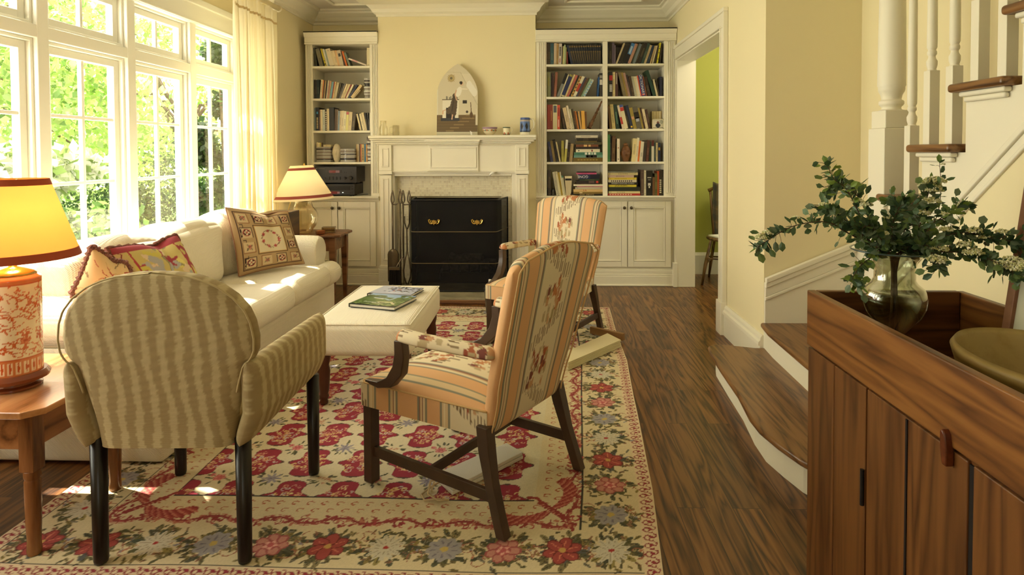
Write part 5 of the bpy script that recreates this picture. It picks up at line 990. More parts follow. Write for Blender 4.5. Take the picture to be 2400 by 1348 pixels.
def soft(name, parent, x0, x1, y0, y1, z0, z1, r, m=CREAM, puff=.0, nu=24, wob=0, seed=0, label=None, cols=None, power=None):
    "rounded upholstered block: a cube sphere pushed out to a superellipsoid"
    c = Vector(((x0+x1)/2, (y0+y1)/2, (z0+z1)/2)); h = Vector(((x1-x0)/2, (y1-y0)/2, (z1-z0)/2)); b = MB(); vs = {}; V = []; F = []
    def sq(t, hh):
        t = em((t+1)/2); return t
    n = nu
    def vert(p):
        k = (round(p[0]*n*50), round(p[1]*n*50), round(p[2]*n*50))
        if k in vs: return vs[k]
        q = [p[i]*h[i] for i in range(3)]; e = [max(0, abs(q[i])-(h[i]-r)) for i in range(3)]; l = math.sqrt(sum(v*v for v in e))
        if l > 1e-9:
            for i in range(3):
                if e[i] > 0: q[i] = sgn(q[i])*(h[i]-r+e[i]*(r/l if l > r else 1) )
            if sum(1 for v in e if v > 0) == 1: pass
        for i in range(3):
            j, kk = [x for x in range(3) if x != i]; q[i] += sgn(p[i])*puff*(1 if abs(p[i]) > .999 else abs(p[i])**4)*(1-p[j]**2)*(1-p[kk]**2)*(1 if i == 2 else .6)
        if wob: q[2] += wob*math.sin(q[0]*14+seed)*math.sin(q[1]*11+seed*2)*abs(p[2]); q[0] += wob*.7*math.sin(q[2]*13+q[1]*9+seed)*abs(p[0])
        vs[k] = len(V); V.append(c+Vector(q)); return vs[k]
    N = n
    def face(fn):
        g = [[vert(fn(em(i/N), em(j/N))) for i in range(N+1)] for j in range(N+1)]
        for j in range(N):
            for i in range(N): F.append((g[j][i], g[j][i+1], g[j+1][i+1], g[j+1][i]))
    for s in (-1, 1):
        face(lambda a, bb: (s, a, bb)); face(lambda a, bb: (a, s, bb)); face(lambda a, bb: (a, bb, s))
    b.add(V, F, [cols(v) for v in V] if cols else None)
    return b.build(name, m, parent, smooth=True, label=label)
# ---------------------------------------------------------------- sofa
sf = thing('sofa', 'long cream upholstered sofa under the windows', 'sofa', (-2.0, 3.5, 0))
SY0, SY1 = 2.42, 4.58
soft('base', sf, -2.48, -1.57, SY0+.015, SY1-.015, .012, .32, .02)
soft('back', sf, -2.50, -2.26, SY0+.03, SY1-.03, .25, .80, .07)
for y0, y1, s in ((SY0, SY0+.25, -1), (SY1-.25, SY1, 1)):
    b = MB(); cyy = (y0+y1)/2+s*.005
    pr = [(y0+.02, .05)] if s < 0 else [(y0+.03, .05)]
    out, inn = (y0, y1) if s < 0 else (y1, y0)
    prof = [(out-s*.02, .03), (out-s*.02, .50)]+[(out-s*.11-math.cos(a)*-s*.125, .575+math.sin(a)*.115) for a in [(-.5+k/14*1.36)*PI for k in range(15)]][0:]+[(inn+s*.03, .5), (inn+s*.03, .03)]
    n = 14; prof = [(out-s*.02, .03), (out-s*.02, .49)]
    for k in range(n+1): a = math.radians(-62+k*(245/n)); prof.append((out-s*.11+s*.118*math.cos(a), .575+.112*math.sin(a)))
    prof += [(inn+s*.03, .42), (inn+s*.03, .03)]
    P = [Vector((0, p[0], p[1])) for p in prof]; m_ = len(P); xs = [-2.46, -2.3, -2.0, -1.75, -1.67, -1.645, -1.64]; k_ = [1, 1, 1, 1, .985, .95, .9]; cc_ = Vector((0, sum(p[0] for p in prof)/m_, .42)); vv = []
    for x, k in zip(xs, k_):
        for p in P: q = cc_+(p-cc_)*k; vv.append((x, q.y, max(.02, q.z)))
    ff = [(i*m_+j, i*m_+(j+1) % m_, (i+1)*m_+(j+1) % m_, (i+1)*m_+j) for i in range(len(xs)-1) for j in range(m_)]+[tuple(range(m_)), tuple(range((len(xs)-1)*m_, len(xs)*m_))]
    b.add(vv, ff); b.build('arm', CREAM, sf, smooth=True, bevel=.004, seg=2)
seams = [SY0+.03, 3.12, 3.72, SY1-.02]
for k in range(3):
    y0, y1 = seams[k]+.003, seams[k+1]-.003
    e0, e1 = (SY0+.235 if k == 0 else y0), (SY1-.235 if k == 2 else y1)
    soft('seat_cushion', sf, -2.26, -1.51, y0 if k else e0-.02, y1 if k < 2 else e1+.02, .325, .495, .07, puff=.012, wob=.003, seed=k) if k == 1 else soft('seat_cushion', sf, -2.26, -1.51, e0, e1, .325, .495, .07, puff=.012, wob=.003, seed=k)
for y0, y1 in ((SY0+.02, SY0+.30), (SY1-.30, SY1-.01)): soft('cushion_ear', sf, -1.66, -1.505, y0, y1, .325, .485, .07, puff=.006, nu=16)
for k, (y0, y1) in enumerate(((2.60, 3.24), (3.25, 3.84), (3.85, 4.38))):
    soft('back_cushion', sf, -2.30, -2.02, y0, y1, .47, .865+.012*k, .085, puff=.03, wob=.010, seed=k*1.7+.4)
    bb = MB()
# ---------------------------------------------------------------- throw pillows
def pillow(name, label, P4, thick, cvs, m=VC, fringe=None, back=(150, 110, 80), fold=0):
    BLc, BRc, TRc, TLc = [Vector(p) for p in P4]; cen = (BLc+BRc+TRc+TLc)/4; nrm = (BRc-BLc).cross(TLc-BLc).normalized()
    t = thing(name, label, 'pillow', (cen.x, cen.y, min(p.z for p in (BLc, BRc)))); b = MB()
    def pos(u, v, sd):
        a, c = (u+1)/2, (v+1)/2; pinch = 1-.07*(1-u*u)*abs(v)**3-.0; u2, v2 = u*(1-.06*(1-v*v)), v*(1-.06*(1-u*u)); a, c = (u2+1)/2, (v2+1)/2
        p = BLc*(1-a)*(1-c)+BRc*a*(1-c)+TRc*a*c+TLc*(1-a)*c
        h = thick*((1-u*u)*(1-v*v))**.42
        if fold and sd > 0: h -= fold*math.exp(-((u-.1-.25*v)/.22)**2)*(.5+.5*v)
        if fold: p = p-Vector((0, 0, fold*.7*math.exp(-((u-.15)/.3)**2)*max(0, v)**2))
        return p+nrm*(h*sd)
    W_, H_ = cvs.W*cvs.r, cvs.H*cvs.r
    pad(b, pos, 110, 110, lambda u, v, sd, p: cvs.at((u+1)/2*W_, (v+1)/2*H_) if sd > 0 else L(back)); b.build('cover', m, t, smooth=True)
    b = MB(); pts = []
    for (u0, v0, u1, v1) in ((-1, -1, 1, -1), (1, -1, 1, 1), (1, 1, -1, 1), (-1, 1, -1, -1)):
        for k in range(26): q = k/26; pts.append(pos(u0+(u1-u0)*q, v0+(v1-v0)*q, 0))
    pts.append(pts[0])
    if fringe: b.tube(pts, [fringe[1]*(1+.35*math.sin(i*2.4)) for i in range(len(pts))], 7); b.build('fringe', mat('fringe_%s' % name, fringe[0], .95, var=.4, vscale=90, bump=1, bscale=300), t, smooth=False)
    else: b.tube(pts, .004, 6); b.build('piping', mat('cord_trim', (150, 104, 78), .9), t, smooth=True)
    return t
# tapestry square with a central wreath
cv = Canvas(1, 1, .006, (206, 186, 146)); D_, T_ = (72, 46, 38), (140, 92, 60)
cv.rect(0, 1, 0, 1, (172, 142, 100)); cv.rect(.05, .95, .05, .95, D_); cv.rect(.062, .938, .062, .938, (178, 150, 108))
for k in range(4):
    for j in range(4):
        if k in (0, 3) or j in (0, 3):
            x, y = .155+k*.23, .155+j*.23; cv.rect(x-.085, x+.085, y-.085, y+.085, T_ if (k+j) % 2 else D_); cv.rect(x-.075, x+.075, y-.075, y+.075, (204, 180, 138))
            if (k+j) % 2: cv.rose(x, y, .035, [(168, 66, 66), (206, 130, 116), (150, 60, 60)], 5, k); [cv.leaf(x, y, .06, .016, a, (128, 118, 88)) for a in (.6, 2.2, 3.9, 5.4)]
            else:
                cv.ell(x, y, .055, .055, 0, (150, 52, 50)); cv.ell(x, y, .045, .045, 0, (70, 40, 34)); [cv.ell(x+.026*math.cos(a), y+.026*math.sin(a), .016, .016, 0, (216, 196, 160)) for a in (0, 1.57, 3.14, 4.71)]; cv.ell(x, y, .014, .014, 0, (170, 60, 56))
                for sx in (-1, 1): cv.line([(x+sx*.07, y-.06), (x+sx*.07, y+.06), (x+sx*.05, y+.06)], .008, (60, 42, 36))
cv.rect(.26, .74, .26, .74, D_); cv.rect(.275, .725, .275, .725, (200, 160, 100)); cv.rect(.285, .715, .285, .715, (218, 204, 168))
for k in range(22):
    a = k*2*PI/22; x, y = .5+.135*math.cos(a), .5+.135*math.sin(a)
    cv.leaf(x, y, .045, .014, a+1.2, (130, 112, 84)); cv.leaf(x, y, .04, .012, a-1.3, (150, 100, 84))
    if k % 3 == 0: cv.rose(x, y, .03, [(170, 60, 64), (204, 116, 110), (160, 60, 60)], 5, k)
for x0 in (.10, .9):
    for k in range(7): cv.line([(x0-.02, .1+k*.12), (x0+.02, .1+k*.12), (x0+.02, .14+k*.12), (x0-.01, .14+k*.12)], .007, (66, 46, 40))
pillow('tapestry_pillow', 'large square tapestry pillow with flower wreath at the far end of the sofa', [(-1.93, 3.80, .515), (-1.66, 4.20, .525), (-1.80, 4.26, .885), (-2.02, 3.82, .955)], .07, cv, fold=.028)
cv = Canvas(1.3, 1, .007, (200, 180, 110)); 
for k in range(46):
    x, y = rr.uniform(0, 1.3), rr.uniform(0, 1); c = rr.choice([(160, 60, 70), (166, 66, 74), (206, 190, 90), (214, 198, 110), (176, 172, 166), (220, 196, 160), (150, 140, 96)]); pts = [(x, y)]
    for q in range(5): x += rr.uniform(-.12, .12); y += rr.uniform(-.1, .1); pts.append((x, y))
    cv.line(pts, rr.uniform(.035, .08), c)
cv.rect(0, .10, 0, 1, (206, 178, 120)); cv.line([(.16, 0), (.13, .5), (.17, 1)], .03, (166, 60, 66)); cv.line([(1.05, 0), (1.1, .5), (1.02, 1)], .03, (166, 60, 66)); cv.rect(0, 1.3, .9, 1, (156, 54, 62))
for k in range(5): cv.line([(.03, .1+k*.18), (.07, .15+k*.18), (.03, .2+k*.18)], .012, (140, 50, 54))
pillow('needlework_pillow', 'red and yellow needlework pillow with rope fringe in the middle of the sofa', [(-1.80, 2.74, .52), (-1.72, 3.10, .50), (-1.94, 3.16, .87), (-1.96, 2.66, .875)], .075, cv, fringe=((120, 72, 58), .010), fold=.03)
cv = Canvas(1, 1, .008, (222, 190, 140))
for k in range(30): x, y = rr.random(), rr.random(); cv.line([(x, y), (x+rr.uniform(-.1, .1), y+rr.uniform(-.1, .1)), (x+rr.uniform(-.14, .14), y+.08)], .022, rr.choice([(150, 120, 84), (190, 110, 90), (130, 104, 76), (206, 170, 120), (176, 84, 70)]))
pillow('fringed_pillow', 'peach floral pillow with thick brown fringe nearest the orange lamp', [(-1.99, 2.49, .705), (-1.80, 2.70, .575), (-1.88, 2.68, .80), (-1.925, 2.53, .905)], .07, cv, fringe=((128, 84, 70), .014), fold=.018)
# ---------------------------------------------------------------- ottoman
ot = thing('ottoman', 'rectangular cream upholstered ottoman with turned wooden legs on the rug', 'ottoman', (-.9, 3.4, 0))
OXa, OXb, OYa, OYb = -1.165, -.645, 2.985, 3.88
soft('top', ot, OXa, OXb, OYa, OYb, .275, .445, .035, puff=.014, nu=30)
b = MB(); zq = .437; pts = []
for (xa, ya, xb, yb) in ((OXa, OYa, OXb, OYa), (OXb, OYa, OXb, OYb), (OXb, OYb, OXa, OYb), (OXa, OYb, OXa, OYa)):
    for k in range(12): q = k/12; x, y = xa+(xb-xa)*q, ya+(yb-ya)*q; pts.append((x-(x-(OXa+OXb)/2)*.025, y-(y-(OYa+OYb)/2)*.014, zq+.002))
pts.append(pts[0]); b.tube(pts, .0035, 6); b.build('piping', CREAM, ot, smooth=True)
LEGP = [(.019, 0), (.023, .01), (.018, .022), (.025, .032), (.025, .044), (.021, .05), (.027, .07), (.033, .17), (.027, .20), (.035, .235), (.035, .28)]
WAL = mat('walnut_leg', (84, 46, 28), .3, var=.15)
for x in (OXa+.05, OXb-.05):
    for y in (OYa+.07, OYb-.06): b = MB(); b.lathe(LEGP, 20, (x, y, .012)); b.build('leg', WAL, ot, smooth=True)
def cover(name, label, pxs, z, t, paint, titles=None):
    q = [U(*p, z=z+t) for p in pxs]; c = (q[0]+q[1]+q[2]+q[3])/4; tt = thing(name, label, 'book', (c.x, c.y, z), 0, None)
    e1 = q[1]-q[0]; e2 = ((q[3]-q[0])+(q[2]-q[1]))/2; e2 = e2-e1*(e2.dot(e1)/e1.length_squared); o = q[0]
    def bx(nm, a0, a1, b0, b1, z0, z1, m):
        b = MB(); vs = [o+e1*a+e2*bb for a, bb in ((a0, b0), (a1, b0), (a1, b1), (a0, b1))]; b.add([(v.x, v.y, z0) for v in vs]+[(v.x, v.y, z1) for v in vs], [(3, 2, 1, 0), (4, 5, 6, 7), (0, 1, 5, 4), (1, 2, 6, 5), (2, 3, 7, 6), (3, 0, 4, 7)]); return b.build(nm, m, tt)
    dk = mat('dark_cover', (36, 44, 42), .3); bx('cover', 0, 1, 0, 1, z, z+.003, dk); bx('cover', 0, 1, 0, 1, z+t-.003, z+t-.0003, dk); bx('spine', 0, .012, 0, 1, z, z+t-.0004, dk); bx('pages', .012, .985, .02, .98, z+.003, z+t-.003, mat('pages', (232, 226, 208), .7))
    b = MB(); b.grid(lambda a, v: Vector((*(o+e1*a+e2*v).xy, z+t)), 110, 90, lambda a, v, p: paint.at(a*paint.W*paint.r, v*paint.H*paint.r)); b.build('jacket_picture', mat('glossy_print', None, .18, attr=True), tt)
    return tt, o, e1, e2
cv = Canvas(1.2, 1, .01, (96, 120, 60)); cv.rect(0, 1.2, .72, 1, (150, 176, 206)); cv.rect(0, 1.2, .0, .1, (48, 60, 40))
for k in range(70): x = rr.uniform(0, 1.2); y = rr.uniform(.05, .5); cv.ell(x, y, rr.uniform(.02, .08), .025, 0, rr.choice([(80, 108, 46), (124, 140, 80), (60, 84, 40), (150, 160, 110)]))
for k in range(40): cv.ell(rr.uniform(0, .5), rr.uniform(.64, .84), .06, .035, 0, rr.choice([(62, 84, 44), (84, 106, 54)])); cv.ell(rr.uniform(.85, 1.2), rr.uniform(.5, .95), .06, .04, 0, rr.choice([(62, 88, 44), (96, 120, 60)]))
cv.line([(.3, .62), (.6, .6), (.75, .5), (.8, .7)], .07, (156, 176, 190)); cv.line([(.3, .6), (.55, .56)], .04, (214, 214, 200)); cv.line([(.6, .3), (.9, .35), (1.05, .2)], .07, (200, 192, 150)); cv.line([(.5, .2), (.8, .14)], .05, (180, 172, 130))
OZ_ = .459
t1_, o1, e1, e2 = cover('picture_book', 'landscape picture book with a green riverside cover, nearer on the ottoman', [(817, 711), (924, 720), (952, 692), (856, 686)], OZ_, .020, cv)
cu = bpy.data.curves.new('jacket_lettering', 'FONT'); cu.body = 'Provence'; cu.size = .026; tmp = bpy.data.objects.new('tmp', cu); C.objects.link(tmp); bpy.context.view_layer.update(); me = bpy.data.meshes.new_from_object(tmp.evaluated_get(bpy.context.evaluated_depsgraph_get())); bpy.data.objects.remove(tmp)
me.name = 'jacket_lettering'; me.materials.clear(); me.materials.append(mat('white_ink', (236, 236, 230), .4)); x = bpy.data.objects.new('jacket_lettering', me); C.objects.link(x); x.parent = t1_; pp = o1+e1*.2+e2*.22; x.matrix_local = inv(t1_) @ Matrix.Translation((pp.x, pp.y, OZ_+.0205)) @ Matrix.Rotation(math.atan2(e1.y, e1.x), 4, 'Z')
cv = Canvas(1.2, 1, .01, (180, 184, 200))
for k in range(60): cv.ell(rr.uniform(.3, 1.2), rr.uniform(.4, 1), rr.uniform(.02, .07), .03, rr.random()*3, rr.choice([(40, 38, 44), (70, 66, 70), (110, 110, 124), (96, 84, 70)]))
for k in range(14): cv.ell(rr.uniform(.3, .7), rr.uniform(.3, .8), .04, .03, 0, rr.choice([(120, 140, 190), (196, 120, 84), (200, 206, 226), (90, 104, 150)]))
cv.rect(0, 1.2, 0, .12, (60, 56, 60)); cv.ell(.7, .3, .3, .05, .1, (206, 208, 220))
cover('picture_book', 'grey wintry picture book lying farther back on the ottoman', [(860, 688), (958, 694), (979, 674), (886, 669)], OZ_, .016, cv)
# ---------------------------------------------------------------- armchair with round back, seen from behind
ac = thing('round_back_armchair', 'round backed armchair in wavy beige stripes with ebony legs, back to the viewer', 'armchair', (-1.163, 1.845, 0), math.radians(2.0))
def wav(p):
    x, z = p.x, p.z; s = math.sin((x+.06*z)*2*PI/.050+.55*math.sin(z*21+x*14)+.32*math.sin(z*53+x*50)+.25*math.sin(z*170+x*120)+.2*math.sin(z*420)); k = min(1, max(0, s*2.4+.1)); a, c = L((160, 141, 101)), L((190, 174, 133)); n_ = 1+.05*math.sin(z*900+x*60); return tuple((a[i]*(1-k)+c[i]*k)*n_ for i in range(3))
def wavy(p): return wav(Vector((p.y, 0, p.z)))
HW = ([.40, .50, .60, .655, .675, .70, .74, .79, .83, .87, .905, .93, .943, .946], [.205, .222, .245, .262, .285, .297, .30, .292, .276, .243, .195, .135, .065, .0])
def bk(u, v, sd):
    z = .395+(.946-.395)*(v+1)/2; hw = float(np.interp(z, *HW)); y = -.005-.10*max(0, (z-.45))+.0
    return Vector((u*hw, y+sd*.038*math.sqrt(max(0, 1-abs(u)**10))*math.sqrt(max(0, 1-max(0, v)**14)), z))
b = MB(); pad(b, bk, 120, 150, lambda u, v, sd, p: wav(p)); b.build('back', VC, ac, local=True, smooth=True)
b = MB(); pts = [bk(-1, -1+2*k/50, 0)+Vector((.004, -.034, 0)) for k in range(16, 51)]+[bk(1, 1-2*k/50, 0)+Vector((-.004, -.034, 0)) for k in range(0, 35)]; b.tube([p for i, p in enumerate(pts) if i % 2 == 0 or True], .003, 6); b.build('piping', mat('beige_cord', (186, 168, 124), .9), ac, local=True, smooth=True)
for s in (-1, 1):
    def am(u, v, sd, s=s):
        y = -.045+.60*(v+1)/2; fx = .0+.02*(v+1)/2; zt_ = .668-.012*(v+1)/2+(.0 if y > 0 else -.0); zb_ = .400+.02*(v+1)/2
        r = .036*math.sqrt(max(0, 1-abs(u)**8))*math.sqrt(max(0, 1-abs(v)**16)); z = zb_+(zt_-zb_)*(u+1)/2; base = .236+(.035 if z > .5 else .035*(z-.4)/.1)*1.0
        return Vector((s*(base+fx)+sd*r, y-.02*(u+1)/2*(v < 0)*abs(v), z))
    b = MB(); pad(b, am, 60, 90, lambda u, v, sd, p: wavy(p)); b.build('arm', VC, ac, local=True, smooth=True)

o = soft('seat', None, -.235, .235, .03, .555, .385, .50, .04, m=VC, puff=.012, cols=lambda v: wavy(v)); o.parent = ac
for x, y in ((-.2275, 0), (.2275, 0), (-.268, .525), (.268, .525)): b = MB(); b.lathe([(.0195, 0), (.0215, .01), (.0245, .40)], 20, (x, y, .012)); b.build('leg', BLACKL, ac, local=True, smooth=True)
# ---------------------------------------------------------------- open armchairs in ikat stripe
fab = Canvas(.62, 1.1, .002, (226, 178, 128)); OCH, GG, CR_, RS, BRN = (224, 176, 126), (140, 138, 118), (230, 216, 182), (176, 100, 66), (124, 100, 70)
def group(x):
    fab.rect(x, x+.007, 0, 1.1, GG); fab.rect(x+.007, x+.036, 0, 1.1, (222, 198, 154)); fab.rect(x+.036, x+.043, 0, 1.1, GG)
    for q, c in ((.011, (236, 224, 190)), (.017, (150, 96, 76)), (.023, (236, 224, 190)), (.029, (150, 96, 76))): fab.rect(x+q, x+q+.0028, 0, 1.1, c)
for x in (.020-.043, .0635, .1695, .4175, .5235): 
    if x >= 0: group(x)
fab.rect(.2125, .4175, 0, 1.1, CR_)
for j in range(5):
    y0 = .02+j*.25
    for k in range(13): x = .222+k*.0148; h = .07; y = y0+.012*((k*3) % 5)/5+(k*.009 if j % 2 else .11-k*.009); fab.line([(x, y), (x+.002, y+h*.8)], .006, BRN if k % 3 else (150, 128, 96))
    for k in range(34):
        x = .31+rr.uniform(-.065, .06); y = y0+.18+rr.uniform(-.075, .075); c = rr.choice([RS, (196, 130, 84), (130, 74, 64), (206, 160, 116), (160, 84, 60), (178, 160, 116), (190, 170, 130)])
        for q in range(4): fab.line([(x+q*.004, y+rr.uniform(-.012, .006)), (x+q*.004, y+rr.uniform(.014, .034))], .0045, c)
def gains(name, label, loc, rz):
    t = thing(name, label, 'armchair', loc, rz, None); zo = .012
    def bp(u, v, sd):
        v_ = (v+1)/2; zt_ = .945+.034*math.cos(u*PI*.95)*.5+.017+(-.035*max(0, abs(u)-.8)/.2*(abs(u)) if abs(u) > .8 else 0); z = .315+(zt_-.315)*v_; hw = .243+.042*v_
        if v_ < .32: hw -= .010*math.sin(PI*(v_)/.32)
        y = .095-.155*v_; th = .042*math.sqrt(max(0, 1-abs(u)**9))*math.sqrt(max(0, 1-abs(v)**16))
        return Vector((u*hw, y+sd*th*(1.15 if sd > 0 else .65), z))
    b = MB(); pad(b, bp, 150, 220, lambda u, v, sd, p: fab.at(.315+u*.285, (p.z-.3))); b.build('back', VC, t, local=True, smooth=True)
    b = MB(); pts = [bp(-1+.0, -1+2*k/40, 0)+Vector((.006, -.024, 0)) for k in range(41)]+[bp(-1+2*k/30, 1, 0)+Vector((0, -.024, -.004)) for k in range(1, 30)]+[bp(1, 1-2*k/40, 0)+Vector((-.006, -.024, 0)) for k in range(41)]; b.tube(pts, .0035, 6); b.build('piping', mat('peach_cord', (214, 178, 124), .9), t, local=True, smooth=True)
    # seat: rail and domed cushion
    fw = lambda y: .240+.045*(y-.08)/.56
    def sp(u, v, sd):
        y = .08+.58*(v+1)/2; r = rim(u, v, 7)
        return Vector((u*fw(y), y, (.405+.062*((1-u*u)*(1-v*v))**.45) if sd > 0 else .40))
    b = MB(); pad(b, sp, 90, 100, lambda u, v, sd, p: fab.at(.315+u*.285, (p.y+.2))); b.build('seat', VC, t, local=True, smooth=True)
    b = MB(); z0, z1 = .315, .408; n = 40
    def ring(s):  # s 0..1 along left side, front, right side
        if s < .36: q = s/.36; y = .08+.58*q; return Vector((-fw(y)-.003, y, 0))
        if s < .64: q = (s-.36)/.28; return Vector(((-1+2*q)*(fw(.66)+.003), .663, 0))
        q = (s-.64)/.36; y = .66-.58*q; return Vector((fw(y)+.003, y, 0))
    def rc(a, v, p): s = a; d = (s*1.75); return fab.at((.26+d*.93) % .60, .3+v*.09)
    b.grid(lambda a, v: ring(a)+Vector((0, 0, z0+(z1-z0)*v-.0+(.014*math.sin(PI*min(1, a/.36)) if False else 0))), 360, 12, rc); o = b.build('seat_rail', VC, t, local=True); o.modifiers.new('t', 'SOLIDIFY').thickness = .006
    b = MB(); b.tube([ring(k/60)+Vector((0, 0, z1)) for k in range(61)], .0035, 6); b.build('piping', MATS['peach_cord'], t, local=True, smooth=True)
    b = MB(); b.grid(lambda a, v: Vector(((-1+2*a)*.23, .1+.5*v, .318-.035*math.sin(PI*a)*math.sin(PI*v)-.05*math.exp(-((a-.85)/.12)**2-((v-.2)/.15)**2))), 20, 20); b.build('dust_cover', mat('muslin', (206, 196, 172), .9), t, local=True, smooth=True)
    for s in (-1, 1):
        b = MB(); b.box(-.022, .022, -.022, .022, zo, .33); b.v = [(q[0]+s*.262, q[1]+.634, q[2]) for q in b.v]; b.build('leg', MAHOG, t, local=True, bevel=.003)
        b = MB(); pth = [(s*.265, -.005, zo), (s*.262, .018, .08), (s*.256, .05, .18), (s*.248, .075, .28), (s*.24, .09, .36)]
        vv = []
        for (x, y, z) in pth: h = .019+.004*(z > .2); vv += [(x-h, y-h, z), (x+h, y-h, z), (x+h, y+h, z), (x-h, y+h, z)]
        b.add(vv, [(3, 2, 1, 0), (16, 17, 18, 19)]+[(i*4+j, i*4+(j+1) % 4, (i+1)*4+(j+1) % 4, (i+1)*4+j) for i in range(4) for j in range(4)]); b.build('leg', MAHOG, t, local=True, bevel=.003)
        b = MB(); b.box(s*.262-.009, s*.262+.009, .04, .615, .115, .155); b.build('stretcher', MAHOG, t, local=True, bevel=.002)
        # arm: curved support and padded rest
        b = MB(); pth = [(s*.300, .43, .615), (s*.300, .425, .56), (s*.296, .44, .50), (s*.288, .49, .445), (s*.280, .56, .418), (s*.272, .645, .412)]; vv = []; n = len(pth); wd = [.018, .018, .019, .022, .020, .012]; dp = [.020, .024, .026, .020, .012, .006]
        for i, (x, y, z) in enumerate(pth):
            T = (Vector(pth[min(i+1, n-1)])-Vector(pth[max(i-1, 0)])).normalized(); Nn = T.cross(Vector((1, 0, 0))).normalized()
            for a, c in ((-1, -1), (1, -1), (1, 1), (-1, 1)): vv.append(Vector((x, y, z))+Vector((1, 0, 0))*wd[i]*a+Nn*dp[i]*c)
        b.add(vv, [(3, 2, 1, 0), tuple(range((n-1)*4, n*4))]+[(i*4+j, i*4+(j+1) % 4, (i+1)*4+(j+1) % 4, (i+1)*4+j) for i in range(n-1) for j in range(4)]); b.build('arm_support', MAHOG, t, local=True, bevel=.004, smooth=True)
        def arp(u, v, sd):
            y = .03+.41*(v+1)/2; x = s*(.258+.040*min(1, (y-.03)/.3)); z = .600+.012*(v+1)/2; w_ = .030+.004*v; e = math.sqrt(max(0, 1-abs(v)**18)); a = PI*u
            return Vector((x+w_*u*e, y, z+(.034*math.sqrt(max(0, 1-u*u)) if sd > 0 else -.014*math.sqrt(max(0, 1-u*u)))*e+.012))
        b = MB(); pad(b, arp, 26, 90, lambda u, v, sd, p: fab.at(.30+u*.04, p.y*1.3+.1) if True else None); b.build('arm_pad', VC, t, local=True, smooth=True)
    b = MB(); b.box(-.255, .255, .32, .338, .118, .152); b.build('stretcher', MAHOG, t, local=True, bevel=.002)
    return t
g1_ = gains('open_armchair', 'peach striped ikat armchair in front, seen from behind on the rug', (.012, 2.218, 0), math.radians(57.9))
g2_ = copy_tree(g1_); g2_.location = (.205, 4.50, 0); g2_.rotation_euler = (0, 0, math.radians(150.6)); g2_['label'] = 'peach striped ikat armchair farther back, facing the viewer near the fireplace'
g2_['group'] = g1_['group'] = 'pair of open armchairs'
# folded white slat bundle under the chair and ivory one beside
def slab_(name, label, pts, z0, h, m, layers, cat):
    q = [U(*p, z=z0+h) for p in pts]; c = sum(q, Vector())/4; t = thing(name, label, cat, (c.x, c.y, z0))
    for k in range(layers):
        f = 1-.012*(k % 3); b = MB(); za = z0+h*k/layers; zb = z0+h*(k+.85)/layers; vs = [c+(v-c)*f for v in q]; b.add([(v.x, v.y, za) for v in vs]+[(v.x, v.y, zb) for v in vs], [(3, 2, 1, 0), (4, 5, 6, 7), (0, 1, 5, 4), (1, 2, 6, 5), (2, 3, 7, 6), (3, 0, 4, 7)]); b.build('slat' if layers > 2 else 'body', m, t, bevel=.002)
    return t
tt = slab_('folded_blind', 'white folded blind lying on the rug under the front armchair', [(1022, 1108), (1060, 1142), (1226, 1058), (1188, 1036)], .012, .032, mat('white_blind', (226, 220, 204), .7, bump=.6, bscale=300), 2, 'blind')
A_ = U(1020, 1130, z=.05); b = MB()
b.tube([A_+Vector((-.01, -.03, -.02)), A_+Vector((.0, .0, .012)), A_+Vector((.02, .03, -.01)), A_+Vector((-.02, .02, -.03)), A_+Vector((-.05, -.02, -.038)), A_+Vector((-.03, -.06, -.036)), A_+Vector((.03, -.05, -.036))], .004, 7)
b.tube([A_+Vector((.0, .0, .01)), A_+Vector((-.012, -.03, .02)), A_+Vector((-.02, -.045, -.02)), A_+Vector((.02, -.06, -.036)), A_+Vector((.06, -.05, -.038))], .004, 7); b.build('cord', mat('cotton_cord', (206, 184, 144), .9), tt, smooth=True, label='knotted cotton cord')
tt = slab_('folded_blind', 'ivory slatted blind with brown rail beside the back armchair', [(1330, 822), (1330, 850), (1456, 796), (1424, 780)], .012, .05, mat('ivory_blind', (226, 212, 168), .6, bump=.3, bscale=200), 8, 'blind')
b = MB(); a0, a1 = U(1385, 775, z=.03), U(1462, 792, z=.03); d = (a1-a0).normalized(); n_ = Vector((-d.y, d.x, 0))*.016; b.add([(*(p+s*n_).xy, z) for z in (.012, .06) for p, s in ((a0, -1), (a1, -1), (a1, 1), (a0, 1))], [(3, 2, 1, 0), (4, 5, 6, 7), (0, 1, 5, 4), (1, 2, 6, 5), (2, 3, 7, 6), (3, 0, 4, 7)]); b.build('head_rail', mat('brown_rail', (150, 112, 66), .5), tt, bevel=.003)
# ---------------------------------------------------------------- side tables
def side_table(name, label, x0, x1, y0, y1, zt, th, m, md, cut, ap, inset, legf, z0=0.0):
    t = thing(name, label, 'side table', ((x0+x1)/2, (y0+y1)/2, z0)); c = cut
    b = MB(); b.prism([(x0+c, y0), (x1-c, y0), (x1, y0+c), (x1, y1-c), (x1-c, y1), (x0+c, y1), (x0, y1-c), (x0, y0+c)], zt-th, zt); b.build('tabletop', m, t, bevel=.004, seg=3)
    i = inset; b = MB()
    for r in ((x0+i, x1-i, y0+i, y0+i+.018), (x0+i, x1-i, y1-i-.018, y1-i), (x0+i, x0+i+.018, y0+i, y1-i), (x1-i-.018, x1-i, y0+i, y1-i)): b.box(*r, zt-th-ap, zt-th)
    b.build('apron', md, t, bevel=.002)
    for x in (x0+i+.012, x1-i-.012):
        for y in (y0+i+.012, y1-i-.012): legf(x, y, zt-th, t, z0)
    return t
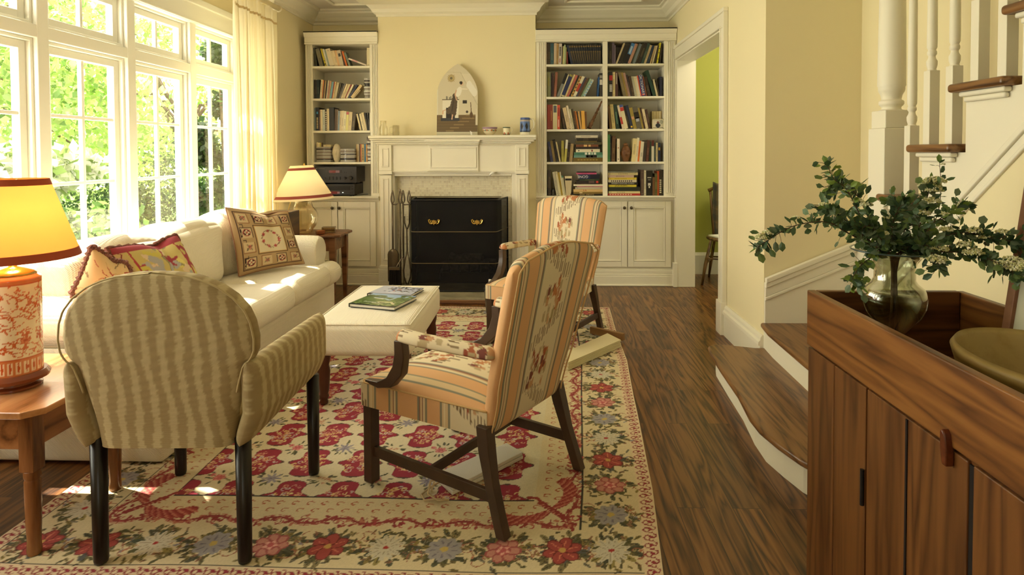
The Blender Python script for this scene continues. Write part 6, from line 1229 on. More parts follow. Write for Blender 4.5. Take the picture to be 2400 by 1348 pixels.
def turned(x, y, zt, t, z0):
    b = MB(); h = .024; b.box(x-h, x+h, y-h, y+h, zt-.20, zt); b.lathe([(.018, z0+.001), (.021, z0+.02), (.019, z0+.05), (.0195, z0+.055), (.022, z0+.12), (.0235, zt-.235), (.021, zt-.228), (.0245, zt-.22), (.0245, zt-.2)], 20, (x, y, 0)); b.build('leg', HONEYV, t, bevel=.002)
def taper(x, y, zt, t, z0):
    b = MB(); h, g = .026, .014; b.add([(x-g, y-g, z0), (x+g, y-g, z0), (x+g, y+g, z0), (x-g, y+g, z0), (x-h, y-h, zt-.14), (x+h, y-h, zt-.14), (x+h, y+h, zt-.14), (x-h, y+h, zt-.14), (x-h, y-h, zt), (x+h, y-h, zt), (x+h, y+h, zt), (x-h, y+h, zt)], [(3, 2, 1, 0), (8, 9, 10, 11)]+[(k*4+j, k*4+(j+1) % 4, (k+1)*4+(j+1) % 4, (k+1)*4+j) for k in range(2) for j in range(4)]); b.build('leg', TABLED, t, bevel=.003)
HONEYV = wood('honey_pine_leg', (84, 50, 26), (122, 78, 44), (150, 102, 62), .25, 'Z', 4, .12)
HONEYX = wood('honey_pine_apron', (96, 58, 30), (146, 96, 56), (170, 118, 74), .28, 'Y', 4, .12)
NT = side_table('pine_side_table', 'honey pine side table carrying the orange lamp at lower left', -2.32, -1.555, 1.79, 2.34, .505, .022, TABLEW, HONEYX, .045, .13, .075, turned, 0.0)
for ch in NT.children: pass
ZT = .5055
# orange lamp with patterned cylinder body
LXc, LYc = -1.80, 2.0; lm = thing('table_lamp', 'lit table lamp with orange shade on a patterned red and white porcelain cylinder', 'lamp', (LXc, LYc, ZT))
cv = Canvas(1, 1, .005, (238, 222, 190)); OR = (190, 84, 38)
cv.rect(0, 1, .0, .16, (206, 120, 70)); cv.rect(0, 1, .93, 1, (206, 120, 70)); cv.rect(0, 1, .16, .175, OR); cv.rect(0, 1, .92, .93, OR)
for k in range(22): x = (k+.5)/22; cv.rect(x-.015, x+.015, .02, .14, (232, 206, 170)); cv.line([(x, .03), (x, .13)], .008, OR); cv.ell(x, .08, .008, .03, 0, OR)
for k in range(300):
    x, y = rr.random(), rr.uniform(.18, .9); pts = [(x, y)]; a = rr.uniform(0, 6.28)
    for q in range(5): a += rr.uniform(-.9, .9); x += .018*math.cos(a); y += .018*math.sin(a); pts.append((x, y))
    pts = [p for p in pts if .18 < p[1] < .915]
    if len(pts) > 1: cv.line(pts, .006, OR); [cv.ell(p[0]+rr.uniform(-.01, .01), p[1], .008, .005, rr.random()*3, (206, 108, 60)) for p in pts]
for k in range(7): cv.rose(.07+k/7, .3+.45*(k % 2)+.05, .035, [(186, 84, 40), (214, 130, 86), (170, 70, 36)], 6, k)
bz0, bz1 = ZT+.055, ZT+.385
b = MB(); b.lathe([(.075, .0), (.075, .008), (.058, .012), (.058, .022), (.095, .03), (.098, .042), (.088, .055)], 36, (LXc, LYc, ZT)); b.build('wooden_base', mat('red_wood', (120, 58, 28), .2, coat=.4), lm, smooth=True, bevel=.001)
b = MB(); pr = [(.078, 0), (.078, .01), (.076, .32), (.072, .335), (.060, .342)]
b.grid(lambda a, v: Vector((LXc+(.0775 if v < .97 else .0775-.012*(v-.97)/.03)*math.cos(a*2*PI), LYc+(.0775 if v < .97 else .0775-.012*(v-.97)/.03)*math.sin(a*2*PI), bz0+(bz1-bz0)*v)), 200, 90, lambda a, v, p: cv.at(a % 1, v), wrapu=True); b.build('porcelain_body', mat('porcelain', None, .12, attr=True, coat=.5), lm, smooth=True)
b = MB(); b.lathe([(.066, 0), (.060, .012), (.03, .022), (.012, .028), (.010, .07)], 28, (LXc, LYc, bz1)); b.build('neck', BRASS, lm, smooth=True)
def shade(t, cx, cyy, z0, z1, r0, r1, rgb, trim, tz, name='lamp_shade', tilt=None, trans=.5):
    m = bpy.data.materials.new('shade_%s' % t.name); m.use_nodes = True; n = m.node_tree.nodes; k = m.node_tree.links; n.clear(); o_ = n.new('ShaderNodeOutputMaterial'); d = n.new('ShaderNodeBsdfDiffuse'); tr = n.new('ShaderNodeBsdfTranslucent'); x = n.new('ShaderNodeMixShader'); x.inputs[0].default_value = trans
    d.inputs[0].default_value = (*L(rgb), 1); tr.inputs[0].default_value = (*L(rgb), 1); k.new(d.outputs[0], x.inputs[1]); k.new(tr.outputs[0], x.inputs[2]); k.new(x.outputs[0], o_.inputs[0])
    def ringz(v): return r0+(r1-r0)*v
    def bld(nm, va, vb, mm, off=0, th=.0012):
        b = MB(); b.grid(lambda a, v: Vector((cx+(ringz(va+(vb-va)*v)+off)*math.cos(a*2*PI), cyy+(ringz(va+(vb-va)*v)+off)*math.sin(a*2*PI), z0+(z1-z0)*(va+(vb-va)*v))), 64, 3, wrapu=True)
        if tilt: 
            c = Vector((cx, cyy, z0)); b.v = [tuple(c+(tilt @ (Vector(p)-c))) for p in b.v]
        o = b.build(nm, mm, t, smooth=True); return o
    s_ = bld(name, 0, 1, m)
    for va, vb in tz: q = bld('trim_band', va, vb, mat('band_%s' % t.name, trim, .8), .0012); q['label'] = 'coloured trim band'
    b = MB(); 
    for a in (0, 2*PI/3, 4*PI/3): b.tube([(cx, cyy, z1-.012), (cx+r1*.98*math.cos(a), cyy+r1*.98*math.sin(a), z1-.004)], .0015, 6)
    if tilt: c = Vector((cx, cyy, z0)); b.v = [tuple(c+(tilt @ (Vector(p)-c))) for p in b.v]
    b.build('spider', BRASS, t)
shade(lm, LXc, LYc, .948, 1.218, .192, .105, (240, 172, 92), (168, 74, 40), ((0, .10), (.92, 1.0)), trans=.55)
b = MB(); b.lathe([(.012, 0), (.012, .05), (.03, .07), (.032, .1), (.02, .13), (.001, .14)], 20, (LXc, LYc, bz1+.09)); b.build('bulb', mat('bulb_glass', (255, 240, 210), .4, emit=(255, 214, 150), estr=6), lm, smooth=True)
b = MB(); b.tube([(LXc, LYc, bz1+.02), (LXc, LYc, bz1+.1)], .006, 8); b.tube([(LXc, LYc+.035, bz1+.09), (LXc, LYc+.04, 1.21)], .0015, 6); b.build('harp', BRASS, lm)
lamp('orange_lamp_light', 'POINT', (LXc, LYc, 1.06), 4.5, (1, .74, .46), rad=.04)
# walnut table and glass globe lamp at the far end
FTb = side_table('walnut_side_table', 'dark walnut side table between the sofa and the left cabinet', -2.30, -1.715, 5.07, 5.52, .60, .02, TABLED, TABLED, .05, .12, .055, taper)
ZF = .6005; gx, gy = U(712, 545, y=5.27).x, 5.27; gl_ = thing('glass_lamp', 'clear glass globe lamp with ivory and red banded shade on the walnut table', 'lamp', (gx, gy, ZF))
YG = glass('amber_glass', (.97, .945, .87), .30)
b = MB(); R_ = .128; pr = [(.06, .0), (.075, .006)]+[(R_*math.sin(a), .128-R_*.98*math.cos(a)+.004) for a in [math.radians(40+k*9) for k in range(12)]]+[(.080, .243), (.074, .26), (.072, .28), (.078, .30)]
b.lathe(pr, 40, (gx, gy, ZF), cap=True); b.build('globe', YG, gl_, smooth=True)
b = MB(); b.lathe([(r*.95, z_+.003) for r, z_ in pr], 40, (gx, gy, ZF)); b.build('inner_wall', YG, gl_, smooth=True)
tm = Matrix.Rotation(math.radians(-2.6), 3, 'Y')
shade(gl_, gx, gy, .895, 1.195, .262, .094, (252, 240, 208), (150, 70, 62), ((.06, .14), (.86, .93)), tilt=tm, trans=.45)
b = MB(); b.tube([(gx, gy, ZF+.30), (gx, gy, 1.20)], .004, 8); b.lathe([(.004, 0), (.009, .008), (.004, .018), (.001, .024)], 12, (gx+.012, gy, 1.195)); b.lathe([(.079, 0), (.079, .006), (.004, .012)], 24, (gx, gy, ZF+.30)); b.build('fitting', BRASS, gl_, smooth=True)
b = MB(); b.tube([(gx-.085, gy-.06, ZF+.29), (gx-.10, gy-.09, ZF+.2), (gx-.125, gy-.10, ZF+.10), (gx-.15, gy-.13, ZF+.02), (gx-.2, gy-.12, ZF+.004)], .003, 6); b.build('flex', mat('amber_flex', (214, 180, 96), .4), gl_, smooth=True)
b = MB(); b.lathe([(.012, 0), (.03, .03), (.03, .06), (.001, .08)], 16, (gx, gy, 1.0)); b.build('bulb', MATS['bulb_glass'], gl_, smooth=True)
lamp('glass_lamp_light', 'POINT', (gx, gy, 1.03), 2, (1, .8, .52), rad=.035)
P_ = U(751, 546, z=.61); t = thing('turned_box', 'small round turned wooden box beside the glass lamp', 'box', (P_.x, P_.y, ZF)); b = MB(); b.lathe([(.030, 0), (.038, .004), (.040, .014), (.037, .02)], 28, (P_.x, P_.y, ZF)); b.build('bowl', mat('cherry', (150, 84, 40), .25), t, smooth=True)
b = MB(); b.lathe([(.040, .0205), (.041, .027), (.036, .032), (.001, .034)], 28, (P_.x, P_.y, ZF)); b.build('lid', MATS['cherry'], t, smooth=True)
P_ = U(769, 541, z=.615); t = thing('glass_box', 'small leaded glass trinket box behind the round wooden box', 'box', (P_.x, P_.y, ZF)); Mx = Matrix.Translation((P_.x, P_.y+.02, ZF)) @ Matrix.Rotation(.2, 4, 'Z')
b = MB(); b.box(-.055, .055, -.035, .035, .003, .044, Mx); b.build('glass', glass('brown_glass', (.62, .52, .38), .3), t)
b = MB()
for x in (-.055, .055):
    for y in (-.035, .035): b.tube([Mx @ Vector((x, y, .001)), Mx @ Vector((x, y, .046))], .0018, 6)
for z_ in (.003, .045):
    for y in (-.035, .035): b.tube([Mx @ Vector((-.055, y, z_)), Mx @ Vector((.055, y, z_))], .0018, 6)
    for x in (-.055, .055): b.tube([Mx @ Vector((x, -.035, z_)), Mx @ Vector((x, .035, z_))], .0018, 6)
b.build('lead_came', IRON, t)
t = thing('loudspeaker', 'dark wood cabinet loudspeaker between the curtain and the sofa arm', 'loudspeaker', (-2.14, 4.84, 0)); sw = wood('speaker_veneer', (40, 26, 18), (74, 50, 34), (96, 68, 46), .4, 'Y', 5, .1)
b = MB(); b.box(-2.245, -2.03, 4.73, 5.04, .30, .825); b.build('cabinet', sw, t, bevel=.003)
b = MB(); b.box(-2.24, -2.035, 4.718, 4.731, .31, .815); b.build('grille', mat('grille_cloth', (62, 62, 66), .9, bump=.5, bscale=500), t, bevel=.002)
b = MB(); b.box(-2.235, -2.04, 4.75, 5.02, 0.0, .018); b.box(-2.17, -2.10, 4.84, 4.92, .018, .285); b.box(-2.235, -2.04, 4.75, 5.02, .285, .30); b.build('stand', BLACK, t, bevel=.002)
# ---------------------------------------------------------------- pine dry sink
hx0, hx1, hy0, hy1, hz = .80, 1.258, .45, 1.835, .886
hs = thing('dry_sink', 'old stained pine dry sink cabinet with plank doors in the right foreground', 'cabinet', (1.03, 1.15, 0))
b = MB(); b.box(hx0, hx0+.024, hy0, hy1, .722, hz); b.build('front_rail', DKPINEY, hs, bevel=.004, seg=3)
b = MB(); b.box(hx0+.012, hx0+.022, hy0+.02, hy1-.02, .706, .724); b.build('bead', DKPINEY, hs, bevel=.003)
WX = wood('stained_pine_end', (62, 34, 14), (96, 58, 28), (118, 76, 38), .36, 'X', 8, .1)
b = MB(); b.box(hx0+.024, hx1-.022, hy1-.022, hy1, 0, hz); b.build('end_panel', WX, hs, bevel=.004)
b = MB(); b.box(hx0+.024, hx1-.022, hy0, hy0+.022, 0, hz); b.build('end_panel', WX, hs, bevel=.004)
b = MB(); b.box(hx1-.022, hx1, hy0, hy1, 0, hz-.002); b.build('back_panel', DKPINEY, hs, bevel=.003)
b = MB(); b.box(hx0+.024, hx1-.022, hy0+.022, hy1-.022, .675, .695); b.build('well_floor', DKPINEY, hs)
def plank(nm, ya, yb, z0=.06, z1=.715, dx=.004, par=hs, lab=None):
    b = MB(); b.box(hx0+dx, hx0+.022, ya+.0015, yb-.0015, z0, z1); return b.build(nm, DKPINE, par, bevel=.003, seg=2, label=lab)
y1_, y2_, y3_, y4_ = 1.672, 1.51, 1.341, 1.149
plank('plank', y1_, hy1-.0005, 0.0); plank('plank', y2_, y1_, 0.0)
d1 = plank('door', y4_+.004, y2_-.004, lab='plank door with a wooden turn button')
b = MB(); b.box(hx0+.0015, hx0+.006, y3_-.003, y3_+.003, .062, .712); b.build('door_groove', mat('dark_gap', (22, 12, 6), .9), hs)
b = MB(); b.box(hx0+.008, hx0+.02, y4_-.006, y4_+.006, 0, .71); b.build('door_gap', MATS['dark_gap'], hs)
plank('plank', .96, y4_-.008, 0.0); plank('plank', .80, .96, 0); d2 = plank('door', .50, .795); plank('plank', hy0, .498, 0)
b = MB(); b.box(hx0+.004, hx0+.022, y4_, y2_, 0, .058); b.build('bottom_rail', DKPINEY, hs, bevel=.002)
b = MB(); b.tube([(hx0-.002, y2_+.002, .42), (hx0-.002, y2_+.002, .51)], .005, 8); b.build('hinge', BLACK, hs)
P_ = U(2210, 1048, x=hx0-.012); b = MB(); b.prism([(-.006, -.036), (.007, -.034), (.009, 0), (.006, .030), (-.001, .036), (-.008, .026), (-.010, 0)], 0, .018, 'x'); Rr = Matrix.Rotation(-.12, 3, 'X'); b.v = [tuple(Vector((P_.x-.002, P_.y, P_.z))+Rr @ Vector(q)) for q in b.v]; b.build('turn_button', mat('button_wood', (96, 46, 22), .25, var=.2, vscale=60), hs, bevel=.004, seg=3, label='worn wooden turn button')
# wooden bowl
bo = thing('wooden_bowl', 'large oval pale wooden dough bowl standing in the dry sink', 'bowl', (1.02, 1.17, .695)); b = MB()
BWD = wood('bowl_wood', (120, 96, 44), (146, 120, 62), (162, 138, 80), .5, 'Y', 3, .3, bump=.1); n = 14
def bowl(a, v):
    th = a*2*PI; 
    if v < .5: q = v/.5; r = .42+.58*q**.6; z = .002+.170*q**1.5; o = 0
    else: q = 1-(v-.5)/.5; r = (.42+.58*q**.6)-.06*(1 if q > .02 else q/.02); z = .016+.156*q**1.5; r = max(.001, r if q > .0 else .001)
    r = max(r, .0); return Vector((1.055+.178*r*math.cos(th), 1.235+.238*r*math.sin(th), .696+z*1.085))
vs = []
b.grid(bowl, 72, 40, wrapu=True); k = len(b.v); b.f.append(tuple(range(72))[::-1]); b.f.append(tuple(range(k-72, k))); b.mi += [0, 0]; b.build('body', BWD, bo, smooth=True)
# leaning framed picture
lf = thing('leaning_picture', 'tall framed picture leaning against the stair wall behind the bowl', 'picture', (1.22, 1.3, .70))
A0, A1 = Vector((1.185, 0, .697)), Vector((1.31, 0, 1.62)); D_ = (A1-A0); nn = Vector((D_.z, 0, -D_.x)).normalized()
def lbox(nm, ya, yb, s0, s1, d0, d1, m, bev=0):
    b = MB(); vs = []
    for y in (ya, yb):
        for s, d in ((s0, d0), (s1, d0), (s1, d1), (s0, d1)): q = A0+D_*s+nn*d; vs.append((q.x, y, q.z))
    b.add(vs, [(0, 1, 2, 3), (7, 6, 5, 4), (0, 4, 5, 1), (1, 5, 6, 2), (2, 6, 7, 3), (3, 7, 4, 0)]); return b.build(nm, m, lf, bevel=bev)
FRW = mat('frame_wood', (136, 92, 66), .4, var=.12, vscale=30)
lbox('frame', 1.565, 1.59, 0, 1, -.018, 0, FRW, .002); lbox('frame', .75, .775, 0, 1, -.018, 0, FRW, .002); lbox('frame', .775, 1.565, 0, .03, -.018, 0, FRW, .002); lbox('frame', .775, 1.565, .97, 1, -.018, 0, FRW, .002)
lbox('picture_surface', .775, 1.565, .03, .97, -.008, -.003, mat('pale_print', (206, 202, 176), .15, var=.06, vscale=5))
# ---------------------------------------------------------------- glass vase and branches
vx, vy, vz = U(2096, 690, y=1.70).x, 1.70, .6955
va = thing('glass_vase', 'clear glass vase with round belly and flared rim in the dry sink', 'vase', (vx, vy, vz)); dz = 1.03-vz
VG = glass('vase_glass', (.86, .88, .80), .30)
pr = [(.045, 0), (.046, .006), (.024, .018), (.021, .05), (.024, .10), (.042, .122), (.066, .15), (.078, .18), (.080, .205), (.072, .228), (.056, .242), (.051, .252), (.050, .28), (.055, .305), (.070, .322), (.108, .332)]
b = MB(); b.lathe(pr, 48, (vx, vy, vz), cap=False); b.build('body', VG, va, smooth=True)
b = MB(); b.lathe([(r*.96, z_+.002) for r, z_ in pr[3:]], 48, (vx, vy, vz), cap=False); b.build('inner_wall', VG, va, smooth=True)
b = MB(); b.tube([(vx+.108*math.cos(a*PI/24), vy+.108*math.sin(a*PI/24), vz+.332) for a in range(49)], .0025, 6); b.build('rim', mat('rim_glass', (70, 84, 80), .1), va, smooth=True)
b = MB(); b.lathe([(r*.94, z_+.002) for r, z_ in pr[3:9]], 40, (vx, vy, vz)); b.build('water', glass('water', (.93, .92, .74), .12), va, smooth=True)
STEM = mat('twig', (84, 62, 44), .8); BLO = mat('blossom', (232, 228, 196), .8); 
def leafmat(name, c1, c2, tr=.3):
    m = bpy.data.materials.new(name); m.use_nodes = True; n = m.node_tree.nodes; k = m.node_tree.links; n.clear(); o = n.new('ShaderNodeOutputMaterial'); d = n.new('ShaderNodeBsdfDiffuse'); t = n.new('ShaderNodeBsdfTranslucent'); g = n.new('ShaderNodeBsdfGlossy'); g.inputs[0].default_value = (.6, .7, .6, 1); g.inputs['Roughness'].default_value = .45; a = n.new('ShaderNodeAttribute'); a.attribute_name = 'Col'
    k.new(a.outputs['Color'], d.inputs[0]); k.new(a.outputs['Color'], t.inputs[0]); x = n.new('ShaderNodeMixShader'); x.inputs[0].default_value = tr; k.new(d.outputs[0], x.inputs[1]); k.new(t.outputs[0], x.inputs[2]); y = n.new('ShaderNodeMixShader'); y.inputs[0].default_value = .06; k.new(x.outputs[0], y.inputs[1]); k.new(g.outputs[0], y.inputs[2]); k.new(y.outputs[0], o.inputs[0]); return m
LEAFM = leafmat('spirea_leaf', 0, 0)
def addleaf(b, p, d, up, ln, wd, col):
    d = d.normalized(); s = d.cross(up).normalized(); u = s.cross(d)
    q = [p, p+d*ln*.3+s*wd*.42+u*ln*.05, p+d*ln*.68+s*wd*.48+u*ln*.03, p+d*ln, p+d*ln*.68-s*wd*.48+u*ln*.03, p+d*ln*.3-s*wd*.42+u*ln*.05, p+d*ln*.5-u*ln*.03]
    b.add(q, [(0, 1, 6), (1, 2, 6), (2, 3, 6), (3, 4, 6), (4, 5, 6), (5, 0, 6)], [col]*7)
def rv(s=1): return Vector((rr.gauss(0, 1), rr.gauss(0, 1), rr.gauss(0, 1))).normalized()*s
ICO = [Vector(v).normalized() for v in ((0, 0, 1), (1, 0, 0), (0, 1, 0), (-1, 0, 0), (0, -1, 0), (0, 0, -1))]; ICF = [(0, 1, 2), (0, 2, 3), (0, 3, 4), (0, 4, 1), (5, 2, 1), (5, 3, 2), (5, 4, 3), (5, 1, 4)]
def umbel(b, p, R, n=70, flat=.6):
    for k in range(n):
        q = rv(); q.z = abs(q.z)*flat; s = .0026*rr.uniform(.7, 1.4); c = p+q*R*rr.uniform(.7, 1); g = L(rr.choice([(236, 232, 206), (222, 220, 176), (206, 206, 150), (190, 184, 120)]))
        b.add([c+v*s for v in ICO], ICF, [g]*6)
BLM = mat('blossom_cluster', None, .8, attr=True)
def branch(label, pts, leaves, umbels=(), light=0, side=0):
    P = [Vector((vx+rr.uniform(-.01, .01), vy+rr.uniform(-.01, .01), vz+.10)), Vector((vx+(pts[0][0]-vx)*.25, vy, vz+.3))]+[Vector(p) for p in pts]
    Q = []
    for i in range(len(P)-1):
        p0, p1, p2, p3 = P[max(0, i-1)], P[i], P[i+1], P[min(len(P)-1, i+2)]
        for k in range(6): t = k/6; Q.append(.5*((2*p1)+(p2-p0)*t+(2*p0-5*p1+4*p2-p3)*t*t+(3*p1-p0-3*p2+p3)*t**3))
    Q.append(P[-1]); t_ = thing('spirea_branch', label, 'branch', P[0], 0, None); n = len(Q)
    b = MB(); b.tube(Q, [.0026*(1-.75*i/n) for i in range(n)], 6); b.build('stem', STEM, t_, smooth=True)
    b = MB(); tw = MB(); i0 = 12
    cols = [(76, 100, 62), (92, 116, 74), (62, 86, 58), (108, 124, 96), (112, 134, 76)]+([(120, 142, 58)]*3 if light else [])
    leaves = int(leaves*1.7)
    for k in range(leaves):
        i = i0+(n-1-i0)*((k+rr.random())/leaves); a = int(min(n-2, i)); p = Q[a].lerp(Q[a+1], i-a); d = (Q[a+1]-Q[a]).normalized(); off = rv(); off = (off-d*off.dot(d)).normalized(); tip = p+off*rr.uniform(.006, .034)+d*rr.uniform(0, .02)
        if k % 3 == 0: tw.tube([p, p.lerp(tip, .6)+Vector((0, 0, .002)), tip], .0006, 4)
        addleaf(b, tip if k % 3 == 0 else p, (off+d*.5+rv(.5)), rv(), rr.uniform(.018, .032), rr.uniform(.013, .021), L(rr.choice(cols)))
    addleaf(b, Q[-1], Q[-1]-Q[-2], rv(), .026, .014, L((110, 136, 62))); b.build('leaves', LEAFM, t_)
    tw.build('twigs', STEM, t_)
    if umbels:
        b = MB()
        for f, R in umbels: a = int(f*(n-1)); p = Q[a]+rv(.012)+Vector((0, 0, .008)); umbel(b, p, R, int(190*(R/.02)**2*.7))
        b.build('blossoms', BLM, t_)
    return t_
W = lambda px, py, y=1.70: tuple(U(px, py, y=y))
branch('long spirea branch arching far left out of the vase', [W(2068, 590), W(1985, 545, 1.64), W(1935, 520, 1.60), W(1860, 530, 1.58), W(1805, 560, 1.57), W(1775, 580, 1.57)], 58, ((.97, .017), (.9, .016), (.86, .012), (.7, .01)))
branch('spirea branch with the highest leafy tip, upper left of the vase', [W(2075, 585), W(2020, 510, 1.68), W(1985, 445, 1.66), W(1955, 420, 1.65), W(1938, 385, 1.65)], 46, ((.6, .016),), 1)
branch('leafy spirea branch leaning up left, full of leaves', [W(2080, 585), W(2040, 520, 1.74), W(2010, 460, 1.76), W(1972, 430, 1.76), W(1945, 440, 1.76)], 70, ((.7, .022), (.6, .02), (.8, .016)))
branch('short dense spirea branch over the left of the vase rim', [W(2065, 590), W(2010, 540, 1.66), W(1960, 500, 1.63), W(1935, 490, 1.62)], 60, ((.8, .018), (.95, .012)))
branch('tall spirea branch with big cream blossoms above the vase', [W(2110, 590), W(2150, 540, 1.70), W(2170, 480, 1.71), W(2180, 425, 1.71)], 60, ((.99, .028), (.93, .03), (.88, .028), (.82, .026), (.75, .024)))
branch('thin bare spirea twig rising above the cream blossoms', [W(2130, 585), W(2190, 520, 1.76), W(2205, 450, 1.78), W(2202, 382, 1.78)], 10, ((.95, .006),))
branch('spirea branch spreading level to the right edge', [W(2120, 585), W(2190, 560, 1.66), W(2260, 545, 1.62), W(2330, 560, 1.58), W(2400, 568, 1.55)], 95, ((.6, .018), (.72, .02), (.8, .014), (.9, .016)))
branch('lower right spirea branch weighed down by white blossoms', [W(2120, 590), W(2200, 590, 1.62), W(2280, 595, 1.56), W(2345, 620, 1.52), W(2385, 645, 1.50)], 80, ((.99, .030), (.93, .026), (.85, .022), (.72, .024), (.65, .02)))
branch('short spirea sprig hanging down left of the vase', [W(2065, 592), W(2040, 605, 1.66), W(2015, 625, 1.63), W(1998, 655, 1.62), W(2010, 672, 1.62)], 40, (), 1)
branch('bushy spirea branch in the middle of the bouquet', [W(2098, 590), W(2090, 545, 1.66), W(2100, 500, 1.64), W(2120, 470, 1.64)], 80, ((.7, .014),))
branch('spirea branch leaning right behind the blossoms', [W(2115, 590), W(2160, 550, 1.78), W(2220, 500, 1.82), W(2262, 480, 1.84)], 75, ((.75, .018), (.95, .012)), 1)
branch('spirea branch drooping over the front right of the rim', [W(2120, 588), W(2160, 575, 1.62), W(2195, 590, 1.58), W(2200, 630, 1.56)], 55, ((.8, .022), (.9, .024), (.99, .016)))
branch('spirea branch filling the front of the bouquet', [W(2090, 590), W(2060, 555, 1.62), W(2040, 530, 1.60), W(2010, 540, 1.59)], 70, ((.6, .012),))
branch('spirea branch rising between the left leaves and cream blossoms', [W(2100, 590), W(2120, 540, 1.75), W(2130, 490, 1.78), W(2080, 470, 1.79)], 70, ())
# ---------------------------------------------------------------- chair in the green room
wc = thing('windsor_chair', 'old wooden windsor chair in the green room beyond the doorway', 'chair', (1.86, 6.05, 0), math.radians(160)); WM = wood('old_chair_wood', (70, 50, 30), (110, 82, 50), (136, 104, 68), .5, 'Z', 5, .1)
b = MB(); b.lathe([(.001, .425), (.19, .428), (.205, .44), (.20, .458), (.17, .462), (.001, .452)], 32, (0, 0, 0), sy=.95, cap=False); b.build('seat', WM, wc, local=True, smooth=True)
for x, y in ((-.15, .13), (.15, .13), (-.13, -.14), (.13, -.14)): b = MB(); b.tube([(x, y, .43), (x*1.3, y*1.35, .2), (x*1.5, y*1.6, 0)], [.014, .018, .011], 10); b.build('leg', WM, wc, local=True, smooth=True)
b = MB(); b.tube([(-.2, .18, .2), (-.17, -.19, .2)], .008, 8); b.tube([(.2, .18, .2), (.17, -.19, .2)], .008, 8); b.tube([(-.2, 0.18, .26), (.2, .18, .26)], .008, 8); b.tube([(-.2, -.2, .22), (.2, -.2, .22)], .008, 8); b.build('stretcher', WM, wc, local=True, smooth=True)
b = MB()
for k in range(7): x = -.17+k*.17/3; b.tube([(x*.85, -.16, .45), (x*1.1, -.235, .92)], .007 if 0 < k < 6 else .013, 8)
b.build('spindles', WM, wc, local=True, smooth=True)
b = MB(); b.tube([(-.205, -.22, .90), (-.1, -.25, .95), (0, -.26, .965), (.1, -.25, .95), (.205, -.22, .90)], .018, 10); b.build('crest_rail', WM, wc, local=True, smooth=True)
cv = Canvas(1, 1, .01, (96, 88, 70))
for k in range(7): cv.rect(.02+k*.15, .08+k*.15, 0, 1, (56, 54, 50), .55); cv.rect(0, 1, .04+k*.15, .10+k*.15, (50, 58, 66), .5); cv.rect(.11+k*.15, .12+k*.15, 0, 1, (150, 130, 90), .6); cv.rect(0, 1, .12+k*.15, .13+k*.15, (140, 110, 80), .5)
def thr(a, v):
    x = -.20+.36*a; s = (v-.45)
    y = -.25-.035*(1 if s < 0 else -1)*min(1, abs(s)*8)*(.6+.4*math.cos(a*17)*.3); z = .985-abs(s)*(.92 if s < 0 else .95)+.01*math.sin(a*20)
    if s > 0: y = -.215+.06*math.sin(a*12)*.15+.12*(s)**1.2
    else: y -= .02*math.sin(a*14+2)+.03*abs(s)
    c = Matrix.Rotation(math.radians(160), 3, 'Z') @ Vector((x, y, z)); return Vector((c.x+1.86, c.y+6.05, c.z))
b = MB(); b.grid(thr, 60, 70, lambda a, v, p: cv.at(a, v)); th_ = thing('plaid_throw', 'dark plaid wool throw draped over the back of the windsor chair', 'blanket', (1.86, 6.05, .9)); o = b.build('cloth', mat('plaid_wool', None, .95, attr=True), th_, smooth=True); o.modifiers.new('t', 'SOLIDIFY').thickness = .005
b = MB(); b.box(-.13, .13, -.09, .11, .4625, .478, Matrix.Translation((1.83, 6.0, 0)) @ Matrix.Rotation(.4, 4, 'Z')); tag(b.build('book', mat('white_paper', (244, 240, 226), .8), bevel=.002), 'white paper book lying on the seat of the windsor chair', 'book')
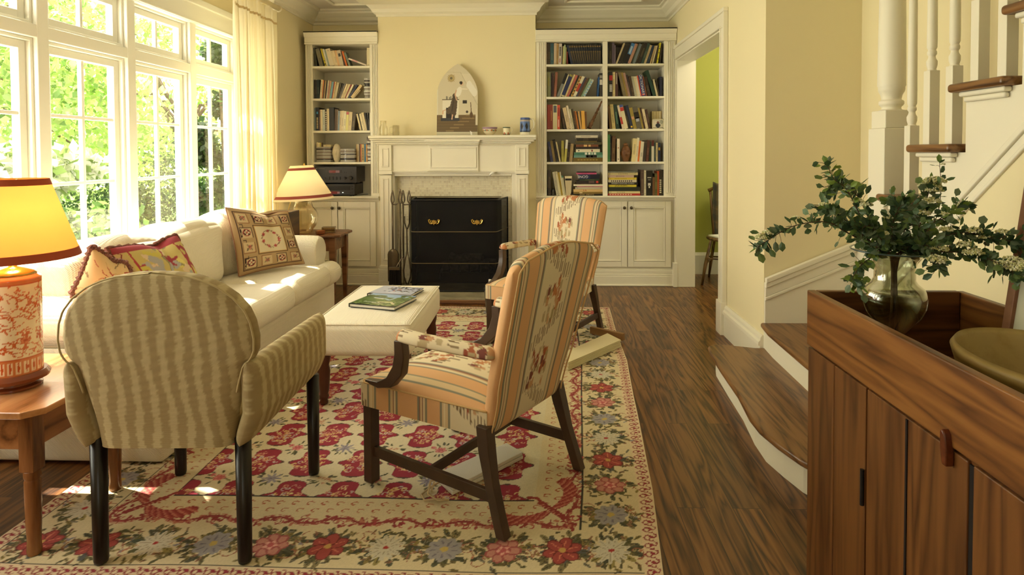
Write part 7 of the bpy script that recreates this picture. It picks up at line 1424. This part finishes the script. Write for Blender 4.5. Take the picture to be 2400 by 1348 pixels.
# ---------------------------------------------------------------- garden outside the windows
GR = mat('lawn', (120, 150, 70), .95, var=.3, vscale=3); g = MB(); g.box(-40, -2.8, -14, 30, -.6, -.5); struct(g.build('ground', GR))
GL = leafmat('garden_leaf', 0, 0, .6)
gr_ = random.Random(5)
def bush(name, label, cat, c, rad, n, ls, cols, trunk=None, group=None, shell=.55, clumps=26, blos=0):
    t = thing(name, label, cat, (c[0], c[1], -.5), 0, group); c = Vector(c); rad = Vector(rad); cl = []
    for k in range(clumps): v = Vector((gr_.gauss(0, 1), gr_.gauss(0, 1), gr_.gauss(0, 1))).normalized()*gr_.uniform(shell, 1); cl.append((Vector((c.x+v.x*rad.x, c.y+v.y*rad.y, c.z+v.z*rad.z)), gr_.uniform(.75, 1.15)))
    rs = min(rad)*.42; N = n; V = np.zeros((N, 4, 3)); K = np.zeros((N, 4, 3))
    ci = NR.randint(0, len(cl), N); cc = np.array([tuple(q[0]) for q in cl]); br = np.array([q[1] for q in cl])
    d = NR.normal(size=(N, 3)); d /= np.linalg.norm(d, axis=1)[:, None]; P = cc[ci]+d*rs*NR.uniform(.2, 1.1, (N, 1))
    e1 = NR.normal(size=(N, 3)); e1[:, 2] -= .5; e1 /= np.linalg.norm(e1, axis=1)[:, None]; e2 = np.cross(e1, NR.normal(size=(N, 3))); e2 /= np.linalg.norm(e2, axis=1)[:, None]; s = ls*NR.uniform(.6, 1.3, (N, 1))
    V[:, 0] = P; V[:, 1] = P+e1*s*.5+e2*s*.32; V[:, 2] = P+e1*s; V[:, 3] = P+e1*s*.5-e2*s*.32
    pal = np.array([L(q) for q in cols]); K[:] = (pal[NR.randint(0, len(pal), N)]*NR.uniform(.8, 1.2, (N, 1))*br[ci][:, None])[:, None, :]
    b = MB(); b.v = [tuple(q) for q in V.reshape(-1, 3)]; b.f = [(4*i, 4*i+1, 4*i+2, 4*i+3) for i in range(N)]; b.mi = []; b.c = [tuple(q) for q in np.clip(K, 0, 1).reshape(-1, 3)]
    me = b; o = None
    m_ = bpy.data.meshes.new('foliage'); m_.from_pydata([tuple(inv(t) @ Vector(q)) for q in b.v], [], b.f); m_.materials.append(GL); ca = m_.color_attributes.new('Col', 'FLOAT_COLOR', 'POINT'); ar = np.ones((len(b.v), 4), np.float32); ar[:, :3] = np.array(b.c); ca.data.foreach_set('color', ar.ravel()); o = bpy.data.objects.new('foliage', m_); C.objects.link(o); o.parent = t
    if trunk:
        q = MB(); q.tube([(c.x+trunk[1], c.y, -.5), (c.x+trunk[1]*.5, c.y+.1, c.z*.4), (c.x, c.y, c.z)], [trunk[0], trunk[0]*.8, trunk[0]*.4], 10)
        for k in range(9): v = cl[k % len(cl)][0]; q.tube([(c.x, c.y, c.z*.5+.1*k), tuple((c+v)/2+Vector((0, 0, -.1))), tuple(v)], [trunk[0]*.4, trunk[0]*.25, .01], 7)
        q.build('trunk', mat('bark', (110, 92, 72), .9, var=.3, vscale=20), t, smooth=True)
    return t
YG_ = [(196, 222, 128), (212, 232, 150), (176, 206, 108), (226, 238, 176)]; DG_ = [(60, 88, 44), (84, 112, 58), (46, 70, 40)]; MG_ = [(136, 172, 92), (166, 196, 116), (116, 150, 80)]
bush('maple_tree', 'bright green maple filling the window behind the orange lamp', 'tree', (-7.2, 3.2, 3.0), (2.0, 2.2, 2.4), 12000, .12, YG_, (.12, .1))
bush('maple_tree', 'bright green maple seen through the middle windows', 'tree', (-8.2, 7.6, 2.8), (2.2, 2.4, 2.6), 12000, .12, YG_+MG_[:1], (.12, -.1))
bush('garden_tree', 'sunlit yellow green tree seen through the farther windows', 'tree', (-7.6, 12.6, 2.6), (2.4, 2.8, 2.6), 11000, .13, YG_, (.14, .1))
bush('garden_tree', 'pale tall tree far back in the garden', 'tree', (-14, 14, 3.5), (4, 6, 4), 9000, .24, [(186, 210, 130), (206, 222, 160), (160, 190, 104)], (.2, .2))
bush('ivy_column', 'dark ivy climbing on the corner beside the last window', 'ivy', (-3.35, 6.35, 1.6), (.38, .35, 2.3), 15000, .075, DG_+[(96, 110, 96)], (.07, 0), shell=.3, clumps=34)
bush('yew_shrub', 'dark green yew shrub below the third window', 'shrub', (-5.0, 7.7, .35), (.85, .9, .9), 14000, .05, DG_+[(104, 128, 66)], None, shell=.5, clumps=30)
bush('dogwood_shrub', 'broad leaved shrub close outside the second window', 'shrub', (-4.1, 4.6, .25), (.7, 1.0, .75), 4200, .12, MG_+DG_[:2], None)
bush('white_shrub', 'white variegated shrub in full sun outside the second window', 'shrub', (-5.2, 5.3, 1.15), (.9, 1.1, .35), 6500, .13, [(236, 240, 226), (226, 232, 206), (250, 250, 240), (150, 176, 100)], None)
bush('garden_tree', 'leafy tree overhanging the house outside the nearest windows', 'tree', (-7.2, 0.0, 2.6), (1.6, 2.2, 2.0), 6000, .12, YG_, (.1, -.2))
